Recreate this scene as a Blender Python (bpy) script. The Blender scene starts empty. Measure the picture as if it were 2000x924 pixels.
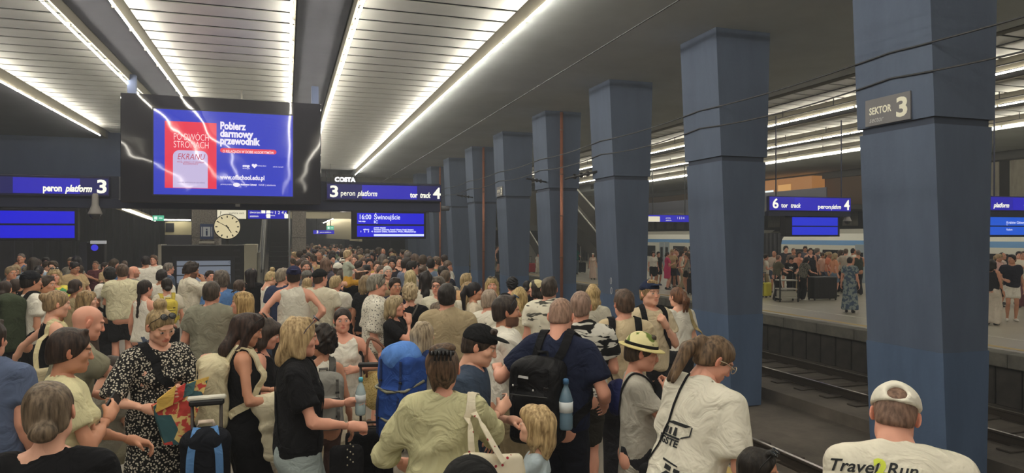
import bpy, math, random
import numpy as np
from mathutils import Vector, Matrix
from mathutils.bvhtree import BVHTree
C = bpy.context.scene.collection
scn = bpy.context.scene
R = math.radians
rng = np.random.default_rng(7)
random.seed(7)

# ------------------------------------------------------------------ camera
F_PX, CAM_Z, YAW = 1350.0, 2.25, math.atan(440/1350.0)
cd = bpy.data.cameras.new('camera'); cam = bpy.data.objects.new('camera', cd); C.objects.link(cam)
cd.sensor_fit = 'HORIZONTAL'; cd.sensor_width = 36.0; cd.lens = 36.0*F_PX/2000.0
cd.clip_start = 0.05; cd.clip_end = 300
cam.location = (0, 0, CAM_Z); cam.rotation_euler = (R(90), 0, -YAW)
scn.camera = cam
# ------------------------------------------------------------------ world, exposure
w = bpy.data.worlds.new('world'); scn.world = w; w.use_nodes = True
w.node_tree.nodes['Background'].inputs[0].default_value = (0.50, 0.52, 0.60, 1)
w.node_tree.nodes['Background'].inputs[1].default_value = 0.035
vo = w.node_tree.nodes.new('ShaderNodeVolumeScatter')      # thin haze of warm air in the whole hall
vo.inputs['Density'].default_value = 0.0028; vo.inputs['Color'].default_value = (.92, .96, 1, 1); vo.inputs['Anisotropy'].default_value = 0.2
w.node_tree.links.new(vo.outputs[0], w.node_tree.nodes['World Output'].inputs['Volume'])
vs = scn.view_settings
vs.view_transform = 'Standard'; vs.look = 'None'; vs.gamma = 1.0; vs.use_curve_mapping = False
vs.exposure = 0.45
GLOW = 0.73            # screens and signs keep their own brightness
TUBE_STRENGTH = 40.0
TUBE_COL = (1.0, 0.945, 0.82)

CY, SY = math.cos(YAW), math.sin(YAW)
def ray(px, py):
    u = (px-1000.0)/F_PX; v = (py-462.0)/F_PX
    return Vector((u*CY+SY, CY-u*SY, -v))
def at(px, py, zc):                       # a photo pixel and a distance -> a point of the hall
    return ray(px, py)*zc + Vector((0, 0, CAM_Z))
def at_y(px, py, Y): r = ray(px, py); return r*(Y/r.y) + Vector((0, 0, CAM_Z))
def at_x(px, py, X): r = ray(px, py); return r*(X/r.x) + Vector((0, 0, CAM_Z))

# ------------------------------------------------------------------ materials
MATS = {}
def srgb(c):
    if isinstance(c, str):
        c = [int(c[i:i+2], 16)/255 for i in (0, 2, 4)]
    return tuple((x/12.92 if x <= 0.04045 else ((x+0.055)/1.055)**2.4) for x in c)
def _new(name):
    m = bpy.data.materials.new(name); m.use_nodes = True
    nt = m.node_tree; b = nt.nodes['Principled BSDF']
    return m, nt, b
def N(nt, t, **kw):
    n = nt.nodes.new(t)
    for k, v in kw.items(): setattr(n, k, v)
    return n
def bump(nt, b, src, strength, dist=0.01):
    bn = N(nt, 'ShaderNodeBump'); bn.inputs['Strength'].default_value = strength; bn.inputs['Distance'].default_value = dist
    nt.links.new(src, bn.inputs['Height']); nt.links.new(bn.outputs[0], b.inputs['Normal'])
def plain(col, rough=0.6, metal=0.0, spec=0.4, var=0.0, vscale=6.0, bmp=0.0, bscale=60.0):
    key = ('plain', col, rough, metal, spec, var, vscale, bmp, bscale)
    if key in MATS: return MATS[key]
    m, nt, b = _new('paint'); c = srgb(col)
    b.inputs['Base Color'].default_value = (*c, 1); b.inputs['Roughness'].default_value = rough
    b.inputs['Metallic'].default_value = metal; b.inputs['Specular IOR Level'].default_value = spec
    if var or bmp:
        tc = N(nt, 'ShaderNodeTexCoord')
    if var:
        n = N(nt, 'ShaderNodeTexNoise'); n.inputs['Scale'].default_value = vscale; n.inputs['Detail'].default_value = 6
        nt.links.new(tc.outputs['Object'], n.inputs['Vector'])
        r = N(nt, 'ShaderNodeMapRange'); r.inputs[1].default_value = .3; r.inputs[2].default_value = .7
        r.inputs[3].default_value = 1-var; r.inputs[4].default_value = 1+var
        nt.links.new(n.outputs[0], r.inputs[0])
        mx = N(nt, 'ShaderNodeVectorMath', operation='SCALE'); mx.inputs[0].default_value = c
        nt.links.new(r.outputs[0], mx.inputs['Scale']); nt.links.new(mx.outputs[0], b.inputs['Base Color'])
    if bmp:
        n2 = N(nt, 'ShaderNodeTexNoise'); n2.inputs['Scale'].default_value = bscale; n2.inputs['Detail'].default_value = 4
        nt.links.new(tc.outputs['Object'], n2.inputs['Vector']); bump(nt, b, n2.outputs[0], bmp)
    MATS[key] = m; return m
def emit(col, strength=1.0):
    key = ('emit', col, strength)
    if key in MATS: return MATS[key]
    m, nt, b = _new('glowing'); c = srgb(col) if isinstance(col, str) else col
    b.inputs['Base Color'].default_value = (0.01, 0.01, 0.01, 1); b.inputs['Roughness'].default_value = .35
    b.inputs['Emission Color'].default_value = (*c, 1); b.inputs['Emission Strength'].default_value = strength*(GLOW if strength < 6 else 1)
    MATS[key] = m; return m
def gloss_screen(col, strength):
    """lit picture behind a slightly wavy glossy front sheet"""
    key = ('gs', col, strength)
    if key in MATS: return MATS[key]
    m, nt, b = _new('glossy_screen'); c = srgb(col)
    b.inputs['Base Color'].default_value = (.012, .012, .014, 1); b.inputs['Roughness'].default_value = .045; b.inputs['Specular IOR Level'].default_value = .6
    if strength: b.inputs['Emission Color'].default_value = (*c, 1); b.inputs['Emission Strength'].default_value = strength*GLOW
    else: b.inputs['Base Color'].default_value = (*c, 1)
    tc = N(nt, 'ShaderNodeTexCoord'); n = N(nt, 'ShaderNodeTexNoise'); n.inputs['Scale'].default_value = 1.1; n.inputs['Detail'].default_value = 1.0
    nt.links.new(tc.outputs['Object'], n.inputs['Vector']); bump(nt, b, n.outputs[0], 1.0, .009)
    MATS[key] = m; return m
def cloth(col, rough=0.9, wr=0.75):
    key = ('cloth', col, rough, wr)
    if key in MATS: return MATS[key]
    m, nt, b = _new('cloth'); c = srgb(col)
    b.inputs['Roughness'].default_value = rough; b.inputs['Specular IOR Level'].default_value = 0.15
    tc = N(nt, 'ShaderNodeTexCoord')
    n = N(nt, 'ShaderNodeTexNoise'); n.inputs['Scale'].default_value = 7; n.inputs['Detail'].default_value = 3; n.inputs['Distortion'].default_value = 1.2
    nt.links.new(tc.outputs['Object'], n.inputs['Vector'])
    r = N(nt, 'ShaderNodeMapRange'); r.inputs[1].default_value = .3; r.inputs[2].default_value = .7
    r.inputs[3].default_value = .93; r.inputs[4].default_value = 1.05
    nt.links.new(n.outputs[0], r.inputs[0])
    mx = N(nt, 'ShaderNodeVectorMath', operation='SCALE'); mx.inputs[0].default_value = c
    nt.links.new(r.outputs[0], mx.inputs['Scale']); nt.links.new(mx.outputs[0], b.inputs['Base Color'])
    n.inputs['Roughness'].default_value = .45; bump(nt, b, n.outputs[0], wr, 0.05)
    MATS[key] = m; return m
def pattern(kind, c1, c2, scale=30.0, thr=0.5, stretch=(1, 1, 1), c3=None, soft=0.03):
    """two- or three-colour printed cloth: dots (voronoi cells), blot (noise islands), stripe"""
    key = ('pat', kind, c1, c2, scale, thr, stretch, c3)
    if key in MATS: return MATS[key]
    m, nt, b = _new('printed_cloth')
    b.inputs['Roughness'].default_value = 0.9; b.inputs['Specular IOR Level'].default_value = 0.15
    tc = N(nt, 'ShaderNodeTexCoord'); mp = N(nt, 'ShaderNodeMapping'); mp.inputs['Scale'].default_value = stretch
    nt.links.new(tc.outputs['Object'], mp.inputs['Vector'])
    if kind == 'dots':
        n = N(nt, 'ShaderNodeTexVoronoi'); n.inputs['Scale'].default_value = scale; out = n.outputs['Distance']
    elif kind == 'stripe':
        n = N(nt, 'ShaderNodeTexWave'); n.inputs['Scale'].default_value = scale; out = n.outputs['Fac']
    else:
        n = N(nt, 'ShaderNodeTexNoise'); n.inputs['Scale'].default_value = scale; n.inputs['Detail'].default_value = 2; n.inputs['Distortion'].default_value = .6; out = n.outputs[0]
    nt.links.new(mp.outputs[0], n.inputs['Vector'])
    cr = N(nt, 'ShaderNodeValToRGB'); el = cr.color_ramp.elements
    el[0].position = max(0, thr-soft); el[0].color = (*srgb(c1), 1); el[1].position = min(1, thr+soft); el[1].color = (*srgb(c2), 1)
    nt.links.new(out, cr.inputs[0]); last = cr.outputs[0]
    if c3:
        n3 = N(nt, 'ShaderNodeTexVoronoi'); n3.inputs['Scale'].default_value = scale*.45; nt.links.new(mp.outputs[0], n3.inputs['Vector'])
        sp = N(nt, 'ShaderNodeSeparateColor'); nt.links.new(n3.outputs['Color'], sp.inputs[0])
        g = N(nt, 'ShaderNodeMath', operation='GREATER_THAN'); g.inputs[1].default_value = .6; nt.links.new(sp.outputs[0], g.inputs[0])
        mi = N(nt, 'ShaderNodeMix', data_type='RGBA'); nt.links.new(g.outputs[0], mi.inputs[0]); nt.links.new(last, mi.inputs[6]); mi.inputs[7].default_value = (*srgb(c3), 1); last = mi.outputs[2]
    nt.links.new(last, b.inputs['Base Color'])
    nb = N(nt, 'ShaderNodeTexNoise'); nb.inputs['Scale'].default_value = 8; nt.links.new(tc.outputs['Object'], nb.inputs['Vector']); bump(nt, b, nb.outputs[0], .6, .05)
    MATS[key] = m; return m
def skin_mat():
    if 'skin' in MATS: return MATS['skin']
    m, nt, b = _new('skin'); a = N(nt, 'ShaderNodeAttribute', attribute_name='Col')
    nt.links.new(a.outputs['Color'], b.inputs['Base Color']); b.inputs['Roughness'].default_value = .5; b.inputs['Specular IOR Level'].default_value = .35
    MATS['skin'] = m; return m
def hair_mat(c1, c2=None, rough=.5):
    key = ('hair', c1, c2)
    if key in MATS: return MATS[key]
    m, nt, b = _new('hair'); c2 = c2 or c1; ash = lambda c: tuple(.88*(x*.88+.12*(.3*c[0]+.6*c[1]+.1*c[2])) for x in c)
    b.inputs['Roughness'].default_value = rough; b.inputs['Specular IOR Level'].default_value = .3
    tc = N(nt, 'ShaderNodeTexCoord'); mp = N(nt, 'ShaderNodeMapping'); mp.inputs['Scale'].default_value = (1, 1, .16)
    nt.links.new(tc.outputs['Object'], mp.inputs['Vector'])
    n = N(nt, 'ShaderNodeTexNoise'); n.inputs['Scale'].default_value = 70; n.inputs['Detail'].default_value = 3; nt.links.new(mp.outputs[0], n.inputs['Vector'])
    cr = N(nt, 'ShaderNodeValToRGB'); el = cr.color_ramp.elements; a1, a2 = ash(srgb(c1)), ash(srgb(c2))
    el[0].position = .32; el[0].color = (a1[0]*.55, a1[1]*.55, a1[2]*.55, 1); el[1].position = .68; el[1].color = (*a2, 1)
    nt.links.new(n.outputs[0], cr.inputs[0]); nt.links.new(cr.outputs[0], b.inputs['Base Color']); bump(nt, b, n.outputs[0], .5, .01)
    MATS[key] = m; return m
def concrete(col, col2, sc=1.2, rough=.8, grain=0.12, vertical=True):
    key = ('conc', col, col2, sc)
    if key in MATS: return MATS[key]
    m, nt, b = _new('painted_concrete'); b.inputs['Roughness'].default_value = rough; b.inputs['Specular IOR Level'].default_value = .25
    tc = N(nt, 'ShaderNodeTexCoord'); mp = N(nt, 'ShaderNodeMapping')
    mp.inputs['Scale'].default_value = (1, 1, .25) if vertical else (1, 1, 1)
    nt.links.new(tc.outputs['Object'], mp.inputs['Vector'])
    n = N(nt, 'ShaderNodeTexNoise'); n.inputs['Scale'].default_value = sc; n.inputs['Detail'].default_value = 7; n.inputs['Roughness'].default_value = .65; nt.links.new(mp.outputs[0], n.inputs['Vector'])
    cr = N(nt, 'ShaderNodeValToRGB'); el = cr.color_ramp.elements; el[0].position = .35; el[0].color = (*srgb(col), 1); el[1].position = .66; el[1].color = (*srgb(col2), 1)
    nt.links.new(n.outputs[0], cr.inputs[0]); nt.links.new(cr.outputs[0], b.inputs['Base Color'])
    n2 = N(nt, 'ShaderNodeTexNoise'); n2.inputs['Scale'].default_value = 14; n2.inputs['Detail'].default_value = 5; nt.links.new(tc.outputs['Object'], n2.inputs['Vector']); bump(nt, b, n2.outputs[0], grain, .02)
    MATS[key] = m; return m

# ------------------------------------------------------------------ object helpers
def mesh_np(name, v, quads=None, tris=None, mat=None, smooth=False):
    me = bpy.data.meshes.new(name)
    v = np.asarray(v, np.float32).reshape(-1, 3)
    me.vertices.add(len(v)); me.vertices.foreach_set('co', v.ravel())
    ls, tot, cnt = [], [], 0
    lv = []
    for q, k in ((quads, 4), (tris, 3)):
        if q is None or len(q) == 0: continue
        q = np.asarray(q, np.int32); lv.append(q.ravel()); ls.append(np.arange(len(q), dtype=np.int32)*k + cnt); cnt += q.size
    lv = np.concatenate(lv); ls = np.concatenate(ls)
    me.loops.add(len(lv)); me.loops.foreach_set('vertex_index', lv)
    me.polygons.add(len(ls)); me.polygons.foreach_set('loop_start', ls)
    if smooth: me.polygons.foreach_set('use_smooth', np.ones(len(ls), bool))
    me.update(calc_edges=True)
    if mat: me.materials.append(mat)
    return me
def link(name, me, parent=None, loc=None):
    o = bpy.data.objects.new(name, me); C.objects.link(o)
    if parent is not None: o.parent = parent
    if loc is not None: o.location = loc
    return o
def tag(o, label, cat, group=None):
    o['label'] = label; o['category'] = cat
    if group: o['group'] = group
    return o
def thing(name, label, cat, loc=(0, 0, 0), rz=0.0, group=None):
    o = bpy.data.objects.new(name, None); C.objects.link(o); o.location = loc; o.rotation_euler = (0, 0, rz)
    o.empty_display_size = .1
    return tag(o, label, cat, group)
def struct(o): o['kind'] = 'structure'; return o
class MB:
    """collects simple solids into one mesh"""
    def __init__(s): s.v = []; s.f = []
    def _add(s, v, f):
        n = len(s.v); s.v += [tuple(p) for p in v]; s.f += [tuple(i+n for i in q) for q in f]; return s
    def box(s, x0, x1, y0, y1, z0, z1, bev=0.0):
        if bev <= 0:
            v = [(x, y, z) for z in (z0, z1) for y in (y0, y1) for x in (x0, x1)]
            return s._add(v, [(0, 2, 3, 1), (4, 5, 7, 6), (0, 1, 5, 4), (2, 6, 7, 3), (0, 4, 6, 2), (1, 3, 7, 5)])
        b = bev; ring = lambda z, e: [(x0+e, y0+b, z), (x0+b, y0+e, z), (x1-b, y0+e, z), (x1-e, y0+b, z), (x1-e, y1-b, z), (x1-b, y1-e, z), (x0+b, y1-e, z), (x0+e, y1-b, z)]
        v = ring(z0, b) + ring(z0+b, 0) + ring(z1-b, 0) + ring(z1, b); f = [tuple(range(7, -1, -1)), tuple(range(24, 32))]
        for k in range(3):
            for i in range(8): f.append((k*8+i, k*8+(i+1) % 8, k*8+8+(i+1) % 8, k*8+8+i))
        return s._add(v, f)
    def hexa(s, lo4, hi4):                    # bottom ring, top ring (4 points each, ccw from above)
        return s._add(list(lo4)+list(hi4), [(3, 2, 1, 0), (4, 5, 6, 7), (0, 1, 5, 4), (1, 2, 6, 5), (2, 3, 7, 6), (3, 0, 4, 7)])
    def tube(s, pts, r, n=8, r2=None, caps=True):
        pts = [Vector(p) for p in pts]; m = len(pts); vs = []; fs = []
        up = Vector((0, 0, 1))
        for i, p in enumerate(pts):
            d = (pts[min(i+1, m-1)]-pts[max(i-1, 0)]).normalized()
            a = d.cross(up) if abs(d.dot(up)) < .95 else d.cross(Vector((1, 0, 0)))
            a.normalize(); b = d.cross(a)
            rr = r if r2 is None else r+(r2-r)*i/(m-1)
            for k in range(n):
                t = 2*math.pi*k/n; vs.append(p+a*math.cos(t)*rr+b*math.sin(t)*rr)
        for i in range(m-1):
            for k in range(n): fs.append((i*n+k, i*n+(k+1) % n, (i+1)*n+(k+1) % n, (i+1)*n+k))
        if caps: fs += [tuple(range(n-1, -1, -1)), tuple((m-1)*n+k for k in range(n))]
        return s._add(vs, fs)
    def lathe(s, prof, n=24, axis='z', o=(0, 0, 0)):
        vs = []; fs = []; m = len(prof); o = Vector(o)
        for r, h in prof:
            for k in range(n):
                t = 2*math.pi*k/n; c, q = r*math.cos(t), r*math.sin(t)
                vs.append(o+Vector({'z': (c, q, h), 'y': (c, h, q), 'x': (h, c, q)}[axis]))
        for i in range(m-1):
            for k in range(n): fs.append((i*n+k, i*n+(k+1) % n, (i+1)*n+(k+1) % n, (i+1)*n+k))
        fs += [tuple(range(n-1, -1, -1)), tuple((m-1)*n+k for k in range(n))]
        return s._add(vs, fs)
    def sphere(s, c, r, n=12, sq=(1, 1, 1)):
        c = Vector(c); prof = []
        for i in range(1, n//2): t = math.pi*i/(n//2); prof.append((math.sin(t)*r, -math.cos(t)*r))
        prof = [(.001*r, -r)] + prof + [(.001*r, r)]; k0 = len(s.v); s.lathe(prof, n)
        s.v[k0:] = [(c.x+p[0]*sq[0], c.y+p[1]*sq[1], c.z+p[2]*sq[2]) for p in s.v[k0:]]
        return s
    def poly(s, pts, thick, nrm):             # a flat outline with a little thickness
        n = Vector(nrm)*thick; m = len(pts); v = [Vector(p) for p in pts]; v += [p+n for p in v]
        f = [tuple(range(m-1, -1, -1)), tuple(range(m, 2*m))] + [(i, (i+1) % m, m+(i+1) % m, m+i) for i in range(m)]
        return s._add(v, f)
    def mesh(s, name, mat, smooth=False):
        me = bpy.data.meshes.new(name); me.from_pydata([tuple(p) for p in s.v], [], s.f); me.update()
        if smooth: me.polygons.foreach_set('use_smooth', [True]*len(me.polygons))
        if mat: me.materials.append(mat)
        return me
    def build(s, name, mat, parent=None, smooth=False, loc=None):
        return link(name, s.mesh(name, mat, smooth), parent, loc)

# ------------------------------------------------------------------ lettering (built-in font turned into flat meshes)
_TX = {}
def glyphs(body, size=1.0, bold=0.0, shear=0.0, align='LEFT', space=1.0, ext=0.0):
    key = (body, size, bold, shear, align, space, ext)
    if key not in _TX:
        cu = bpy.data.curves.new('lettering', 'FONT'); cu.body = body; cu.size = size; cu.offset = bold; cu.shear = shear
        cu.align_x = align; cu.space_character = space; cu.extrude = ext; cu.resolution_u = 3
        o = bpy.data.objects.new('lettering', cu)
        ts = _TXS; ts.collection.objects.link(o)
        dg = _TXL.depsgraph if _TXL else None
        ts.view_layers[0].update(); ev = o.evaluated_get(ts.view_layers[0].depsgraph)
        me = bpy.data.meshes.new_from_object(ev)
        v = np.zeros(len(me.vertices)*3, np.float32); me.vertices.foreach_get('co', v)
        _TX[key] = (v.reshape(-1, 3).copy(), [tuple(p.vertices) for p in me.polygons])
        bpy.data.meshes.remove(me); bpy.data.objects.remove(o); bpy.data.curves.remove(cu)
    return _TX[key]
_TXS = bpy.data.scenes.new('lettering_desk'); _TXL = None
def write(body, mat, parent, loc, size, facing='-y', bold=0.0, shear=0.0, align='LEFT', space=1.0, name='lettering', width=None, sy=1.0):
    v, f = glyphs(body, size, bold, shear, align, space)
    v = v.copy()
    if width: v[:, 0] *= width/max(1e-6, v[:, 0].max()-v[:, 0].min())
    v[:, 1] *= sy
    z = np.zeros(len(v)); x, y = v[:, 0], v[:, 1]
    P = {'-y': np.stack([x, z, y], 1), '-x': np.stack([z, -x, y], 1)}[facing]
    me = bpy.data.meshes.new(name); me.from_pydata(P.tolist(), [], f); me.materials.append(mat)
    return link(name, me, parent, loc)
# ================================================================== the hall: floors, ceilings, walls
M_DARKCEIL = concrete('b4b9b9', 'c2c7c7', .5, .85, .1, False)
M_COLA = concrete('4e596d', '596579', 1.3, .75, .15)
M_COLB = concrete('4b5d78', '566986', 1.3, .7, .15)
M_FLOOR = plain('8d867a', .38, var=.12, vscale=1.5)
M_EDGE = concrete('55524d', '6d6962', 2.0, .8, .2, False)
M_PANEL = plain('bfbfb8', .5, metal=.4, var=.05, vscale=2.0)
M_BOARD = plain('5d584a', .7)
M_BLACK = plain('17181c', .5)
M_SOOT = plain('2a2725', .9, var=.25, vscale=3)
M_STEEL = plain('8f8f8c', .32, metal=.9)
M_NAVY = plain('232840', .55)
M_TUBE = emit(TUBE_COL, TUBE_STRENGTH)
PX0, PX1 = -7.35, 4.5                    # our platform
QX0, QX1 = 13.1, 26.4                    # the platform opposite
BED = -1.05

fl = struct(MB().box(PX0+.35, PX1-.35, -27, 120, -.25, 0).build('floor', M_FLOOR))
for sx, nm in ((PX0+.18, 'a'), (PX1-.18, 'b')):      # coping stones of our platform
    e = MB().box(-.18, .18, -.6, .6, -.28, .004, .012).mesh('edge_stone', M_EDGE)
    for k in range(40): link('edge_stone', e, fl, (sx, -1+k*1.215, 0))
MB().box(PX1-.55, PX1-.40, -3, 60, 0, .004).build('warning_line', plain('b9a060', .7), fl)
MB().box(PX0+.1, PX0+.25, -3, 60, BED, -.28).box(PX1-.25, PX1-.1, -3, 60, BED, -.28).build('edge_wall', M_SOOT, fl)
fl2 = struct(MB().box(QX0+.36, QX1, -27, 120, -.25, 0).build('floor', plain('a19c8c', .33, var=.10, vscale=1.2)))
e = MB().box(-.2, .2, -.62, .62, -.27, .004, .015).mesh('edge_stone', concrete('5c5a54', '77746a', 2.5, .85, .3, False))
for k in range(46): link('edge_stone', e, fl2, (QX0+.18, 4+k*1.25, 0))
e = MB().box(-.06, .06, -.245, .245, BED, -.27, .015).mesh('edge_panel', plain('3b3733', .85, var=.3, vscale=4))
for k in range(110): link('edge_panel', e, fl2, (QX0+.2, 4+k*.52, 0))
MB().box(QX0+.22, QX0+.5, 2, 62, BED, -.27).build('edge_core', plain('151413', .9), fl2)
MB().box(QX0+.62, QX0+.80, 2, 62, 0, .004).build('warning_line', plain('b39b63', .7), fl2)
MB().box(QX0+2.0, QX0+2.06, 4, 60, 0, .004).build('guide_line', plain('d0cdc2', .7), fl2)
# track bed
bed = struct(MB().box(PX1-.2, QX0+.3, -27, 120, BED-.35, BED-.22).box(9.9, QX0+.25, -27, 120, BED-.22, BED-.0)
             .box(PX1-.1, 7.9, -27, 120, BED-.22, BED).box(-16, PX0+.2, -27, 120, BED-.3, BED).build('floor', concrete('4f4942', '6b635a', .9, .9, .4, False)))
def rail_track(xc, label):
    t = thing('railway_track', label, 'track', (xc, 20, BED))
    for sx in (-.7175, .7175):
        MB().box(sx-.034, sx+.034, -23, 75, .13, .172, .008).box(sx-.010, sx+.010, -23, 75, .02, .13).box(sx-.07, sx+.07, -23, 75, 0, .022).build('rail', plain('3a3128', .6, metal=.4), t)
        MB().box(sx-.026, sx+.026, -23, 75, .172, .176).build('rail_head', plain('b9b4a8', .28, metal=.9), t)
    pm = MB().box(-1.15, 1.15, -.12, .12, 0, .03, .01).mesh('sleeper', plain('453d35', .9, var=.2, vscale=5))
    for k in range(90): link('sleeper', pm, t, (0, -22+k*.75, 0))
    return t
rail_track(6.15, 'near railway track between our platform and the blue columns')
rail_track(11.6, 'far railway track between the blue columns and the opposite platform')
# small litter beside the far rail
for i, (lx, ly) in enumerate(((12.75, 15.2), (12.8, 14.4), (12.72, 12.6))):
    tag(MB().box(-.05, .05, -.09, .09, 0, .03, .01).build('litter', plain('b5b4ae', .8), None, loc=(lx, ly, BED+.0)),
        'small pale scrap of litter lying beside the far rail', 'litter', 'litter between far rail and platform wall')

# ceiling: dark slabs, bays of metal panels, light boards
ce = struct(MB().box(4.46, 14.02, -27, 120, 6.5, 6.9).build('ceiling', M_DARKCEIL))
MB().box(-18, PX0-.03, -27, 120, 6.5, 6.9).build('left_slab', concrete('4a4a50', '55555b', .5, .85, .1, False), ce)
for x0, x1 in ((-3.98, -3.04), (.2, 1.16)): MB().box(x0, x1, -27, 48, 6.66, 6.9).build('beam_soffit', concrete('3d3d44', '48484f', .5, .85, .1, False), ce)
MB().box(PX0-.03, 4.46, -27, 48, 6.86, 7.2).build('upper_slab', plain('161616', .9), ce)
for_ = [(17.28, 18.14), (21.48, 22.34)]
ce2 = struct(MB().box(25.7, 40, -27, 90, 6.3, 6.9).build('ceiling', M_DARKCEIL))
for x0, x1 in for_: MB().box(x0, x1, -27, 60, 6.45, 6.9).build('beam_soffit', concrete('4d4d50', '58585a', .5, .85, .1, False), ce2)
MB().box(14.02, 25.8, -27, 60, 6.86, 7.2).build('upper_slab', plain('161616', .9), ce2)
BAYS = [(-7.3, -4.0, 34), (-3.0, .16, 48), (1.2, 4.42, 48)]
for bi, (x0, x1, yend) in enumerate(BAYS):
    m = (x1-x0)/2
    pm = MB().box(-m+.05, m-.05, -.315, .315, 0, .022, .008).mesh('ceiling_panel', M_PANEL)
    for k in range(int((yend+1)/.74)): link('ceiling_panel', pm, ce, ((x0+x1)/2, -.6+k*.74, 6.74))
for x0, x1 in ((14.1, 17.2), (18.2, 21.4), (22.4, 25.6)):
    m = (x1-x0)/2
    pm = MB().box(-m+.05, m-.05, -.315, .315, 0, .022, .008).mesh('ceiling_panel', plain('a6a59c', .75, metal=.15))
    for k in range(66): link('ceiling_panel', pm, ce2, ((x0+x1)/2, 5+k*.74, 6.74))
tube_m = MB().tube([(0, -.70, 0), (0, .70, 0)], .021, 8).mesh('fluorescent_tube', M_TUBE, True)
hold_m = MB().box(-.03, .03, -.03, .03, -.02, .05).mesh('tube_holder', plain('c9c2ad', .5))
def light_line(x, side, y0, y1, label, dz=-.05):
    t = thing('light_strip', label, 'light', (x, y0, 6.42))
    MB().box(-.02, .02, 0, y1-y0, .02, .34).build('reflector_board', M_BOARD, t)
    n = int((y1-y0)/1.5)
    for k in range(n):
        link('fluorescent_tube', tube_m, t, (side*.055, .75+k*1.5, dz)); link('tube_holder', hold_m, t, (side*.03, k*1.5, dz))
light_line(4.40, -1, -25, 47, 'long fluorescent light strip along the dark ceiling nearest the columns')
light_line(1.22, 1, -25, 47, 'fluorescent light strip right of the gap that ends above the video screen')
light_line(.14, -1, -25, 47, 'fluorescent light strip left of the gap that ends above the video screen')
light_line(-2.98, 1, -25, 47, 'fluorescent light strip running down to the middle of the video screen top')
light_line(-4.02, -1, -25, 26, 'fluorescent light strip passing behind the left hanger of the video screen')
light_line(-7.28, 1, -25, 33, 'leftmost fluorescent light strip over the far left platform edge')
for j, (x, s) in enumerate(((17.2, -1), (21.4, -1), (25.6, -1))):
    light_line(x, s, -11, 56, 'fluorescent light strip over the opposite platform, %s from the columns' % ('first', 'second', 'third')[j])
    MB().box(x-3.1, x-3.06, -11, 56, 6.44, 6.76).build('edge_board', M_BOARD, ce2)
# bare rods under the panels of the opposite platform
for j, xx in enumerate((16.9, 21.0, 25.2)):
    t = thing('conduit', 'thin conduit with drop rods under the ceiling panels, %s row over the opposite platform' % ('near', 'middle', 'far')[j], 'pipe', (xx-.12, 6, 6.48))
    MB().tube([(0, 0, 0), (0, 44, 0)], .018, 6).build('conduit_run', M_BLACK, t)
    rm = MB().tube([(0, 0, 0), (0, 0, .24)], .016, 6).mesh('drop_rod', M_BLACK)
    for k in range(18): link('drop_rod', rm, t, (0, k*2.4, 0))

# walls
M_TUNNEL = plain('34323a', .9, var=.3, vscale=1)
struct(MB().box(-16.2, -16, -27, 120, -1.3, 6.9).build('wall_left', M_TUNNEL))
wl = bpy.data.objects['wall_left']
rb = MB().box(0, .18, -.06, .06, -1, 6.4).mesh('wall_rib', plain('504e58', .9))
for k in range(30): link('wall_rib', rb, wl, (-16, 8+k*3.2, 0))
struct(MB().box(-16, -3.9, 34.0, 34.3, 3.6, 6.9).build('wall_end', concrete('3d4a68', '46546f', .8, .8)))
struct(MB().box(-16, 40, 120, 120.3, -1.3, 6.9).build('wall_back', M_TUNNEL))
struct(MB().box(-16.2, 40, -27.3, -27, -1.3, 7).build('wall_behind', plain('6a6a68', .8)))
# right hand wall of the hall: granite slabs between dark slots
wr = struct(MB().box(33.0, 33.3, -27, 120, -1.3, 7).build('wall_right', plain('24221f', .9)))
pm = MB().box(-.06, .0, -.62, .62, 0, 3.6, .02).mesh('granite_slab', concrete('8a8473', 'a09a88', 5, .7, .1))
for k in range(40):
    link('granite_slab', pm, wr, (33.0, 6+k*1.75, 2.9)); link('granite_slab', pm, wr, (33.0, 6+k*1.75, -1.0))
MB().box(32.3, 33.0, 2, 90, 5.9, 6.5).build('beam', plain('4b4a46', .8), wr)
# end wall behind the opposite platform
we = struct(MB().box(16.5, 33, 62.0, 62.4, 3.3, 6.9).build('wall_far', concrete('6e6858', '827b69', 1.2, .8)))
MB().box(17.0, 24.0, 61.6, 62, 2.8, 3.3).build('canopy', plain('77756c', .6), we)

# ------------------------------------------------------------------ blue columns
def column(k, yf, label):
    t = thing('concrete_column', label, 'column', (9.0, yf+.65, BED))
    z1, z0, zb, zg = 6.5, BED-.2, .64, 3.80
    def xr(z): f = (z+1.05)/(6.5+1.05); return 8.66+(8.30-8.66)*f-9.0, 9.37+(9.57-9.37)*f-9.0
    def seg(a, b, g=0.0):
        l0, r0 = xr(a); l1, r1 = xr(b)
        return MB().hexa([(l0-g, -.65-g, a-BED), (r0+g, -.65-g, a-BED), (r0+g, .65+g, a-BED), (l0-g, .65+g, a-BED)], [(l1-g, -.65-g, b-BED), (r1+g, -.65-g, b-BED), (r1+g, .65+g, b-BED), (l1-g, .65+g, b-BED)])
    seg(z0, zb, .012).build('painted_base', M_COLB, t)
    seg(zb, zg, 0).build('lower_shaft', M_COLA, t)
    seg(zg, zg+.10, -.03).build('shadow_joint', plain('3a4252', .85), t)
    seg(zg+.10, z1, .02).build('upper_shaft', M_COLA, t)
    return t
CNAMES = ['nearest blue concrete column, with the large sector sign', 'second blue concrete column from the camera', 'third blue concrete column from the camera, two white chalk rings near its foot',
          'fourth blue concrete column, carrying a copper downpipe', 'fifth blue concrete column, with the small far sector sign', 'sixth blue concrete column, partly behind a copper downpipe',
          'seventh blue concrete column from the camera', 'eighth blue concrete column, beside the right end of the sign beam', 'ninth blue concrete column, almost hidden at the far end', 'tenth blue concrete column, the farthest visible']
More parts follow.
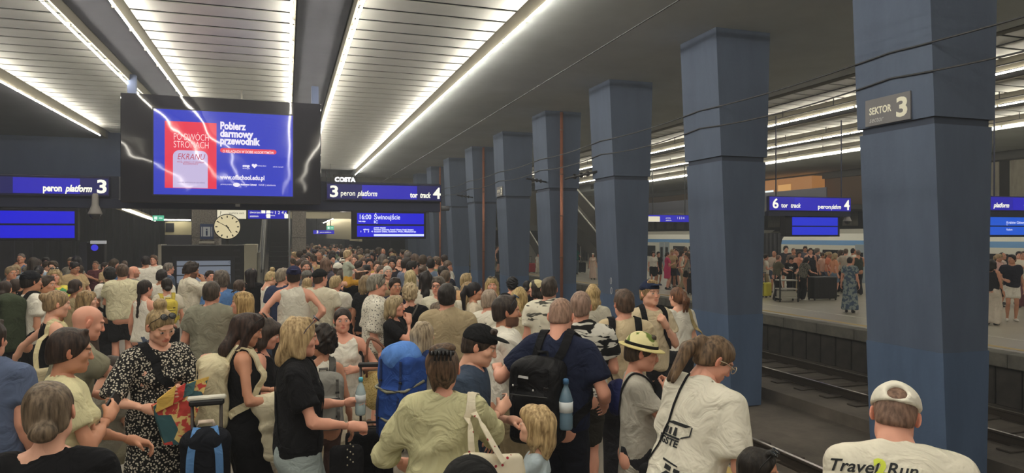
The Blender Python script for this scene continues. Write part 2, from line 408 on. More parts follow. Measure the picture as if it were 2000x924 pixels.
COLY = [7.2+4.87*k for k in range(10)]
for k, y in enumerate(COLY): column(k, y, CNAMES[k])
def xl(z): return 8.66-.36*(z+1.05)/7.55
# chalk rings
for z in (.75, 1.02):
    m = MB(); pts = [(xl(z)-.02, COLY[2]+.42+.045*math.cos(a), z+.09*math.sin(a)) for a in np.linspace(0, 2*math.pi, 17)]
    m.tube(pts, .008, 5); tag(m.build('chalk_ring', plain('c9ccd2', .9)), 'white painted ring on the third column, %s of the two' % ('lower' if z < .9 else 'upper'), 'marking')
# sector signs
def sector(yc, z, label, s=1.0):
    x = xl(z)-.035
    t = thing('sector_sign', label, 'sign', (x, yc, z))
    MB().box(-.015, .01, -.40*s, .40*s, -.20*s, .20*s, .004).build('sign_plate', plain('6f6e70', .55), t)
    W = plain('e8e6d2', .6)
    write('SEKTOR', W, t, (-.018, .32*s, -.03*s), .145*s, '-x', .004, width=.40*s)
    write('sector', plain('b5b5b5', .6), t, (-.018, .32*s, -.15*s), .115*s, '-x', 0, .25, width=.26*s)
    write('3', W, t, (-.018, -.15*s, -.13*s), .38*s, '-x', .012, width=.19*s)
    return t
sector(7.93, 4.11, 'grey SEKTOR 3 sign on the nearest blue column')
sector(COLY[4]+.65, 4.11, 'small SEKTOR 3 sign on the fifth blue column')
# copper downpipes
for k, nm in ((3, 'fourth'), (5, 'sixth'), (7, 'eighth')):
    y = COLY[k]; t = thing('downpipe', 'copper brown downpipe running up the front of the %s column' % nm, 'pipe', (8.83, y-.12, BED))
    MB().tube([(0, 0, 0), (0, 0, 7.5)], .055, 12).build('pipe', plain('a5694f', .4, metal=.35, var=.15, vscale=3), t, True)
    cm = MB().lathe([(.066, -.025), (.07, 0), (.066, .025)], 12).box(-.015, .015, 0, .12, -.012, .012).mesh('pipe_clamp', plain('7d5a4a', .5, metal=.4))
    for z in (1.2, 2.6, 4.0, 5.4, 6.9): link('pipe_clamp', cm, t, (0, 0, z))
# cables sagging from column to column
def sag(a, b, d, n=12): a, b = Vector(a), Vector(b); return [a.lerp(b, i/n)-Vector((0, 0, d*4*(i/n)*(1-i/n))) for i in range(n+1)]
for z, lab, d in ((4.92, 'upper thin cable strung along the platform side of the blue columns', .06), (4.55, 'lower thin cable strung along the platform side of the blue columns', .1)):
    m = MB(); pts = []
    for k in range(-1, 9): pts += sag((xl(z)-.05, 7.85+4.87*k, z), (xl(z)-.05, 12.72+4.87*k, z), d)
    m.tube(pts, .014, 5); tag(m.build('cable', M_BLACK), lab, 'cable')
m = MB()
for k in range(10): m.box(-.09, .04, COLY[k]+.3, COLY[k]+1.0, -.04, .04)
cb = MB().tube([(5.2, -2, 5.6), (5.6, 60, 5.55)], .012, 5).build('overhead_wire', M_BLACK); tag(cb, 'thin overhead wire above the near railway track', 'cable')
cb = MB().tube(sag((11.6, -2, 5.55), (11.6, 60, 5.55), .05), .012, 5).build('overhead_wire', M_BLACK); tag(cb, 'thin overhead wire above the far railway track', 'cable')
for k in (3, 5):
    t = thing('insulator_arm', 'dark insulator arm bolted to the %s column' % ('fourth' if k == 3 else 'sixth'), 'bracket', (xl(4.1), COLY[k]+.2, 4.1))
    MB().tube([(0, 0, 0), (-.9, -.5, .06)], .03, 8).build('arm', M_BLACK, t, True)
    for q in (.3, .5, .7): MB().lathe([(.03, -.05), (.075, 0), (.03, .05)], 10, 'x', (-.9*q, -.5*q, .06*q)).build('insulator_disc', plain('2c2a2b', .3), t, True)
t = thing('insulator_arm', 'dark insulator arm bolted to the third column front', 'bracket', (xl(4.1), COLY[2]+1.0, 4.1))
MB().tube([(0, 0, 0), (-.5, 1.2, -.12)], .035, 8).build('arm', M_BLACK, t, True)
for q in (.3, .5, .7): MB().lathe([(.03, -.05), (.08, 0), (.03, .05)], 10, 'y', (-.5*q, 1.2*q, -.12*q)).build('insulator_disc', plain('2c2a2b', .3), t, True)

# ------------------------------------------------------------------ sign beam across our platform
YB = 20.5
W_E = emit('f4f2dc', 1.25); BLUE_E = emit('2b23c8', .75); BLUE_D = emit('1a1770', .55)
bm = thing('sign_beam', 'dark blue crossbeam carrying the platform signs', 'beam', (-1.3, YB+.35, 3.0))
MB().box(-6.3, 5.75, -.12, .28, .0, .26, .01).build('beam_box', M_NAVY, bm)
MB().box(-6.3, -2.95, -.10, .1, .26, .85).box(2.2, 5.75, -.10, .1, .26, .85).build('back_panel', plain('262a3c', .6), bm)
for x in (a_-.0 for a_ in (-2.66, 2.08)): MB().box(x-.10, x+.10, -.06, .14, .26, 3.6).build('hanger_post', plain('55607c', .6), bm)
MB().box(-.06, .06, -.16, -.12, .08, .16).build('small_label', plain('c8c8c8', .6), bm)
pts = [at_y(px, py, YB+.15)-Vector((-1.3, YB+.35, 3.0)) for px, py in ((232, 389), (260, 394), (300, 392), (345, 394), (390, 394), (430, 390))]
MB().tube(pts, .012, 6).build('loose_cable', plain('8d8a80', .6), bm)
X = lambda px: at_y(px, 372, YB+.12).x
def platform_sign(x0, x1, texts, label):
    t = thing('platform_sign', label, 'sign', (x0, YB+.12, 3.30))
    w_ = x1-x0
    MB().box(0, w_, 0, .12, 0, .52, .006).build('sign_case', plain('1b1c3c', .5), t)
    MB().box(.03, w_-.03, -.006, .0, .05, .47).build('sign_face', BLUE_D, t)
    MB().box(w_*.30, w_*.78, -.010, -.004, .06, .46).build('lit_centre', BLUE_E, t)
    for s_, p0, p1, zz, size, sh, bo in texts: write(s_, W_E, t, (X(p0)-x0, -.014, zz), size, '-y', bo, sh, width=X(p1)-X(p0))
xr0, xr1 = X(637), X(862)
platform_sign(xr0, xr1, [('3', 643, 659, .10, .46, 0, .012), ('peron', 665, 693, .14, .22, 0, .002), ('platform', 698, 737, .14, .22, .25, .004), ('tor', 801, 816, .12, .22, 0, .008), ('track', 820, 841, .12, .22, .25, .008), ('4', 846, 861, .10, .46, 0, .012)],
              'right hand platform sign reading 3 peron platform, tor track 4')
xa, xb = X(-60), X(214)
platform_sign(xa, xb, [('peron', 84, 121, .12, .24, 0, .010), ('platform', 128, 181, .12, .24, .25, .010), ('3', 188, 207, .10, .48, 0, .014)], 'left hand platform sign reading peron platform 3')
LB = emit('1512e6', .8)
def board(px0, px1, py0, py1, label, rows):
    a, b = at_y(px0, py1, YB+.2), at_y(px1, py0, YB+.2)
    t = thing('departure_board', label, 'display', (a.x, YB+.2, a.z))
    w_, h = b.x-a.x, b.z-a.z
    MB().box(0, w_, 0, .22, 0, h, .01).build('case', plain('17161f', .5), t)
    MB().box(w_*.3-.03, w_*.3+.03, .08, .14, h, h+.14).box(w_*.7-.03, w_*.7+.03, .08, .14, h, h+.14).build('bracket', M_BLACK, t)
    for z0, z1 in ((.53, .92), (.08, .47)): MB().box(.07*w_, .97*w_, -.006, 0, z0*h, z1*h).build('blue_screen', LB, t)
    for s_, fx, fz, size, fw in rows: write(s_, emit('dfe4ff', 1.3), t, (fx*w_, -.012, fz*h), size*h, '-y', .002, width=fw*w_)
    return t, w_, h
t, w_, h = board(687, 832, 413, 467, 'blue departure board listing the 16:00 train to Świnoujście', [('16:00', .09, .70, .24, .15), ('Świnoujście', .29, .70, .24, .35), ('IC', .29, .56, .14, .05), ('brak miejsc', .09, .60, .08, .09),
    ('sektory', .15, .32, .07, .08), ('1   2   3   4', .11, .24, .08, .16), ('przez stacje:', .29, .38, .07, .16), ('Warszawa Zachodnia, Poznań Główny, Krzyż, Stargard,', .29, .31, .07, .54), ('Szczecin Dąbie, Goleniów, Wolin, Międzyzdroje', .29, .24, .07, .57)])
MB().box(.29*w_, .97*w_, -.014, -.005, .10*h, .18*h).build('ticker_bar', emit('c9d2ff', 1.2), t)
board(-70, 152, 408, 470, 'blank blue departure board at the left edge', [])
# big video screen
YT = 19.9
a, b = at_y(235, 395, YT), at_y(627, 203, YT)
TW, TH = b.x-a.x, b.z-a.z
tv = thing('video_screen', 'large wall-sized video screen showing a blue and red advert', 'screen', (a.x, YT, a.z))
MB().box(0, TW, 0, .40, 0, TH, .015).build('cabinet', gloss_screen('232228', 0), tv)
for x_ in (.22, TW-.22): MB().box(x_-.08, x_+.08, .40, YB+.30-YT, TH-.9, TH-.7).box(x_-.08, x_+.08, .40, YB+.30-YT, .5, .7).build('mount_arm', M_NAVY, tv)
def T(px, py): p = at_y(px, py, YT-.02); return p.x-a.x, p.z-a.z
sx0, sz1 = T(300, 212); sx1, sz0 = T(572, 384)
MB().box(sx0-.03, sx1+.03, -.02, .0, sz0-.03, sz1+.03).build('bezel', M_BLACK, tv)
MB().box(sx0, sx1, -.03, -.01, sz0, sz1).build('blue_picture', gloss_screen('3340cc', .85), tv)
rx0, rz1 = T(322, 236); rx1, rz0 = T(423, 369)
MB().box(rx0, rx1, -.036, -.03, rz0, rz1).build('red_cover', gloss_screen('ee3550', .95), tv)
ax0, az1 = T(338, 293); ax1, _ = T(406, 293)
rr = .16; pts = [(ax0, 0, rz0+.01), (ax1, 0, rz0+.01)] + [(ax1-rr+rr*math.cos(q), 0, az1-rr+rr*math.sin(q)) for q in np.linspace(0, math.pi/2, 7)] + [(ax0+rr+rr*math.cos(q), 0, az1-rr+rr*math.sin(q)) for q in np.linspace(math.pi/2, math.pi, 7)]
MB().poly([(p[0], -.037, p[2]) for p in pts], .004, (0, -1, 0)).build('lilac_arch', gloss_screen('cdbfe6', .95), tv)
WT = emit('f2ecfb', 1.0)
def tw(s_, px, py, pw, size, mat=WT, bold=0.0, shear=0.0, sy=1.0):
    x0, z0 = T(px, py); x1, _ = T(px+pw, py); write(s_, mat, tv, (x0, -.046, z0), size, '-y', bold, shear, width=x1-x0, sy=sy)
tw('PO DWÓCH', 339, 273, 68, .25, emit('ffd9d9', 1), -.002); tw('STRONACH', 339, 288, 68, .25, emit('ffd9d9', 1), -.002)
RD = emit('c23c5c', .9)
tw('EKRANU', 346, 311, 54, .22, RD, 0, .25); tw('MYŚL JASNO I Z UMIAREM', 346, 318, 53, .07, RD); tw('ROZMOWY', 358, 322, 29, .07, RD)
tw('materiały edukacyjne na czas wakacji', 346, 357, 54, .05, emit('8a7aa8', .8))
tw('Pobierz', 430, 252, 50, .27, WT, .012); tw('darmowy', 430, 267, 65, .27, WT, .012); tw('przewodnik', 430, 281, 78, .27, WT, .012)
px0, pz1 = T(430, 289); px1, pz0 = T(540, 302); r_ = (pz1-pz0)/2; zc_ = (pz0+pz1)/2
MB().poly([(px1-r_+r_*math.cos(q), -.036, zc_+r_*math.sin(q)) for q in np.linspace(-1.57, 1.57, 9)] + [(px0+r_+r_*math.cos(q), -.036, zc_+r_*math.sin(q)) for q in np.linspace(1.57, 4.71, 9)], .004, (0, -1, 0)).build('red_pill', emit('ee3550', .95), tv)
tw('O RELACJACH W DOBIE ALGORYTMÓW', 435, 298, 100, .1, emit('ffe6ea', 1.0), .002)
tw('www.offschool.edu.pl', 430, 350, 87, .17, WT, .006)
tw('orange', 474, 326, 14, .09, WT, .006); tw('energia', 474, 330, 14, .06); tw('fundacja dzieci', 503, 325, 17, .05); tw('szkoła marzeń', 533, 327, 20, .05)
hx, hz = T(497, 324); s9 = .07
MB().poly([(hx+s9*(16*math.sin(q)**3)/16, -.036, hz+s9*(13*math.cos(q)-5*math.cos(2*q)-2*math.cos(3*q)-math.cos(4*q))/16) for q in np.linspace(0, 2*math.pi, 25)[:-1]], .004, (0, -1, 0)).build('heart_emblem', WT, tv)
tw('partnerzy projektu', 431, 361, 22, .05); tw('Ministerstwo Cyfryzacji', 470, 362, 31, .06, WT, .003); tw('NASK | akademia', 505, 363, 33, .07)
ex, ez = T(462, 361); MB().poly([(ex+.09*math.cos(q), -.036, ez+.055*math.sin(q)) for q in np.linspace(0, 6.28, 17)[:-1]], .004, (0, -1, 0)).build('oval_emblem', WT, tv)
# dome cameras and small ceiling items
def dome_cam(p, label, s=1.0):
    t = thing('dome_camera', label, 'camera', p)
    MB().lathe([(.05*s, .5*s), (.075*s, .46*s), (.085*s, .2*s), (.14*s, .05*s), (.17*s, -.02*s), (.17*s, -.05*s)], 16).build('housing', plain('8f8b86', .5), t, True)
    MB().lathe([(.001, -.19*s), (.08*s, -.17*s), (.125*s, -.1*s), (.13*s, -.05*s)], 16).build('dome', plain('3b3a3c', .15), t, True)
dome_cam(at_y(186, 415, YB+.1), 'grey dome camera hanging under the left platform sign')
t = thing('cctv_camera', 'small round camera at the right end of the sign beam', 'camera', at_y(869, 407, YB+.3)); MB().lathe([(.06, -.12), (.08, -.1), (.08, .12), (.05, .14)], 14, 'x').build('camera_body', plain('56565a', .4), t, True); MB().box(-.12, -.02, -.02, .02, -.02, .05).build('mount', M_BLACK, t)
t = thing('smoke_detector', 'small ceiling spotlight above the video screen', 'lamp', at(472, 205, 21)); t.location.z = 6.5-.9
MB().lathe([(.11, 0), (.13, .05), (.05, .09), (.02, 1.1)], 14).build('detector_body', plain('a9a69c', .5), t, True)

# ------------------------------------------------------------------ middle distance: kiosk, clock, pillars, escalator
YK = 23.0
a, b = at_y(309, 479, YK), at_y(517, 479, YK)
ks = thing('timetable_kiosk', 'wide dark timetable kiosk with a pale right end behind the crowd', 'kiosk', (a.x, YK, 0))
kw = b.x-a.x; kh = a.z
MB().box(.06, kw*.80, 0, .9, .08, kh, .02).build('kiosk_body', plain('1d1c20', .5), ks)
MB().box(0, .09, -.04, .94, .0, kh+.02).build('end_trim', plain('a8a396', .6), ks)
MB().box(kw*.80, kw*.925, -.02, .92, 0, kh+.02, .01).build('pale_end', plain('a39f8d', .6), ks)
MB().box(kw*.93, kw*.95, -.02, .92, 0, kh-.25).build('side_fin', plain('77756c', .6), ks)
f0 = kw*.17; f1 = kw*.67
MB().box(f0-.12, f1+.12, -.03, 0, .7, kh-.35).build('screen_frame', plain('24262f', .4), ks)
MB().box(f0, f1, -.04, -.02, .8, kh-.48).build('screen', emit('9aa4b4', .42), ks)
for z in (kh-.62, kh-.9, kh-1.15): MB().box(f0, f1, -.045, -.035, z-.03, z).build('screen_row', plain('23262f', .6), ks)
write('Odjazdy', plain('2a2d35', .6), ks, (f0+1.45, -.046, kh-.57), .1)
for k in range(6): MB().box(kw*.70, kw*.76, -.015, 0, kh-.2-k*.2, kh-.14-k*.2).build('louvre', plain('2f2e33', .6), ks)
# clock on a pole
pc = at_y(444, 443, 24.3); t = thing('station_clock', 'round cream station clock reading ten to five', 'clock', (pc.x, 24.3, pc.z)); cr = .42
MB().lathe([(cr*.9, .12), (cr, .10), (cr, -.02), (cr*.95, -.03)], 32, 'y').build('clock_case', plain('3b3a36', .5), t, True)
MB().lathe([(cr*.93, -.034), (cr*.93, -.03)], 32, 'y').build('clock_face', emit('ecdcae', .78), t)
for k in range(12):
    q = k*math.pi/6; d = Vector((math.sin(q), 0, math.cos(q))); n = Vector((math.cos(q), 0, -math.sin(q))); r0, r1, w2 = cr*.70, cr*.86, .017
    MB().poly([d*r0-n*w2+Vector((0, -.036, 0)), d*r1-n*w2+Vector((0, -.036, 0)), d*r1+n*w2+Vector((0, -.036, 0)), d*r0+n*w2+Vector((0, -.036, 0))], .003, (0, -1, 0)).build('hour_mark', M_BLACK, t)
for q, L, w2, nm in ((R(300), .86, .012, 'minute_hand'), (R(148), .56, .02, 'hour_hand')):
    d = Vector((math.sin(q), 0, math.cos(q))); n = Vector((math.cos(q), 0, -math.sin(q))); o_ = Vector((0, -.042, 0))
    MB().poly([d*-.06-n*w2+o_, d*cr*L-n*w2*.5+o_, d*cr*L+n*w2*.5+o_, d*-.06+n*w2+o_], .004, (0, -1, 0)).build(nm, M_BLACK, t)
MB().box(-.05, .05, .02, .12, -pc.z, -cr*.9).build('post', plain('3b3a36', .5), t)
# granite pillars
M_GRAN = concrete('5d5752', '8b857d', 22, .55, .1, False)
def pillar(px0, px1, Y, z0, z1, label):
    a, b = at_y(px0, 462, Y), at_y(px1, 462, Y); w2 = (b.x-a.x)/2
    t = thing('granite_pillar', label, 'column', ((a.x+b.x)/2, Y+w2, 0)); MB().box(-w2, w2, -w2, w2, z0, z1, .02).build('shaft', M_GRAN, t)
    for z in np.arange(z0+1.1, z1, 1.1): MB().box(-w2-.004, w2+.004, -w2-.004, w2+.004, z-.012, z+.012).build('stone_joint', plain('3f3b38', .8), t)
    return t, w2
t, w2 = pillar(374, 428, 27, 0, 6.9, 'speckled granite pillar left of the station clock')
pn = at_y(404, 462, 27-.02); x_ = pn.x-t.location.x
MB().box(x_-.22, x_+.22, -w2-.05, -w2, 2.15, 2.7).build('lift_sign', plain('37456a', .5), t)
MB().box(x_-.12, x_+.12, -w2-.06, -w2-.05, 2.25, 2.6).box(x_-.18, x_-.15, -w2-.06, -w2-.05, 2.25, 2.6).box(x_+.15, x_+.18, -w2-.06, -w2-.05, 2.25, 2.6).build('lift_pictogram', plain('c3c9cf', .5), t)
MB().box(x_-.03, x_+.03, -w2-.07, -w2-.06, 2.28, 2.46).box(x_-.025, x_+.025, -w2-.07, -w2-.06, 2.48, 2.53).build('person_pictogram', plain('37456a', .5), t)
MB().box(x_-.25, x_+.25, -w2-.12, -w2, 2.0, 2.08).build('ledge', plain('a5a195', .6), t)
pillar(570, 598, 30, 0, 6.9, 'speckled granite pillar right of the escalator')
# escalator between the pillars
YE = 28.5; a, b = at_y(505, 462, YE), at_y(568, 462, YE); ew = b.x-a.x
es = thing('escalator', 'dark escalator rising away behind the kiosk', 'escalator', (a.x, YE, 0))
st = MB().box(.26*ew, .92*ew, 0, .42, 0, .2).mesh('step', plain('2e2d30', .5, metal=.3))
for k in range(26): link('step', st, es, (0, k*.4, k*.2-.2))
for fx, wd, mt in ((.0, .16, M_STEEL), (.93, .07, plain('b9b6aa', .5))):
    MB().hexa([(fx*ew, -.6, 0), ((fx+wd)*ew, -.6, 0), ((fx+wd)*ew, 11, 5.2), (fx*ew, 11, 5.2)], [(fx*ew, -.6, 1.0), ((fx+wd)*ew, -.6, 1.0), ((fx+wd)*ew, 11, 6.2), (fx*ew, 11, 6.2)]).build('balustrade', mt, es)
    MB().tube([((fx+wd/2)*ew, -.7, .9), ((fx+wd/2)*ew, -.5, 1.06), ((fx+wd/2)*ew, 11, 6.25)], .05, 8).build('handrail', M_BLACK, es, True)
# direction sign over the escalator
YS = 26.0
def dir_sign(px0, px1, py0, py1, Y, label, mat, texts, yellow=False):
    a, b = at_y(px0, py1, Y), at_y(px1, py0, Y); w_, h = b.x-a.x, b.z-a.z
    t = thing('direction_sign', label, 'sign', (a.x, Y, a.z)); MB().box(0, w_, 0, .15, 0, h, .005).build('sign_case', M_BLACK, t)
    MB().box(.02*w_, .98*w_, -.006, 0, .05*h, .95*h).build('sign_face', mat, t)
    for x_ in (.15, .85): MB().box(w_*x_-.02, w_*x_+.02, .05, .09, h, 6.7-a.z).build('hanger', M_BLACK, t)
    for s_, fx, fz, size, mt in texts: write(s_, mt, t, (fx*w_, -.012, fz*h), size*h)
DK = plain('333333', .6)
dir_sign(423, 482, 408, 428, YS, 'cream exit sign panel above the station clock', emit('efe6c8', .9), [('?', .1, .4, .5, DK), ('wyjście exit', .4, .5, .28, DK), ('- > >', .45, .15, .2, DK)])
dir_sign(483, 562, 408, 428, YS, 'blue direction sign with platform numbers 1 2 4 above the escalator', emit('2520c4', .8), [('dworzec', .06, .55, .28, W_E), ('station', .06, .2, .28, W_E), ('perony', .45, .6, .24, W_E), ('platforms', .45, .3, .22, W_E), ('1 2 4', .66, .5, .42, W_E), ('^', .90, .2, .7, W_E)])
for px, col, lab in ((512, 'e8e6da', 'white square pictogram plate on the blue direction sign')[:2]+('white pictogram',),):
    pass
t = bpy.data.objects['direction_sign.001']
for fx, fz in ((.30, .5), (.41, .5), (.41, .05), (.80, .05)): MB().box(fx*1.55, fx*1.55+.13, -.016, -.008, .02+fz*.38, .17+fz*.38).build('pictogram', W_E, t)
# exit signs
def exit_sign(px, py, Y, label, s=1.0):
    p = at_y(px, py, Y); t = thing('exit_sign', label, 'sign', p)
    MB().box(-.17*s, .17*s, 0, .06, -.09*s, .09*s).build('sign_case', emit('59c9a0', .8), t); MB().box(-.12*s, -.03*s, -.01, 0, -.05*s, .05*s).box(.02*s, .13*s, -.01, 0, -.015*s, .015*s).build('running_figure', emit('eafff4', 1.0), t)
    MB().box(-.01, .01, .02, .04, .09*s, 6.76-p.z).build('hanger', M_BLACK, t)
exit_sign(309, 426, 27, 'green emergency exit sign left of the granite pillar', 1.05)
exit_sign(645, 445, 44, 'green emergency exit sign far down the tunnel', 1.3)
# far left mirror and lit ledge
p0, p1 = at_y(246, 412, 33), at_y(318, 432, 30)
# black service column with blue disc at the left
p = at_y(181, 500, 22.5); t = thing('help_point', 'dark emergency help point with a round blue sign', 'help point', (p.x, 22.5, 0))
MB().box(-.33, .3, 0, .3, 0, 2.1, .02).build('post_body', plain('1e1d22', .5), t); MB().box(-.33, -.14, -.02, .0, 0, 2.1).build('grey_edge', plain('3b3d48', .5), t)
MB().box(-.05, .33, -.04, .1, 2.04, 2.13).build('white_cap', emit('cfcfcf', .5), t); MB().lathe([(.09, -.02), (.09, 0)], 20, 'y', (.05, 0, 1.93)).build('blue_disc', emit('3a38d8', .9), t)
MB().box(.0, .28, -.02, 0, 1.32, 1.46).build('notice', plain('b9b4a8', .6), t)
# tunnel beyond: second sign beam and lit strips on the wall
YF = 48
bf = thing('far_beam', 'second crossbeam with hanging brackets far down the tunnel', 'beam', (0.5, YF, 2.75)); MB().box(-3, 4, 0, .3, .7, 1.15).build('beam_box', plain('b2aa90', .7), bf); MB().box(-3, 4, -.1, .4, 1.2, 1.45).build('pipe_tray', plain('3a3836', .8), bf)
for k in range(7): MB().box(-2.5+k*.9, -2.45+k*.9, .1, .15, 1.1, 3.9).build('hanger', M_BLACK, bf)
a = at_y(612, 457, 48.0); t = thing('platform_sign', 'tiny far platform sign with a number 3 down the tunnel', 'sign', (a.x, 48.0, a.z)); MB().box(.2, .24, .05, .1, .25, 3.5-a.z).box(1.1, 1.14, .05, .1, .25, 3.5-a.z).build('hanger', M_BLACK, t); MB().box(0, 1.35, 0, .15, 0, .25).build('sign_case', BLUE_E, t); write('3', W_E, t, (.2, -.02, .05), .25, '-y', .01); write('peron platform', W_E, t, (.42, -.02, .08), .12)
def ledge(pts, th, label, col='c4bb98', s_=.55):
    m = MB(); m.poly(pts, th, (0, 1, 0)); tag(m.build('lit_soffit', emit(col, s_)), label, 'light')
# long wall-washed strip on the right tunnel wall, seen under the far beam
wn = struct(MB().box(4.9, 5.1, 50, 118, 1.9, 4.2).build('trim_1', plain('c9bf9c', .7)))
struct(MB().box(4.5, 8.2, 58, 118, -1.2, 2.0).build('wall_tunnel', plain('1e1d28', .9)))
t = thing('light_strip', 'far fluorescent strip washing the tunnel wall beyond the second beam', 'light', (4.2, 52, 4.0)); MB().tube([(0, 0, 0), (.3, 40, 0)], .03, 6).build('fluorescent_tube', emit(TUBE_COL, 34), t); [MB().box(0, .72, y_-.02, y_+.02, .02, .06).build('bracket', M_STEEL, t) for y_ in (1, 13, 26, 39)]
p0, p1 = at_y(240, 408, 33.2), at_y(303, 431, 46); d_ = p1-p0
t = thing('light_strip', 'thin fluorescent strip receding to the green exit sign at the left', 'light', p0); MB().tube([(0, 0, 0), tuple(d_)], .04, 6).build('fluorescent_tube', emit(TUBE_COL, 8), t); MB().hexa([(-.5, 0, .08), (.1, 0, .08), (d_.x+.1, d_.y, d_.z+.08), (d_.x-.5, d_.y, d_.z+.08)], [(-.5, 0, .16), (.1, 0, .16), (d_.x+.1, d_.y, d_.z+.16), (d_.x-.5, d_.y, d_.z+.16)]).build('soffit', plain('b3ab90', .7), t)
for q in (.1, .5, .9): MB().box(d_.x*q-.02, d_.x*q+.02, d_.y*q-.02, d_.y*q+.02, d_.z*q+.1, 6.6-p0.z).build('hanger', M_BLACK, t)
p0, p1 = at_y(322, 456, 50), at_y(374, 433, 50)
t = thing('lit_panel', 'pale wall-washed panel low in the tunnel left of the granite pillar', 'panel', (p0.x, 50, 0)); MB().box(0, p1.x-p0.x, 0, .3, p0.z-.1, p1.z).build('pale_board', plain('c2b992', .7), t); MB().box(0, p1.x-p0.x, 0, .35, 0, p0.z-.1).build('dark_base', M_TUNNEL, t); MB().tube([(0, -.5, p1.z+.1), (p1.x-p0.x, -.5, p1.z+.1)], .04, 6).build('fluorescent_tube', emit(TUBE_COL, 16), t); MB().box(.1, .14, -.5, 0, p1.z-.02, p1.z+.12).box(1.5, 1.54, -.5, 0, p1.z-.02, p1.z+.12).build('bracket', M_BLACK, t); MB().box(.05, .55, -.05, 0, p0.z+.1, p1.z-.1).build('grille', M_BLACK, t)
# mezzanine with the coffee shop sign
YM = 50.0
mz = struct(MB().box(-4, 14.0, YM, YM+8, 4.2, 4.5).build('floor', plain('3c3b40', .8)))
MB().box(.9, 4.6, YM+6, YM+6.2, 4.5, 6.9).build('back_wall', plain('6b655a', .8), mz); MB().box(4.6, 14.0, YM+.2, YM+.5, 4.5, 6.9).build('side_wall', concrete('5b594f', '6a675c', 1.0, .8), mz)
MB().box(-4, 14.0, YM-.05, YM, 4.15, 5.0).build('parapet', plain('35363d', .7), mz)
p = at_y(654, 355, YM-.1); q = at_y(695, 355, YM-.1)
t = thing('shop_sign', 'small white illuminated coffee shop sign above the mezzanine', 'sign', (p.x, YM-.1, p.z)); MB().box(-.1, q.x-p.x+.1, .02, .1, -.1, .5).build('sign_board', plain('45423c', .7), t); write('COSTA', emit('ffffff', 1.8), t, (0, 0, .02), .45, '-y', .03, 0, width=q.x-p.x, sy=.95)
# left: dark structure under wall_end
MB().box(-16, -7.6, 30, 34, 3.55, 3.62).build('soffit', plain('3b3a3c', .8), bpy.data.objects['wall_end'])
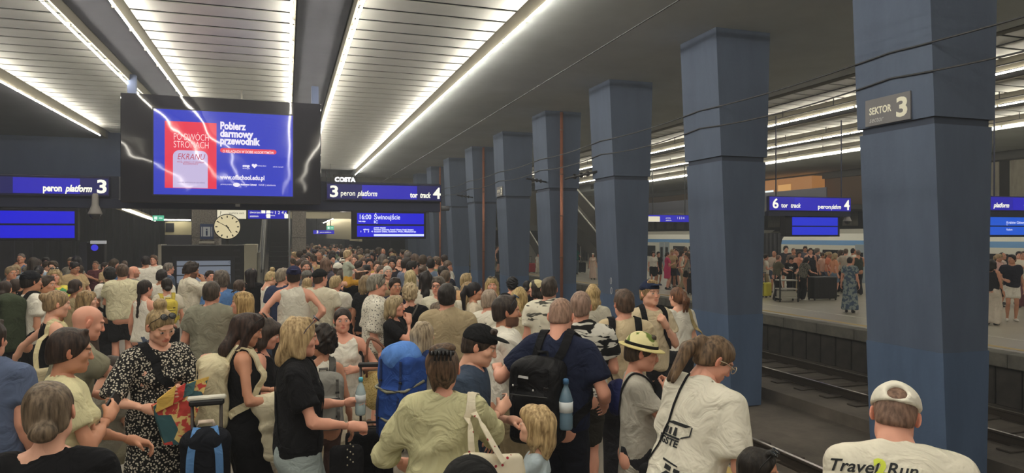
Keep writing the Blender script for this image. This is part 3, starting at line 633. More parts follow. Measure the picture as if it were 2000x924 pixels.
# ================================================================== soft bodies: distance fields meshed with surface nets
class Vol:
    def __init__(s, lo, hi, res):
        s.h = res; s.lo = np.array(lo, np.float32)-2*res; n = np.ceil((np.array(hi)-s.lo)/res).astype(int)+3
        s.ax = [(s.lo[i]+np.arange(n[i])*res).astype(np.float32) for i in range(3)]
        s.F = np.full(tuple(n), .5, np.float32)
    def sub(s, lo, hi):
        sl = []
        for i in range(3):
            a = max(0, int((lo[i]-s.lo[i])/s.h)); b = min(len(s.ax[i]), int((hi[i]-s.lo[i])/s.h)+2)
            if b <= a: return None, None
            sl.append(slice(a, b))
        sl = tuple(sl)
        return sl, (s.ax[0][sl[0]][:, None, None], s.ax[1][sl[1]][None, :, None], s.ax[2][sl[2]][None, None, :])
    def put(s, sl, d, k, op):
        A = s.F[sl]
        if op == 'add':
            if k > 0: q = np.maximum(k-np.abs(A-d), 0)/k; s.F[sl] = np.minimum(A, d)-q*q*k*.25
            else: s.F[sl] = np.minimum(A, d)
        else:
            d = -d
            if k > 0: q = np.maximum(k-np.abs(A-d), 0)/k; s.F[sl] = np.maximum(A, d)+q*q*k*.25
            else: s.F[sl] = np.maximum(A, d)
    def cone(s, a, b, ra, rb, k=.03, flat=None, cut=None, op='add'):
        a = np.array(a, np.float32); b = np.array(b, np.float32); m = max(ra, rb)+k+2.5*s.h
        sl, g = s.sub(np.minimum(a, b)-m, np.maximum(a, b)+m)
        if sl is None: return s
        p = [g[i]-a[i] for i in range(3)]; ab = b-a
        if flat is not None:
            ax, f = flat; ax = np.array(ax, np.float32)
            q = (p[0]*ax[0]+p[1]*ax[1]+p[2]*ax[2])*(f-1); P = [p[i]+ax[i]*q for i in range(3)]; AB = ab+ax*(ab@ax)*(f-1)
        else: P, AB = p, ab
        t = np.clip((P[0]*AB[0]+P[1]*AB[1]+P[2]*AB[2])/max(1e-9, float(AB@AB)), 0, 1)
        d = np.sqrt((P[0]-t*AB[0])**2+(P[1]-t*AB[1])**2+(P[2]-t*AB[2])**2)-(ra+(rb-ra)*t)
        if flat is not None and flat[1] > 1: d = d/(.5+.5*flat[1])
        if cut is not None:
            for c0, cn in (cut if isinstance(cut, list) else [cut]):
                d = np.maximum(d, (g[0]-c0[0])*cn[0]+(g[1]-c0[1])*cn[1]+(g[2]-c0[2])*cn[2])
        s.put(sl, d, k, op); return s
    def ell(s, c, r, k=.02, op='add', rot=None, cut=None):
        c = np.array(c, np.float32); r = np.array(r, np.float32); m = r.max()+k+2.5*s.h
        sl, g = s.sub(c-m, c+m)
        if sl is None: return s
        p = [g[i]-c[i] for i in range(3)]
        if rot is not None: p = [p[0]*rot[0][j]+p[1]*rot[1][j]+p[2]*rot[2][j] for j in range(3)]
        k0 = np.sqrt((p[0]/r[0])**2+(p[1]/r[1])**2+(p[2]/r[2])**2); k1 = np.sqrt((p[0]/r[0]**2)**2+(p[1]/r[1]**2)**2+(p[2]/r[2]**2)**2)
        d = k0*(k0-1)/np.maximum(k1, 1e-6)
        if cut is not None:
            for c0, cn in (cut if isinstance(cut, list) else [cut]):
                d = np.maximum(d, (g[0]-c0[0])*cn[0]+(g[1]-c0[1])*cn[1]+(g[2]-c0[2])*cn[2])
        s.put(sl, d, k, op); return s
    def rbox(s, c, half, rad, k=.0, op='add', rot=None):
        c = np.array(c, np.float32); hf = np.array(half, np.float32); m = np.linalg.norm(hf)+k+2.5*s.h
        sl, g = s.sub(c-m, c+m)
        if sl is None: return s
        p = [g[i]-c[i] for i in range(3)]
        if rot is not None: p = [p[0]*rot[0][j]+p[1]*rot[1][j]+p[2]*rot[2][j] for j in range(3)]
        q = [np.abs(p[i])-hf[i]+rad for i in range(3)]
        d = np.sqrt(np.maximum(q[0], 0)**2+np.maximum(q[1], 0)**2+np.maximum(q[2], 0)**2)+np.minimum(np.maximum(np.maximum(q[0], q[1]), q[2]), 0)-rad
        s.put(sl, d, k, op); return s
    def plane(s, c, n, k=.0):                 # keep the side the normal points away from
        n = np.array(n, np.float32); n /= np.linalg.norm(n)
        d = (s.ax[0]-c[0])[:, None, None]*n[0]+(s.ax[1]-c[1])[None, :, None]*n[1]+(s.ax[2]-c[2])[None, None, :]*n[2]
        if k > 0: q = np.maximum(k-np.abs(s.F-d), 0)/k; s.F = np.maximum(s.F, d)+q*q*k*.25
        else: s.F = np.maximum(s.F, d)
        return s
    def noise(s, amp, fr, seed=0, stretch=(1, 1, 1)):
        r = np.random.default_rng(seed); x = s.ax[0][:, None, None]*stretch[0]; y = s.ax[1][None, :, None]*stretch[1]; z = s.ax[2][None, None, :]*stretch[2]
        for _ in range(3):
            a = r.normal(size=(3, 3)); ph = r.uniform(0, 6.28, 3); a /= np.linalg.norm(a, axis=1)[:, None]; f = fr*r.uniform(.7, 1.4)
            s.F += amp*.5*np.sin(f*(a[0, 0]*x+a[0, 1]*y+a[0, 2]*z)+ph[0]+1.6*np.sin(.55*f*(a[1, 0]*x+a[1, 1]*y+a[1, 2]*z)+ph[1])).astype(np.float32)
        return s
    def nets(s):
        F = s.F; F[0], F[-1], F[:, 0], F[:, -1], F[:, :, 0], F[:, :, -1] = (np.maximum(F[0], .01), np.maximum(F[-1], .01), np.maximum(F[:, 0], .01), np.maximum(F[:, -1], .01), np.maximum(F[:, :, 0], .01), np.maximum(F[:, :, -1], .01))
        S = F < 0; c = np.zeros(tuple(n-1 for n in F.shape), np.int8)
        for i in (0, 1):
            for j in (0, 1):
                for k in (0, 1): c += S[i:F.shape[0]-1+i, j:F.shape[1]-1+j, k:F.shape[2]-1+k]
        act = (c > 0) & (c < 8); I, J, K = np.nonzero(act); n = len(I)
        if n == 0: return np.zeros((0, 3), np.float32), np.zeros((0, 4), np.int32)
        idx = np.full(c.shape, -1, np.int32); idx[I, J, K] = np.arange(n)
        pos = np.zeros((n, 3), np.float32); cnt = np.zeros(n, np.float32)
        co = [(i, j, k) for i in (0, 1) for j in (0, 1) for k in (0, 1)]; fv = {o: F[I+o[0], J+o[1], K+o[2]] for o in co}
        for o in co:
            for axn in range(3):
                if o[axn]: continue
                o2 = list(o); o2[axn] = 1; o2 = tuple(o2); f1, f2 = fv[o], fv[o2]; m = (f1 < 0) != (f2 < 0)
                t = np.where(m, f1/np.where(m, f1-f2, 1), 0)
                for q in range(3): pos[:, q] += np.where(m, o[q]+(t if q == axn else 0), 0)
                cnt += m
        v = (np.stack([I, J, K], 1)+pos/cnt[:, None])*s.h+s.lo; Q = []
        for axn in range(3):
            b1, b2 = (axn+1) % 3, (axn+2) % 3
            sa = [slice(None)]*3; sb = [slice(None)]*3; sa[axn] = slice(0, -1); sb[axn] = slice(1, None)
            A, B = S[tuple(sa)], S[tuple(sb)]
            E = np.nonzero(A != B); E = np.stack(E, 1); ok = (E[:, b1] > 0) & (E[:, b2] > 0) & (E[:, b1] < F.shape[b1]-1) & (E[:, b2] < F.shape[b2]-1); E = E[ok]
            ins = A[E[:, 0], E[:, 1], E[:, 2]]; cs = []
            for d1, d2 in ((-1, -1), (0, -1), (0, 0), (-1, 0)):
                e = E.copy(); e[:, b1] += d1; e[:, b2] += d2; cs.append(idx[e[:, 0], e[:, 1], e[:, 2]])
            q = np.stack(cs, 1); q[~ins] = q[~ins][:, ::-1]; Q.append(q)
        return v, np.concatenate(Q)

def relax(VQ, it=2):                        # soften the grid steps
    V, Q = VQ
    if len(Q) == 0: return VQ
    a = Q.ravel(); b = Q[:, [1, 2, 3, 0]].ravel(); n = len(V); i = np.concatenate([a, b]); j = np.concatenate([b, a]); c = np.bincount(i, minlength=n)
    for _ in range(it):
        V = np.stack([V[:, k]*.4+.6*np.bincount(i, V[j, k], n)/np.maximum(c, 1) for k in range(3)], 1).astype(np.float32)
    return V, Q
def unit(v): v = np.asarray(v, float); return v/max(1e-9, np.linalg.norm(v))
def rotm(pitch=0, yaw=0, roll=0):           # pitch: nod forward, yaw: turn to the person's right, roll: tilt to the right
    cp, sp = math.cos(-pitch), math.sin(-pitch); Rx = np.array([[1, 0, 0], [0, cp, -sp], [0, sp, cp]])
    c, s_ = math.cos(-yaw), math.sin(-yaw); Rz = np.array([[c, -s_, 0], [s_, c, 0], [0, 0, 1]])
    c, s_ = math.cos(roll), math.sin(roll); Ry = np.array([[c, 0, s_], [0, 1, 0], [-s_, 0, c]])
    return Rz@Rx@Ry

# ---- hands: wrist at origin, fingers along +y, back of the hand +z, thumb on -x (right hand)
_HANDS = {}
def hand(pose, res):
    key = (pose, res)
    if key not in _HANDS:
        curl = {'relaxed': (.30, .35, .25), 'grip': (1.0, 1.25, .7), 'flat': (.05, .08, .05), 'hold': (.55, .75, .45), 'point': (1.1, 1.3, .8)}[pose]
        v = Vol((-.085, -.03, -.11), (.06, .20, .05), res); rk = max(.0085, res*1.05)
        for x in (-.026, -.009, .009, .025): v.cone((x*.55, .0, 0), (x, .082, 0), .020, .0135, .02)
        v.cone((0, -.03, 0), (0, .01, 0), .026, .026, .02)
        for i, (x, L) in enumerate(((-.03, .95), (-.0105, 1.06), (.0095, 1.0), (.0285, .8))):
            p = np.array((x, .084, .002)); a = 0.0; sp = (x+.001)*1.6
            cs = curl if not (pose == 'point' and i == 0) else (.05, .1, .05)
            for j, ln in enumerate((.043, .027, .021)):
                a += cs[j]*(1+.08*(i-1)); q = p+np.array((sp*ln*(1 if j == 0 else .4), math.cos(a)*ln*L, -math.sin(a)*ln*L)); v.cone(p, q, rk*(1-.1*j), rk*(1-.1*(j+1)), .003); p = q
        t = {'flat': ((-.03, .02, -.008), (-.06, .055, -.012), (-.07, .085, -.014)), 'relaxed': ((-.024, .02, -.01), (-.05, .055, -.022), (-.052, .088, -.03))}.get(pose, ((-.022, .02, -.014), (-.045, .05, -.034), (-.03, .078, -.05)))
        v.cone((-.008, .012, -.004), t[0], .019, .016, .01); v.cone(t[0], t[1], .0145, .0115, .006); v.cone(t[1], t[2], .011, .0085, .004)
        _HANDS[key] = v.nets()
    return _HANDS[key]
# ---- heads: origin in the middle of the skull, face +y
_HEADS = {}
def head(kind, res):
    key = (kind, res)
    if key in _HEADS: return _HEADS[key]
    v = Vol((-.10, -.125, -.22), (.10, .135, .135), res); m = kind == 'm'; ch = kind == 'c'
    v.ell((0, -.014, .034), (.077, .098, .089), 0)
    v.ell((0, .022, -.028), (.061 if not ch else .064, .066, .080), .03)
    v.ell((0, .044, -.074), (.047 if m else .041, .044, .036), .03); v.ell((0, .074, -.098 if not ch else -.09), (.02, .016, .014), .025)
    for s_ in (-1, 1):
        v.ell((s_*.043, .056, -.02), (.026, .026, .022), .02); v.ell((s_*.047, .012, -.07), (.016, .03, .025), .03)
    if not ch: v.cone((-.034, .083, .028), (.034, .083, .028), .012 if m else .009, .012 if m else .009, .02)
    for s_ in (-1, 1): v.ell((s_*.031, .104, .008), (.019, .017, .0125), .012, 'sub')
    for s_ in (-1, 1): v.ell((s_*.031, .0795, .007), (.0145, .0135, .0125), .003)
    nl = .8 if ch else 1.0
    v.cone((0, .090, .012), (0, .090+.017*nl, -.027), .0085, .0125*(.9 if not m else 1), .012); v.ell((0, .09+.014*nl, -.030), (.017*nl, .012, .009), .008)
    v.cone((-.019, .087, -.0535), (.019, .087, -.0535), .0055, .0055, .008); v.cone((-.016, .089, -.0655), (.016, .089, -.0655), .007, .007, .006); v.cone((-.02, .099, -.0595), (.02, .099, -.0595), .0025, .0025, .004, op='sub')
    for s_ in (-1, 1):
        ro = rotm(0, s_*-.5, 0); v.ell((s_*.082, -.012, -.002), (.008, .02, .032), .006, rot=ro); v.ell((s_*.089, -.004, .002), (.006, .011, .018), .004, 'sub', rot=ro)
    nr = .057 if m else (.046 if not ch else .043)
    v.cone((0, -.022, -.05), (0, -.04, -.215), nr, nr*1.04, .035)
    P, Q = v.nets(); x, y, z = P.T; ax_ = np.abs(x)
    reg = np.zeros(len(P), np.int8)          # 0 skin 1 lip 2 eye white 3 iris 4 brow 5 beard area 6 ear/nose flush
    beard = (z < -.030) & (y > -.02+.0*x) & (z > -.125) & ~((ax_ < .03) & (z > -.049))
    reg[beard] = 5; reg[((ax_ > .074) | ((y > .1) & (z > -.045) & (z < .0)))] = 6
    reg[(np.abs(z+.0595) < .0105*np.clip(1.25-ax_/.03, .2, 1)) & (ax_ < .024) & (y > .082)] = 1
    e = np.sqrt((ax_-.031)**2+((z-.007)*1.35)**2); reg[(e < .0125) & (y > .078)] = 2; reg[(np.sqrt((ax_-.031)**2+(z-.007)**2) < .0062) & (y > .078)] = 3
    reg[(np.abs(z-(.0275-.08*np.abs(ax_-.03))) < .0048) & (ax_ > .013) & (ax_ < .05) & (y > .06)] = 4
    _HEADS[key] = (P, Q, reg); return _HEADS[key]
def hair_vol(style, hs_res, kind='m', seed=1, length=1.0):
    """closed hair shapes in the head frame"""
    t = {'buzz': .004, 'short': .012, 'thick': .022, 'curly': .022, 'tight': .008}.get(style, .014)
    lo, hi = (-.16, -.19, -.48), (.16, .16, .24); v = Vol(lo, hi, hs_res)
    def shell(t, nape=-.085, front=(.088, .070), ear=(.028, -.025)):
        v.ell((0, -.014, .036), (.077+t, .098+t, .089+t), 0); v.ell((0, -.045, -.03), (.066+t, .058+t, .075), .03)
        f, e = np.array(front), np.array(ear); d = e-f; n = unit((-d[1], d[0])); n = n if n[0] > 0 else -n
        v.plane((0, f[0], f[1]), (0, n[0], n[1]), .015)
        e2 = np.array((-.085, nape)); d = e2-e; n = unit((-d[1], d[0])); n = n if n[1] < 0 else -n
        v.plane((0, e[0], e[1]), (0, n[0], n[1]), .015)
    if style in ('buzz', 'short', 'thick', 'curly'):
        shell(t, -.07 if style != 'curly' else -.085)
        if style in ('thick', 'short'): v.cone((-.04, .06, .112), (.04, .05, .122), .012+t*.4, .012+t*.4, .02)
        v.noise({'buzz': .001, 'short': .003, 'thick': .007, 'curly': .013}[style], 75 if style != 'curly' else 110, seed)
    elif style == 'crop':                       # receding ring of short hair
        shell(.007, -.07, (.02, .11), (.02, -.03)); v.noise(.003, 80, seed)
    elif style in ('bun', 'lowbun', 'pony', 'topbun', 'updo', 'braid', 'tight'):
        shell(.009, -.075); 
        if style == 'bun': v.ell((0, -.125, .055), (.042, .036, .04), .015)
        if style == 'topbun': v.ell((0, -.05, .155), (.048, .046, .04), .015)
        if style == 'lowbun': v.ell((0, -.12, -.055), (.05, .036, .036), .02)
        if style == 'updo':
            v.ell((0, -.105, .03), (.062, .045, .075), .03); v.ell((.02, -.085, .125), (.055, .04, .03), .02); v.ell((-.03, -.09, .115), (.04, .035, .03), .02); v.cone((.05, .03, .02), (.075, .02, -.07), .008, .004, .01); v.cone((-.05, -.09, -.01), (-.04, -.085, -.10), .028, .008, .03); v.cone((.035, -.09, -.02), (.03, -.085, -.09), .03, .008, .03); v.ell((-.055, -.06, .04), (.04, .05, .06), .03)
        if style == 'pony':
            v.ell((0, -.118, .055), (.024, .022, .024), .012)
            for dx in (-.012, .012): v.cone((0, -.13, .055), (dx, -.165, -.03), .026, .034, .02); v.cone((dx, -.165, -.03), (dx*2.2, -.150, -.20*length), .036, .016, .02)
        if style == 'braid':
            for q in range(7): v.ell((.012*(q % 2)-.006, -.11-.004*q, -.04-.055*q), (.026-.0015*q, .022, .036), .012)
        v.noise(.004, 90, seed, (1, 1, .35))
    else:                                        # bob, long, wavy, fringe
        v.ell((0, -.014, .036), (.092, .112, .103), 0)
        L = {'bob': .16, 'long': .34, 'wavy': .30, 'childbob': .15}[style]*length
        w = .05 if style != 'bob' else .052
        for s_ in (-1, 1):
            v.cone((s_*.062, -.01, .03), (s_*.072, -.005, -L*.55), .042, .036, .03); v.cone((s_*.072, -.005, -L*.55), (s_*.062, -.01, -L), .036, .016, .03)
        v.cone((0, -.07, .0), (0, -.085, -L*.6), .075, .066, .04, ((0, 1, 0), 1.3)); v.cone((0, -.085, -L*.6), (0, -.085, -L*1.05), .066, .045, .04, ((0, 1, 0), 1.5))
        v.ell((0, .125, -.06), (.060, .105, .125), .015, 'sub'); v.ell((0, .135, -.055), (.16, .098, .118), .015, 'sub')
        if style == 'childbob': v.ell((0, .055, .075), (.07, .055, .045), .02)
        v.noise({'bob': .008, 'long': .006, 'wavy': .014, 'childbob': .006}[style], 60, seed, (1, 1, .35))
    return v.nets()
_HAIR = {}
def hair(style, res, seed=1, length=1.0):
    k = (style, res, seed, length)
    if k not in _HAIR: _HAIR[k] = hair_vol(style, res, 'm', seed, length)
    return _HAIR[k]
_HATS = {}
def hat(kind, res):
    """dict part -> (verts, quads) in the head frame"""
    key = (kind, res)
    if key in _HATS: return _HATS[key]
    out = {}
    def crown(t=.018, z=.035, tilt=.10, top=1.0):
        v = Vol((-.13, -.16, -.02), (.13, .16, .19), res); v.ell((0, -.014, .036), (.077+t, .098+t, (.089+t)*top), 0); v.plane((0, 0, z), (0, tilt, -1), .004); return v
    if kind in ('cap', 'capback', 'dadcap'):
        v = crown(.017)
        if kind == 'dadcap': v.ell((0, -.125, .065), (.042, .05, .032), .006, 'sub')
        v.noise(.0015, 60, 3); out['crown'] = v.nets()
        s_ = 1 if kind == 'cap' else -1
        if kind == 'dadcap': s_ = 1
        b = Vol((-.12, -.24, -.05), (.12, .24, .12), min(res, .005)); b.ell((0, s_*.105, .044 if s_ > 0 else .05), (.083, .095, .05), 0)
        b.ell((0, s_*.105, .026 if s_ > 0 else .032), (.2, .2, .0555), .003, 'sub'); b.plane((0, s_*.07, 0), (0, -s_, 0))
        out['visor'] = b.nets()
        if kind != 'capback':
            k2 = Vol((-.03, -.03, .1), (.03, .03, .16), res); k2.ell((0, -.014, .145), (.011, .011, .006), 0); out['button'] = k2.nets()
    elif kind == 'fedora':
        v = crown(.016, .03, .05, 1.05); v.cone((0, -.07, .165), (0, .06, .16), .012, .02, .03, op='sub'); out['crown'] = v.nets()
        b = Vol((-.17, -.19, -.02), (.17, .19, .09), .005); b.ell((0, -.01, .036), (.142, .160, .014), 0); b.plane((0, 0, .058), (0, 0, 1)); out['brim'] = b.nets()
        g = Vol((-.13, -.15, .0), (.13, .15, .1), .005); g.ell((0, -.014, .036), (.0945, .1155, .107), 0); g.plane((0, 0, .068), (0, 0, 1)); g.plane((0, 0, .038), (0, 0, -1)); out['band'] = g.nets()
    elif kind == 'beanie':
        v = crown(.018, .02, .15); out['crown'] = v.nets()
    _HATS[key] = out; return out
# ================================================================== people
SKIN = {'fair': 'e0ab92', 'rosy': 'd99e87', 'tan': 'c48c70', 'olive': 'b98468', 'dark': '8a5a43', 'kid': 'e6b59c'}
ARMS = {   # wrist target (right side, person frame, metres at 1.75 m), elbow hint, hand pose, back-of-hand hint
    'down': ((.255, .03, .885), (.1, -1, 0), 'relaxed', (1, .1, 0)),
    'bent': ((.20, .26, 1.10), (.4, -1, -.2), 'relaxed', (.6, 0, .8)),
    'phone': ((.09, .27, 1.20), (.5, -.6, -.8), 'hold', (.5, .8, -.1)),
    'chest': ((.03, .20, 1.25), (.8, -.3, -.8), 'hold', (.6, .7, .2)),
    'chin': ((.05, .19, 1.39), (.5, .1, -1), 'grip', (.5, .8, 0)),
    'mouth': ((.05, .19, 1.47), (.5, .1, -1), 'grip', (.6, .7, 0)),
    'hip': ((.20, -.03, 1.02), (1, -.5, .1), 'relaxed', (.8, -.6, .2)),
    'cross': ((-.10, .19, 1.19), (.8, .1, -.7), 'relaxed', (.2, 1, .2)),
    'strap': ((.10, .13, 1.33), (.6, -.2, -1), 'grip', (.3, .9, 0)),
    'carry': ((.26, .08, .90), (.2, -1, 0), 'grip', (1, 0, 0)),
    'fwd': ((.17, .42, 1.22), (.6, -.4, -.8), 'relaxed', (.2, 0, 1)),
    'up': ((.24, .34, 1.55), (.9, .1, -.6), 'relaxed', (.3, .8, .4)),
    'side': ((.52, .14, 1.18), (.3, -.8, -.2), 'relaxed', (0, 0, 1)),
    'back': ((.30, -.22, .98), (.5, -.7, .2), 'grip', (1, 0, 0)),
    'lap': ((.14, .34, .80), (.8, -.5, 0), 'relaxed', (.2, 0, 1)),
}
def ik(S, T, L1, L2, hint):
    S, T = np.array(S, float), np.array(T, float); d = T-S; D = np.linalg.norm(d)
    if D > (L1+L2)*.995: T = S+d/D*(L1+L2)*.995; d = T-S; D = np.linalg.norm(d)
    n = d/D; h = np.array(hint, float); h = h-n*(h@n); h = unit(h); a = (L1*L1-L2*L2+D*D)/(2*D); return S+n*a+h*math.sqrt(max(0, L1*L1-a*a)), T
def skeleton(sp):
    J = {}; f = sp['sex'] != 'm'; lean = R(sp.get('lean', 0)); Rl = rotm(lean, 0, R(sp.get('sway', 0))); piv = np.array((0, 0, .93))
    T = lambda p: Rl@(np.array(p, float)-piv)+piv
    b = sp.get('build', 1.0); sh = (.158 if f else .182)*(1+.5*(b-1)); J['Rl'], J['T'] = Rl, T
    if sp['sex'] == 'c': sh = .15
    J['neck'] = T((0, -.018, 1.46)); hp = R(sp.get('pitch', sp.get('lean', 0)*.5)); J['Rh'] = rotm(hp, R(sp.get('yaw', 0)), R(sp.get('roll', 0)))
    J['hs'] = {'m': 1.0, 'f': .97, 'c': 1.25}[sp['sex']]*sp.get('head', 1.0)
    J['head'] = J['neck']+rotm((hp+lean)*.5, 0, 0)@np.array((0, .028, .155*J['hs']+.012))
    seat = sp.get('seat')
    for s_, nm in ((-1, 'L'), (1, 'R')):
        a = sp.get('arm'+nm, 'down')
        if isinstance(a, str): tgt, pole, hp_, dh = ARMS[a]; tgt = (tgt[0]*s_, tgt[1], tgt[2]); pole = (pole[0]*s_, pole[1], pole[2]); dh = (dh[0]*s_, dh[1], dh[2]); tgt = T(tgt) if a not in ('down', 'carry') else np.array(tgt)+(T((0, 0, 1.42))-np.array((0, 0, 1.42)))*(.9)
        else: tgt, pole, hp_, dh = (list(a)+['relaxed', (s_, 0, .2)])[:4] if len(a) < 4 else a
        S = T((s_*sh, -.012, 1.415)); E, W = ik(S, tgt, .30, .255, pole)
        J['S'+nm], J['E'+nm], J['W'+nm], J['hand'+nm], J['dh'+nm] = S, E, W, hp_, dh
        hip = np.array((s_*.088, 0, .905)); step = sp.get('step', 0)*s_
        if seat: K, A = np.array((s_*.12, .42, .90+sp.get('kneeup', 0))), np.array((s_*.11, .42+sp.get('legout', 0), .50+sp.get('kneeup', 0)*.0))
        else: A = np.array((s_*sp.get('stance', .095), step-.02, .085)); K, A = ik(hip, A, .425, .42, (0, 1, 0))
        J['H'+nm], J['K'+nm], J['A'+nm] = hip, K, A
    return J
def hand_mat(J, nm):
    y = unit(J['W'+nm]-J['E'+nm]); z = np.array(J['dh'+nm], float); z = unit(z-y*(z@y)); x = np.cross(y, z); return np.stack([x, y, z], 1)
def torso(v, J, sp, off=0.0, k=.05, lo=.80, hi=2.0, neck=True, cut=None, drape=False):
    T, Rl = J['T'], J['Rl']; f = sp['sex'] == 'f'; c = sp['sex'] == 'c'; b = sp.get('build', 1.0); ax = Rl@np.array((0, 1, 0))
    P = lambda x, y, z: T((x, y, z))
    if f: rp, rw, rc, sb, sr, nr = .168, .132, .146, .118, .052, .045
    elif c: rp, rw, rc, sb, sr, nr = .135, .130, .134, .105, .046, .042
    else: rp, rw, rc, sb, sr, nr = .160, .150, .168, .142, .060, .056
    rp, rw, rc = rp*b+off, rw*b+off, rc*(1+.7*(b-1))+off; fl = (ax, 1.45)
    if lo < 1.0:
        v.cone(P(0, 0, .92), P(0, 0, 1.0), rp, rp*.97, k, fl, cut)
        if drape: v.cone(P(0, .0, 1.30), P(0, .0, lo-.06), rc*.97, max(rp, rc)*drape, k, fl, cut)
    v.cone(P(0, 0, 1.0), P(0, .005, 1.15), rp*.96, rw, k, fl, cut); v.cone(P(0, .005, 1.15), P(0, -.006, 1.34), rw, rc, k, fl, cut)
    v.cone(P(-sb, -.014, 1.415), P(sb, -.014, 1.415), sr+off*.7, sr+off*.7, k, None, cut)
    if b > 1.12: v.ell(P(0, .06, 1.06), (.13*b+off, .10*b+off, .13), k, cut=cut)
    if f:
        for s_ in (-1, 1): v.ell(P(s_*.072, .085, 1.275), (.066+off*.6, .058+off*.6, .062), k*.8, cut=cut)
    if f or not drape:
        for s_ in (-1, 1): v.ell(P(s_*.07, -.07, .90), (.085+off*.5, .07+off*.5, .085), k, cut=cut)
    v.cone(P(-.095, -.022, 1.435), P(0, -.026, 1.475), .038+off*.5, .036+off*.3, .03, None, cut); v.cone(P(.095, -.022, 1.435), P(0, -.026, 1.475), .038+off*.5, .036+off*.3, .03, None, cut)
    if neck: v.cone(J['neck']-Rl@np.array((0, 0, .04)), J['head']+J['Rh']@np.array((0, -.03, -.03))*J['hs'], nr, nr, .03)
def bounds(J, pad=.22):
    A = np.array([J[k] for k in J if isinstance(J[k], np.ndarray) and J[k].shape == (3,)]); lo, hi = A.min(0)-pad, A.max(0)+pad; lo[2] = max(lo[2], -.03); return lo, hi
def res_for(zc): return (.027, .0178, .0098, .0057, .0075) if zc < 5.3 else (.032, .0215, .0118, .0086, .0098) if zc < 8.5 else (.036, .028, .0145, .0115, .0125) if zc < 14 else (.044, .036, .018, .014, .015)
def make_body(J, sp, rs):
    lo, hi = bounds(J); v = Vol(lo, hi, rs[0]); ab = math.sqrt(sp.get('build', 1.0)); f = sp['sex'] != 'm'
    q = (.043, .036, .034, .025) if f else (.050, .042, .041, .028)
    if sp['sex'] == 'c': q = (.038, .031, .03, .023)
    torso(v, J, sp)
    for nm in 'LR':
        v.cone(J['S'+nm], J['E'+nm], q[0]*ab, q[1]*ab, .03); v.cone(J['E'+nm], J['E'+nm]*.6+J['W'+nm]*.4, q[1]*ab, q[2]*ab*1.04, .015); v.cone(J['E'+nm]*.6+J['W'+nm]*.4, J['W'+nm], q[2]*ab, q[3], .02)
        v.cone(J['H'+nm], J['K'+nm], (.062 if sp['sex'] == 'c' else .082)*ab, (.046 if sp['sex'] == 'c' else .054)*ab, .03); v.cone(J['K'+nm], J['K'+nm]*.65+J['A'+nm]*.35-np.array((0, .015, 0)), .05*ab, .056*ab, .02); v.cone(J['K'+nm]*.65+J['A'+nm]*.35-np.array((0, .015, 0)), J['A'+nm], .055*ab, .036, .02)
        v.cone(J['A'+nm]-np.array((0, .02, .05)), J['A'+nm]+np.array((.01 if nm == 'R' else -.01, .15, -.055)), .036, .026, .03)
    V, Q = relax(v.nets(), 1); reg = np.zeros(len(V), np.int8); parts = [(V, Q, reg)]
    for nm in 'LR':
        hv, hq = hand(J['hand'+nm], rs[4]); hv = hv.copy(); fl = nm == 'L'
        if fl: hv[:, 0] *= -1; hq = hq[:, ::-1]
        sc = .96 if f else 1.03
        if sp['sex'] == 'c': sc = .85
        parts.append(((hv*sc)@hand_mat(J, nm).T+J['W'+nm], hq, np.zeros(len(hv), np.int8)))
    P, HQ, hr = head(sp['sex'], rs[3]); parts.append(((P*J['hs'])@J['Rh'].T+J['head'], HQ, hr))
    n = 0; VV, QQ, RR = [], [], []
    for a, b_, c_ in parts: VV.append(a); QQ.append(b_+n); RR.append(c_); n += len(a)
    return np.concatenate(VV), np.concatenate(QQ), np.concatenate(RR)
def skin_cols(reg, V, sp):
    base = np.array(srgb(SKIN[sp.get('skin', 'fair')])); n = len(reg); col = np.tile(base, (n, 1))
    r = np.sin(V[:, 0]*31+V[:, 2]*23)*np.sin(V[:, 1]*37+V[:, 2]*17); col *= (1+.05*r)[:, None]
    hc = np.array(srgb(sp.get('brow', '4a3524')))
    col[reg == 1] = base*np.array((.86, .60, .60)) if sp['sex'] != 'f' else base*np.array((.85, .48, .50))
    col[reg == 2] = (.62, .58, .54); col[reg == 3] = (.05, .04, .035); col[reg == 4] = base*.25+hc*.6; col[reg == 6] = base*np.array((1.02, .85, .82))
    if sp.get('beard'): col[reg == 5] = base*.25+np.array(srgb(sp['beard']))*.75
    return np.concatenate([np.clip(col, 0, 1), np.ones((n, 1))], 1).astype(np.float32)
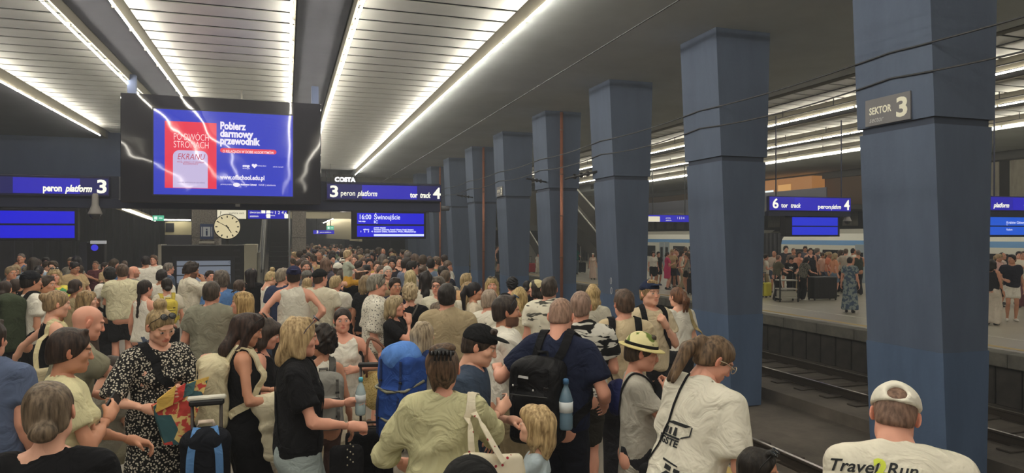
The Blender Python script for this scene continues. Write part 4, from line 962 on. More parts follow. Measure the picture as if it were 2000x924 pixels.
def make_top(J, sp, g, rs):
    kind = g.get('kind', 'tee'); off = g.get('off', .016); T, Rl = J['T'], J['Rl']; ax = Rl@np.array((0, 0, 1)); lo, hi = bounds(J); hem = g.get('hem', .88); f = sp['sex'] != 'm'; ab = math.sqrt(sp.get('build', 1.0))
    lo[2] = max(0, min(hem, .9)-.1) if kind != 'dress' else max(0., g['hem']-.05); v = Vol(lo, hi, rs[1])
    torso(v, J, sp, off, .04, .8 if kind != 'dress' else .95, neck=False, drape=g.get('drape', 1.0) if kind not in ('dress', 'crop') else False)
    if kind == 'dress':
        z0 = g['hem']; v.cone((0, 0, 1.02), (0, .0, z0-.1), .165, g.get('flare', .26), .06, ((0, 1, 0), 1.25))
    if kind == 'dress': v.plane((0, 0, g['hem']), (0, 0, -1))
    else: v.plane(T((0, 0, hem)), -ax, .01)
    sl = g.get('sleeve', .62); r0, r1 = ((.043, .036) if f else (.050, .042)); r0 = r0*ab+.012+off*.7; r1 = r1*ab+.012+off*.8; q = g.get('cuff', 0)
    if sp['sex'] == 'c': r0, r1 = .038+off*1.3, .034+off*1.4
    if kind == 'tank':
        st = g.get('armhole', .104)
        for s_ in (-1, 1): v.cone(T((s_*(st+.098), .0, 1.36)), T((s_*(st+.078), -.0, 1.56)), .088, .09, .012, op='sub')
    elif sl > 0:
        for nm in 'LR':
            S, E, W = J['S'+nm], J['E'+nm], J['W'+nm]
            if sl <= 1:
                e = S+(E-S)*(sl+.25); c = S+(E-S)*sl; v.cone(S, e, r0, r1+q+off*.5, .035, cut=(c, unit(E-S)))
            else:
                v.cone(S, E, r0, r1, .035); t = sl-1; c = E+(W-E)*t; v.cone(E, E+(W-E)*(t+.2), r1, (r1+.03)*.62, .02, cut=(c, unit(W-E)))
    nk = g.get('neck', 'crew'); n0 = J['neck']; up = unit(J['head']-n0); rn = {'crew': .066, 'scoop': .085, 'v': .062, 'collar': .060, 'wide': .10, 'square': .085}[nk]
    if kind == 'tank' and nk == 'crew': rn = .075
    if f: rn -= .006
    v.cone(n0-up*(.0 if nk in ('crew', 'collar') else .02)+np.array((0, .02, 0)), n0+up*.2+np.array((0, .03, 0)), rn, rn*1.3, .01, op='sub')
    if nk in ('scoop', 'v', 'square', 'wide'):
        d = {'scoop': .10, 'v': .13, 'square': .12, 'wide': .07}[nk]
        v.cone(T((0, .14, 1.46)), T((0, .15, 1.46-d)), .07, .012 if nk == 'v' else .05, .01, op='sub')
    if kind == 'tank':
        bk = g.get('back', .05); v.cone(T((0, -.15, 1.48)), T((0, -.15, 1.46-bk)), .065, .05, .01, op='sub')
    if nk == 'collar':
        for a in np.linspace(-2.5, 2.5, 12):
            d = np.array((math.sin(a)*.062, -math.cos(a)*.060+.01, .012-.012*abs(a)/2.5)); v.ell(n0+Rl@d, (.018, .018, .024), .012)
    v.noise(g.get('wr', .009), 26, g.get('seed', 3), (1, 1, 1.2)); 
    return relax(v.nets(), 3)
def make_bottom(J, sp, g, rs):
    kind = g.get('kind', 'trousers'); lo, hi = bounds(J); hi[2] = 1.2; v = Vol(lo, hi, rs[1]*1.35); off = .014; b = sp.get('build', 1.0); f = sp['sex'] != 'm'; rp = (.168 if f else .160 if sp['sex'] == 'm' else .135)*b+off
    wz = g.get('waist', 1.02); seat = sp.get('seat')
    v.cone((0, 0, .94), (0, 0, wz), rp, rp*.93, .04, ((0, 1, 0), 1.4))
    for s_ in (-1, 1): v.ell((s_*.07, {'f': -.065, 'm': -.045, 'c': -.03}[sp['sex']], .90), (.09, .078, .09) if f and sp['sex'] == 'f' else (.085, .066, .085), .04)
    if kind == 'skirt': v.cone((0, 0, .95), (0, 0, g['hem']-.1), rp, g.get('flare', .24), .06, ((0, 1, 0), 1.25)); v.plane((0, 0, g['hem']), (0, 0, -1))
    else:
        wd = g.get('width', 1.0); hem = g.get('hem', .05); ab = math.sqrt(b)
        for nm in 'LR':
            H, K, A = J['H'+nm], J['K'+nm], J['A'+nm]; w1, w2 = (.075+.03*wd)*ab, (.045+.038*wd)
            w1 *= {'f': 1, 'm': .93, 'c': .70}[sp['sex']]
            if wd > 1.3: w1, w2 = .10*ab+.02*(wd-1), .07+.06*(wd-1)
            if hem > .4 and not seat:
                c = H+(K-H)*((H[2]-hem)/max(.01, H[2]-K[2])); v.cone(H, K, w1, w1*.86, .035, cut=(c, unit(K-H)))
            elif hem > .4: v.cone(H, K, w1, w1*.8, .035, cut=(H+(K-H)*.85, unit(K-H)))
            else:
                v.cone(H, K, w1, (w1+w2)*.5, .03); v.cone(K, A-np.array((0, 0, .05)), (w1+w2)*.5, w2, .02, cut=((0, 0, hem), (0, 0, -1)) if not seat else (A, unit(A-K)))
    if seat is None: v.plane((0, 0, wz), (0, 0, 1))
    v.noise(.009, 24, g.get('seed', 5), (1, 1, .7)); return relax(v.nets(), 1)
_SHOE = {}
def shoe(res):
    if res not in _SHOE:
        v = Vol((-.06, -.10, -.01), (.06, .22, .13), res); v.cone((0, -.04, .05), (0, .06, .045), .040, .038, .02); v.cone((0, .06, .04), (0, .15, .033), .04, .031, .02, ((0, 0, 1), 1.15)); v.cone((0, -.045, .05), (0, -.04, .095), .040, .038, .02); v.plane((0, 0, .0), (0, 0, -1)); _SHOE[res] = v.nets()
    return _SHOE[res]
class Person: pass
def glasses_mesh(kind, frame, lens):
    m = MB(); l = MB()
    for s_ in (-1, 1):
        l.lathe([(.019, -.004), (.023, 0), (.019, .004)], 12, 'y', (s_*.029, .112, .010)); m.tube([(s_*.051, .104, .014), (s_*.082, .03, .016), (s_*.088, -.02, .004)], .0028, 5)
        ring = [(s_*.029+.0245*math.cos(a), .112, .010+.0215*math.sin(a)) for a in np.linspace(0, 6.2832, 15)]; m.tube(ring, .0026, 5)
    m.tube([(-.008, .113, .014), (.008, .113, .014)], .003, 5); return m, l
def parts_of(sp, J, rs):
    """every mesh of a figure: (name, verts, quads, material, extra)"""
    out = []; V, Q, reg = make_body(J, sp, rs); out.append(('body', V, Q, skin_mat(), skin_cols(reg, V, sp)))
    hd = lambda P: (np.asarray(P)*J['hs'])@J['Rh'].T+J['head']
    h = sp.get('hair')
    if h:
        P, q = hair(h[0], rs[2], h[3] if len(h) > 3 else 1, h[4] if len(h) > 4 else 1.0); out.append(('hair', hd(P), q, hair_mat(h[1], h[2] if len(h) > 2 else None), None))
    for nm, g in (('top', sp.get('top')), ('bottom', sp.get('bottom'))):
        if not g: continue
        P, q = (make_top if nm == 'top' else make_bottom)(J, sp, g, rs); out.append((g.get('name', {'tee': 't_shirt', 'tank': 'tank_top', 'dress': 'dress', 'crop': 'top'}.get(g.get('kind', 'tee'), 'shirt') if nm == 'top' else {'trousers': 'trousers', 'skirt': 'skirt'}.get(g.get('kind', 'trousers'), 'trousers') if g.get('hem', 0) < .4 or g.get('kind') == 'skirt' else 'shorts'), P, q, g['mat'], None))
    if sp.get('shoes', 1):
        P, q = shoe(max(.016, rs[4]*2))
        for nm in 'LR':
            A = J['A'+nm]; p = P.copy(); a = -.12 if nm == 'R' else .12; c, s_ = math.cos(a), math.sin(a); x, y = p[:, 0].copy(), p[:, 1].copy(); p[:, 0] = x*c-y*s_; p[:, 1] = x*s_+y*c; p[:, 2] += max(0, A[2]-.10); p[:, 0] += A[0]; p[:, 1] += A[1]; p[:, :] = p*1.0; out.append(('shoe', p, q, plain(sp.get('shoec', '2a292b'), .6), None))
    if sp.get('hat'):
        kind, cols = sp['hat']; mt = cols if isinstance(cols, dict) else {None: cols}
        for nm, (P, q) in hat(kind, rs[2]).items(): out.append((('cap_' if 'cap' in kind else 'hat_')+nm, hd(P), q, mt.get(nm, mt.get(None)), None))
    return out
def ztop(sp, J):
    t = .125+(.02 if sp.get('hair') and sp['hair'][0] not in ('buzz', 'tight', 'lowbun', 'braid') else .008); 
    if sp.get('hat'): t = .145
    if sp.get('hair') and sp['hair'][0] == 'topbun': t = .20
    if sp.get('hair') and sp['hair'][0] == 'updo': t = .155
    c = J['head']; Rh, hs = J['Rh'], J['hs']; return max((c+Rh@np.array((x, y, z*t/.125))*hs)[2] for x in (0,) for y, z in ((-.10, .06), (-.05, .11), (0, .125), (.05, .115)))
ALLP = []
def person(label, px, ty, zc, face, group=None, base_z=0.0, s=None, floor=0.0, **sp):
    """px, top: where the crown of the head shows; zc: distance; face: 0 looks away from the camera, 90 to the right, 180 at it"""
    sp.setdefault('sex', 'm'); J = skeleton(sp); rs = res_for(zc) if 'rs' not in sp else sp['rs']
    zt = ztop(sp, J); s_in = s; gap = sp.get('gap', .50); best = None
    for q in (1, 1.03, .97, 1.06, .94, 1.09, .91, 1.12):            # step back or forward a little where somebody already stands
        hp = at(px, ty, zc*q); s = s_in or (hp.z-base_z)/zt
        a = math.atan2(hp.x, hp.y)+R(face); rz = -a
        c = J['head']*s; d = min([9]+[math.hypot(hp.x-(c[0]*math.cos(rz)-c[1]*math.sin(rz))-o[1], hp.y-(c[0]*math.sin(rz)+c[1]*math.cos(rz))-o[2]) for o in ALLP])
        if best is None or d > best[0]+.03: best = (d, q)
        if d > gap or base_z: break
    else:
        q = best[1]; hp = at(px, ty, zc*q); s = s_in or (hp.z-base_z)/zt; rz = -(math.atan2(hp.x, hp.y)+R(face))
    c = J['head']*s; bx, by = hp.x-(c[0]*math.cos(rz)-c[1]*math.sin(rz)), hp.y-(c[0]*math.sin(rz)+c[1]*math.cos(rz))
    root = thing('person', label, 'person', (bx, by, base_z), rz, group)
    P = Person(); P.root, P.J, P.s, P.sp, P.rz, P.rs = root, J, s, sp, rz, rs; P.loc = Vector((bx, by, base_z)); P.geo = {}
    for nm, V, Q, mat, col in parts_of(sp, J, rs):
        if len(Q) == 0: continue
        me = mesh_np(nm, V*s, Q, None, mat, True)
        if col is not None: at_ = me.color_attributes.new('Col', 'FLOAT_COLOR', 'POINT'); at_.data.foreach_set('color', col.ravel())
        link(nm, me, root); P.geo[nm] = (V, Q)
        if nm not in ('body', 'hair', 'shoe') and 'cap' not in nm and 'hat' not in nm and 'top' not in P.geo: P.geo['top'] = (V, Q)
    if sp.get('glasses'):
        where, fr, ln = sp['glasses']; m, l = glasses_mesh(where, fr, ln); hs = J['hs']
        for b_, nm, mt in ((m, 'glasses_frame', plain(fr, .4)), (l, 'lens', plain(ln, .12, spec=.6) if ln else None)):
            if mt is None: continue
            v = np.array([tuple(q) for q in b_.v])
            if where == 'top': Rr = rotm(R(-52)); big = sp.get('hair') and sp['hair'][0] in ('bob', 'long', 'wavy', 'curly'); v = (v@Rr.T)*(1.10 if big else 1.0)+np.array((0, .015, .034 if big else .030))
            b_.v = [tuple(q) for q in (v*hs@J['Rh'].T+J['head'])*s]; b_.build(nm, mt, root, True)
    ALLP.append((label, bx, by, s)); return P
# ---- things people wear and hold
def bvh(P, key='top'):
    if not hasattr(P, '_b'): P._b = {}
    if key not in P._b: V, Q = P.geo[key]; P._b[key] = BVHTree.FromPolygons(V.tolist(), Q.tolist())
    return P._b[key]
def spline(pts, n=6):
    p = [np.array(q, float) for q in pts]; p = [2*p[0]-p[1]]+p+[2*p[-1]-p[-2]]; out = []
    for i in range(1, len(p)-2):
        for t in np.linspace(0, 1, n, endpoint=False): out.append(.5*((2*p[i])+(-p[i-1]+p[i+1])*t+(2*p[i-1]-5*p[i]+4*p[i+1]-p[i+2])*t*t+(-p[i-1]+3*p[i]-3*p[i+1]+p[i+2])*t**3))
    out.append(p[-2]); return out
def ribbon(m, pts, nrm, w_, th):
    k0 = len(m.v); n = len(pts)
    for i, p in enumerate(pts):
        d = unit(pts[min(i+1, n-1)]-pts[max(i-1, 0)]); s_ = unit(np.cross(d, nrm[i])); u = unit(np.cross(s_, d))
        m.v += [tuple(p+s_*w_/2), tuple(p-s_*w_/2), tuple(p-s_*w_/2+u*th), tuple(p+s_*w_/2+u*th)]
    for i in range(n-1):
        for k in range(4): m.f.append((k0+i*4+k, k0+i*4+(k+1) % 4, k0+i*4+4+(k+1) % 4, k0+i*4+4+k))
    m.f += [(k0+3, k0+2, k0+1, k0), (k0+n*4-4, k0+n*4-3, k0+n*4-2, k0+n*4-1)]; return m
def strap_geo(P, m, pts, w_=.045, th=.008, far=.07, lift=.004, n=6):
    b = bvh(P); q = spline(pts, n); out, nr = [], []; T = P.J['T']
    for p in q:
        p = np.array(T(p)); h = b.find_nearest(Vector(p)); l, nn = np.array(h[0]), np.array(h[1])
        if h[3] > far: out.append(p); nr.append(unit(p-np.array(T((0, 0, p[2]))))); continue
        c = np.array(T((0, 0, 1.2))); 
        if nn@(l-c) < 0: nn = -nn
        out.append(l+nn*lift); nr.append(nn)
    return ribbon(m, out, nr, w_, th)
def own(P, name, label, cat, anchor, group=None):
    """a thing of its own carried by a person: anchor in person frame"""
    a = np.array(anchor)*P.s; c, s_ = math.cos(P.rz), math.sin(P.rz)
    t = thing(name, label, cat, (P.loc.x+a[0]*c-a[1]*s_, P.loc.y+a[0]*s_+a[1]*c, P.loc.z+a[2]), P.rz, group); t['_a'] = 0; del t['_a']
    P.anchor = a; return t
def put(P, t, name, m, mat, smooth=False):
    m.v = [tuple(np.array(q)*P.s-P.anchor) for q in m.v]; return m.build(name, mat, t, smooth)
def putv(P, t, name, VQ, mat):
    V, Q = VQ; return link(name, mesh_np(name, V*P.s-P.anchor, Q, None, mat, True), t)
def backpack(P, label, mat, w_=.31, h=.46, d=.17, zc=1.20, mat2=None, strapw=.055, straps=True, res=.011, shape='day', x=0.0):
    T, Rl = P.J['T'], P.J['Rl']; mat2 = mat2 or mat
    b = bvh(P); y = -.13
    hit = b.ray_cast(Vector(T((x, -1.2, zc))), Vector(Rl@np.array((0, 1, 0))))
    if hit[0] is not None: y = (Rl.T@(np.array(hit[0])-np.array((0, 0, .93))))[1]
    cy = y-d/2+.015; t = own(P, 'backpack', label, 'backpack', T((x, cy, zc-h/2)))
    c = T((x, cy, zc)); R2 = Rl
    v = Vol(c-.42, c+.42, res); v.rbox(c, (w_/2, d/2, h/2), .055, .02, rot=R2)
    v.ell(T((x, cy+.01, zc+h/2-.05)), (w_/2*.92, d/2, .09), .05); v.rbox(T((x, cy-d/2+.005, zc-h*.14)), (w_/2*.78, .045, h*.28), .035, .015, rot=R2); v.noise(.006, 30, 4); putv(P, t, 'pack_body', v.nets(), mat)
    m = MB(); zz = [T((x+xx, cy-d/2-.043, zc+h*.13)) for xx in np.linspace(-w_*.36, w_*.36, 7)]; m.tube(zz, .005, 5)
    zz = [T((x+w_*.49*math.cos(a), cy-.01, zc+h*.12+h*.36*math.sin(a))) for a in np.linspace(-.3, 3.44, 15)]; m.tube(zz, .006, 5); put(P, t, 'zip', m, plain('1c1c1e', .4))
    m = MB(); m.tube([T((x-.04, cy+d/2-.02, zc+h/2)), T((x-.03, cy+d/2-.02, zc+h/2+.05)), T((x+.03, cy+d/2-.02, zc+h/2+.05)), T((x+.04, cy+d/2-.02, zc+h/2))], .011, 7); put(P, t, 'grab_handle', m, mat2, True)
    m = MB()
    for s_ in (-1, 1):
        for zz in (.22, -.20): m = MB().box(-.016, .016, -.006, .006, -.010, .010, .003); m.v = [tuple(np.array(q)+T((x+s_*w_*.30, cy-d/2-(.046 if zz < 0 else .012), zc+zz*h))) for q in m.v]; put(P, t, 'buckle', m, plain('111113', .4))
    for s_ in (-1, 1):
        m = MB(); q = [T((x+s_*w_*.30, cy-d/2-.006, zc+h*.46)), T((x+s_*w_*.30, cy-d/2-.014, zc+h*.2)), T((x+s_*w_*.31, cy-d/2-.050, zc-h*.05)), T((x+s_*w_*.30, cy-d/2-.046, zc-h*.38))]; ribbon(m, spline(q, 4), [Rl@np.array((0, -1, 0))]*13, .022, .004); put(P, t, 'compression_strap', m, mat2)
    if straps:
        for s_ in (-1, 1):
            m = MB(); strap_geo(P, m, [(s_*.07+x, y-.005, zc+h/2-.06), (s_*.085, -.10, 1.45), (s_*.095, -.02, 1.53), (s_*.11, .09, 1.43), (s_*.125, .14, 1.28), (s_*.165, .06, 1.13), (s_*.15, y, zc-h*.30)], strapw, .012); put(P, t, 'shoulder_strap', m, mat2)
    return t, (x, cy, zc, w_, h, d)
def crossbody(P, t, side, mat, w_=.03, low=(.17, .06, .98)):
    m = MB(); s_ = side; strap_geo(P, m, [(s_*low[0], low[1], low[2]), (s_*.09, .16, 1.12), (-s_*.03, .2, 1.30), (-s_*.095, .09, 1.46), (-s_*.10, -.02, 1.52), (-s_*.07, -.13, 1.42), (s_*.06, -.2, 1.18), (s_*.15, -.1, 1.0), (s_*low[0], low[1]-.06, low[2])], w_, .006, .2)
    put(P, t, 'strap', m, mat)
def decal(P, root, name, verts2, faces, mat, x0, z0, side=-1, key='top', lift=.004):
    """flat print laid on the cloth: verts2 in metres on the back (side -1) or chest (side 1)"""
    b = bvh(P, key); T, Rl = P.J['T'], P.J['Rl']; out = []; dr = Vector(Rl@np.array((0, -side, 0)))
    for q in verts2:
        o = T((x0-side*q[0]*-1*(1) if side > 0 else x0+q[0], side*1.0, z0+q[1])) if side < 0 else T((x0-q[0], 1.0, z0+q[1]))
        h = b.ray_cast(Vector(o), dr)
        p = np.array(h[0])-np.array(dr)*lift if h[0] is not None else np.array(T((q[0]+x0, side*.15, z0+q[1])))
        out.append(tuple(p*P.s))
    me = bpy.data.meshes.new(name); me.from_pydata(out, [], faces); me.materials.append(mat); return link(name, me, root)
def split2(v, f, mx=.02):
    """cut long glyph edges so a print can follow the cloth"""
    import bmesh
    b = bmesh.new(); vs = [b.verts.new((float(p[0]), float(p[1]), 0)) for p in v]
    for q in f:
        try: b.faces.new([vs[i] for i in q])
        except ValueError: pass
    bmesh.ops.triangulate(b, faces=b.faces[:])
    for _ in range(3):
        e = [q for q in b.edges if q.calc_length() > mx]
        if not e: break
        bmesh.ops.subdivide_edges(b, edges=e, cuts=1)
    bmesh.ops.triangulate(b, faces=[q for q in b.faces if len(q.verts) > 3])
    b.verts.index_update(); V = [(q.co.x, q.co.y) for q in b.verts]; Fc = [tuple(x.index for x in q.verts) for q in b.faces]; b.free(); return V, Fc
def print_text(P, body, size, mat, x, z, side=-1, bold=0.0, shear=0.0, align='CENTER', name='print'):
    v, f = glyphs(body, size, bold, shear, align); V, Fc = split2(v, f); return decal(P, P.root, name, V, Fc, mat, x, z, side)
def print_polys(P, polys, mat, x, z, side=-1, name='print'):
    v, f = [], []
    for pl in polys: f.append(tuple(range(len(v), len(v)+len(pl)))); v += pl
    V, Fc = split2(v, f); return decal(P, P.root, name, V, Fc, mat, x, z, side)
def grip_point(P, nm, d=.07, out=.03):
    """middle of the closed hand, person frame"""
    M_ = hand_mat(P.J, nm); return P.J['W'+nm]+M_@np.array((0, d, -out))
def phone(P, nm, label):
    M_ = hand_mat(P.J, nm); c = grip_point(P, nm, .09, .028); t = own(P, 'phone', label, 'phone', c); m = MB().box(-.038, .038, -.078, .078, -.005, .005, .004); m.v = [tuple(M_@(np.array(q)+np.array((0, .02, 0)))+c) for q in m.v]; put(P, t, 'phone_body', m, plain('18181b', .3)); 
    m = MB().box(-.034, .034, -.072, .072, -.0065, -.005); m.v = [tuple(M_@(np.array(q)+np.array((0, .02, 0)))+c) for q in m.v]; put(P, t, 'screen', m, plain('20232b', .15)); return t
# ================================================================== the crowd in front, figure by figure
WH, OFF, CRM = 'e2ddd0', 'd6cfbd', 'd9d0b4'
cW, cO, cC = cloth(WH), cloth(OFF), cloth(CRM)
cBK, cNV, cGR, cDK, cKH, cBR, cJN, cLJ = cloth('1b1b1e'), cloth('262c42'), cloth('8b877c'), cloth('2b2b2f'), cloth('a8987a'), cloth('4a3d36'), cloth('4a5568'), cloth('9aa6a6')
def tee(m, **k): return dict(dict(mat=m, drape=1.0), **k)
def tank(m, **k): return dict(dict(kind='tank', mat=m, drape=.98, neck='scoop'), **k)
def dress(m, **k): return dict(dict(kind='dress', mat=m, hem=.25), **k)
def tr(m, **k): return dict(dict(kind='trousers', mat=m), **k)
def sh(m, **k): return dict(dict(kind='trousers', mat=m, hem=.55, width=1.2), **k)
# --- suitcases and bags that stand alone
def suitcase(px, ybase, zc, rz, label, mat, w_=.42, h=.60, d=.26, handle=.42, grp=None, trim='1a1a1c', floor=0.0, res=.014, ribs=True):
    p = at(px, ybase, zc); t = thing('suitcase', label, 'suitcase', (p.x, p.y, floor), rz, grp); z0 = .055
    v = Vol((-w_/2-.02, -d/2-.02, z0-.02), (w_/2+.02, d/2+.02, z0+h+.02), res); v.rbox((0, 0, z0+h/2), (w_/2, d/2, h/2), .05); V, Q = v.nets(); link('case_shell', mesh_np('case_shell', V, Q, None, mat, True), t)
    MB().box(-w_/2-.004, w_/2+.004, -.010, .010, z0+.04, z0+h-.04).box(-w_/2+.05, w_/2-.05, -.010, .010, z0+h-.004, z0+h+.004).build('zip_band', plain(trim, .5), t)
    if ribs:
        rm = MB().box(-.012, .012, -d/2-.006, d/2+.006, z0+.07, z0+h-.07, .006).mesh('rib', mat)
        for x in (-.33, -.11, .11, .33): link('rib', rm, t, (x*w_, 0, 0))
    wm = MB().lathe([(.012, -.012), (.026, -.010), (.026, .010), (.012, .012)], 12, 'x').mesh('wheel', plain('1a1a1a', .6), True)
    for sx in (-1, 1):
        for sy in (-1, 1): link('wheel', wm, t, (sx*(w_/2-.05), sy*(d/2-.05), .026)); 
    for sx in (-1, 1):
        for sy in (-1, 1): MB().box(-.02, .02, -.025, .025, .02, .07).build('wheel_fork', plain('222224', .6), t, loc=(sx*(w_/2-.05), sy*(d/2-.05), 0))
    MB().tube([(-.09, d/2-.05, z0+h), (-.08, d/2-.05, z0+h+.03), (.08, d/2-.05, z0+h+.03), (.09, d/2-.05, z0+h)], .012, 8).build('carry_handle', plain(trim, .5), t, True)
    if handle:
        for sx in (-1, 1): MB().tube([(sx*.085, d/2-.02, z0+h*.6), (sx*.085, d/2-.02, z0+h+handle)], .0105, 8).build('telescopic_tube', plain('3a3432', .35, metal=.5), t, True)
        MB().box(-.105, .105, d/2-.045, d/2+.005, z0+h+handle-.01, z0+h+handle+.028, .01).build('grip', plain('1a1a1c', .5), t)
    return t
# ---------------------------------------------------------------- nearest row
P = person('person seen from behind at lower left, black t-shirt, brown hair in low bun', 97, 744, 2.6, 14, sex='f', skin='fair', hair=('lowbun', '5b4a36', '86715a'), pitch=4, roll=-6, top=tee(cBK, neck='scoop', off=.02), bottom=tr(cJN), armL='bent', build=1.12)
P = person('person with cropped dark hair and cream t-shirt, side-on behind the black t-shirt', 138, 637, 3.75, 84, sex='f', skin='tan', hair=('short', '2c211c', '4a362c', 3), pitch=8, top=tee(cloth('d8d0a6'), off=.022), bottom=tr(cDK), armR='chest', armL=((-.10, .34, 1.06), (-.5, -.5, -.8), 'hold', (-.3, .6, .7)))
phone(P, 'R', 'dark phone held to the chest of the cream t-shirt wearer')
P = person('bald man in an olive t-shirt leaning right with one forearm raised', 172, 597, 5.05, 80, sex='m', skin='rosy', lean=14, pitch=16, build=1.1, top=tee(cloth('8a8672'), off=.022), bottom=tr(cKH), armR=((.12, .58, 1.27), (.3, -.3, -.9), 'point', (.6, .2, .7)), armL='bent')
P = person('woman in black sleeveless top, sandy hair in a bun, left arm stretched back', 112, 565, 6.3, 78, sex='f', skin='fair', hair=('bun', '8a6e4a', 'b8976a'), pitch=10, top=tank(cBK), bottom=tr(cBK, width=1.3), armR='down', armL=((-.45, -.25, 1.02), (-.4, -.8, .2), 'relaxed', (-.6, -.3, .6)))
t = own(P, 'tote_bag', 'beige canvas tote bag on the shoulder of the woman in the black sleeveless top', 'bag', (.26, -.06, .80))
v = Vol((.1, -.32, .6), (.4, .2, 1.2), .014); v.rbox((.27, -.06, .92), (.045, .19, .19), .04); v.noise(.012, 18, 2); putv(P, t, 'bag_body', v.nets(), cloth('b3a88a'))
m = MB(); strap_geo(P, m, [(.25, .08, 1.08), (.20, .12, 1.25), (.12, .06, 1.46), (.11, -.06, 1.47), (.2, -.17, 1.25), (.25, -.18, 1.08)], .04, .006); put(P, t, 'strap', m, cloth('cfc49c'))
MAT_BAG = pattern('blot', 'b8453f', 'd8bd7a', 22, .50, c3='3a5a60')
P = person('person in a floral black and white dress looking down, sunglasses on blond hair', 314, 588, 4.75, 158, sex='f', skin='fair', brow='a08050', hair=('topbun', '9a7f55', 'c4a672', 2, 1), pitch=24, roll=5, yaw=-6, glasses=('top', '1c1a1a', '1c1a1a'), build=1.08,
           top=dress(pattern('dots', 'cfc8b8', '201f20', 70, .40), neck='v', sleeve=.95, cuff=.02, flare=.30), armR=((.16, .25, 1.12), (.8, -.4, -.5), 'hold', (.6, .7, .2)), armL=((-.06, .29, 1.20), (-.7, -.4, -.6), 'hold', (-.5, .8, .1)))
t = own(P, 'paper_bag', 'flat paper bag printed with bright tropical flowers, held by the woman in the floral dress', 'bag', (.04, .33, .9))
m = MB(); m.hexa([(.11, .35, .90), (-.02, .37, .88), (-.02, .40, .88), (.11, .38, .90)], [(.16, .29, 1.15), (-.17, .34, 1.27), (-.17, .37, 1.27), (.16, .32, 1.15)]); put(P, t, 'bag_front', m, MAT_BAG)
for i, (a0, a1) in enumerate(((0, .3), (.22, .5), (.42, .72), (.64, 1))):
    m = MB(); x0, x1 = .15-.31*a0, .15-.31*a1; z0, z1 = 1.14+.12*a0, 1.14+.12*a1; m.hexa([(x0, .335, z0-.03), (x1, .36, z1-.03), (x1, .37, z1-.03), (x0, .345, z0-.03)], [(x0-.01, .335, z0+.05), (x1-.02, .36, z1+.09-.02*i), (x1-.02, .37, z1+.09-.02*i), (x0-.01, .345, z0+.05)]); put(P, t, 'folded_tissue', m, cloth(('d8b35e', 'cf4a45', '4a6e72', 'd8b35e')[i]))
t = own(P, 'shoulder_bag', 'black shoulder bag slung across the floral dress', 'bag', (-.18, .17, .90)); v = Vol((-.4, 0, .8), (0, .35, 1.15), .016); v.rbox((-.19, .19, .98), (.14, .05, .09), .04); v.noise(.006, 25, 3); putv(P, t, 'bag_body', v.nets(), cBK); crossbody(P, t, -1, cBK, .055, (.16, .14, 1.02))
P = person('woman in black with long dark hair and sunglasses on top, cream backpack on her back', 484, 609, 5.0, 84, sex='f', skin='tan', hair=('wavy', '2a1f1c', '4a342c', 4), pitch=20, glasses=('top', '151414', '151414'), top=tank(cBK, kind='tank'), bottom=tr(cBK, width=2.1), armR='bent', armL='bent')
backpack(P, 'cream canvas backpack worn by the woman in the black dress', cloth('cfc5a4'), .33, .50, .20, 1.17)
t = own(P, 'jacket', 'cream jacket draped over the forearm of the woman in the black dress', 'jacket', (.20, .16, .75)); v = Vol((.05, .0, .55), (.4, .42, 1.25), .013)
v.cone((.22, .10, 1.10), (.22, .24, 1.13), .062, .058, .03); v.cone((.24, .14, 1.08), (.23, .16, .74), .062, .05, .03, ((1, 0, 0), 1.7)); v.cone((.22, .22, 1.1), (.2, .24, .86), .055, .045, .03, ((1, 0, 0), 1.7)); v.noise(.014, 34, 8); putv(P, t, 'cloth_folds', v.nets(), cloth('d2c9ae'))
P = person('child with dark bob and black strap top, looking down behind the dark-haired woman', 522, 622, 5.6, 95, sex='c', skin='rosy', hair=('childbob', '33261f', '4a3a30'), pitch=20, head=.85, top=tank(cBK), bottom=tr(cO), armR='bent', armL='phone')
P = person('blonde woman with tousled hair in a black t-shirt and pale wide jeans walking right', 588, 618, 4.35, 88, sex='f', skin='rosy', hair=('wavy', 'b08a55', 'd6b680', 6, .62), pitch=6, glasses=('top', '2a2440', '241f38'), build=1.12, step=.12, top=tee(cBK, neck='v', sleeve=.7, off=.024, hem=.90), bottom=tr(cLJ, width=2.0), armR=((.20, .32, 1.09), (.4, -1, -.3), 'grip', (.6, 0, .8)), armL=((-.14, .34, 1.16), (-.4, -1, -.3), 'grip', (-.6, .4, .5)))
t = own(P, 'handbag', 'small black handbag with a charm tassel on the hip of the blonde woman', 'bag', (.16, .30, .78)); v = Vol((0, .1, .65), (.35, .5, 1.1), .016); v.rbox((.19, .28, .87), (.04, .10, .10), .035); v.noise(.006, 25, 3); putv(P, t, 'bag_body', v.nets(), cBK); crossbody(P, t, 1, cBK, .028, (.18, .16, .97))
m = MB()
for k in range(9): m.sphere((.235, .30+.02*math.sin(k*2.1), .99-.016*k), .0055, 6)
put(P, t, 'charm', m, plain('c9c0a6', .3, metal=.3), True)
bottle_m = lambda r, h: [(r*.9, 0), (r, .012), (r, h*.28), (r*.94, h*.31), (r, h*.34), (r, h*.62), (r*.62, h*.80), (r*.36, h*.88), (r*.36, h*.95), (r*.42, h*.95)]
def bottle(P, label, base, tilt, mat, capm, r=.034, h=.24):
    t = own(P, 'water_bottle', label, 'bottle', base); base = np.array(base); Rr = rotm(*tilt)
    for nm, pr, mt in (('bottle_body', bottle_m(r, h), mat), ('cap', [(r*.44, h*.94), (r*.44, h*1.03), (r*.3, h*1.05)], capm), ('label', [(r*1.02, h*.36), (r*1.02, h*.58)], plain('d7dde0', .6))):
        m = MB().lathe(pr, 14); m.v = [tuple(Rr@np.array(q)+base) for q in m.v]; put(P, t, nm, m, mt, True)
    return t
M_CLEAR = plain('a9bcc0', .12, spec=.6)
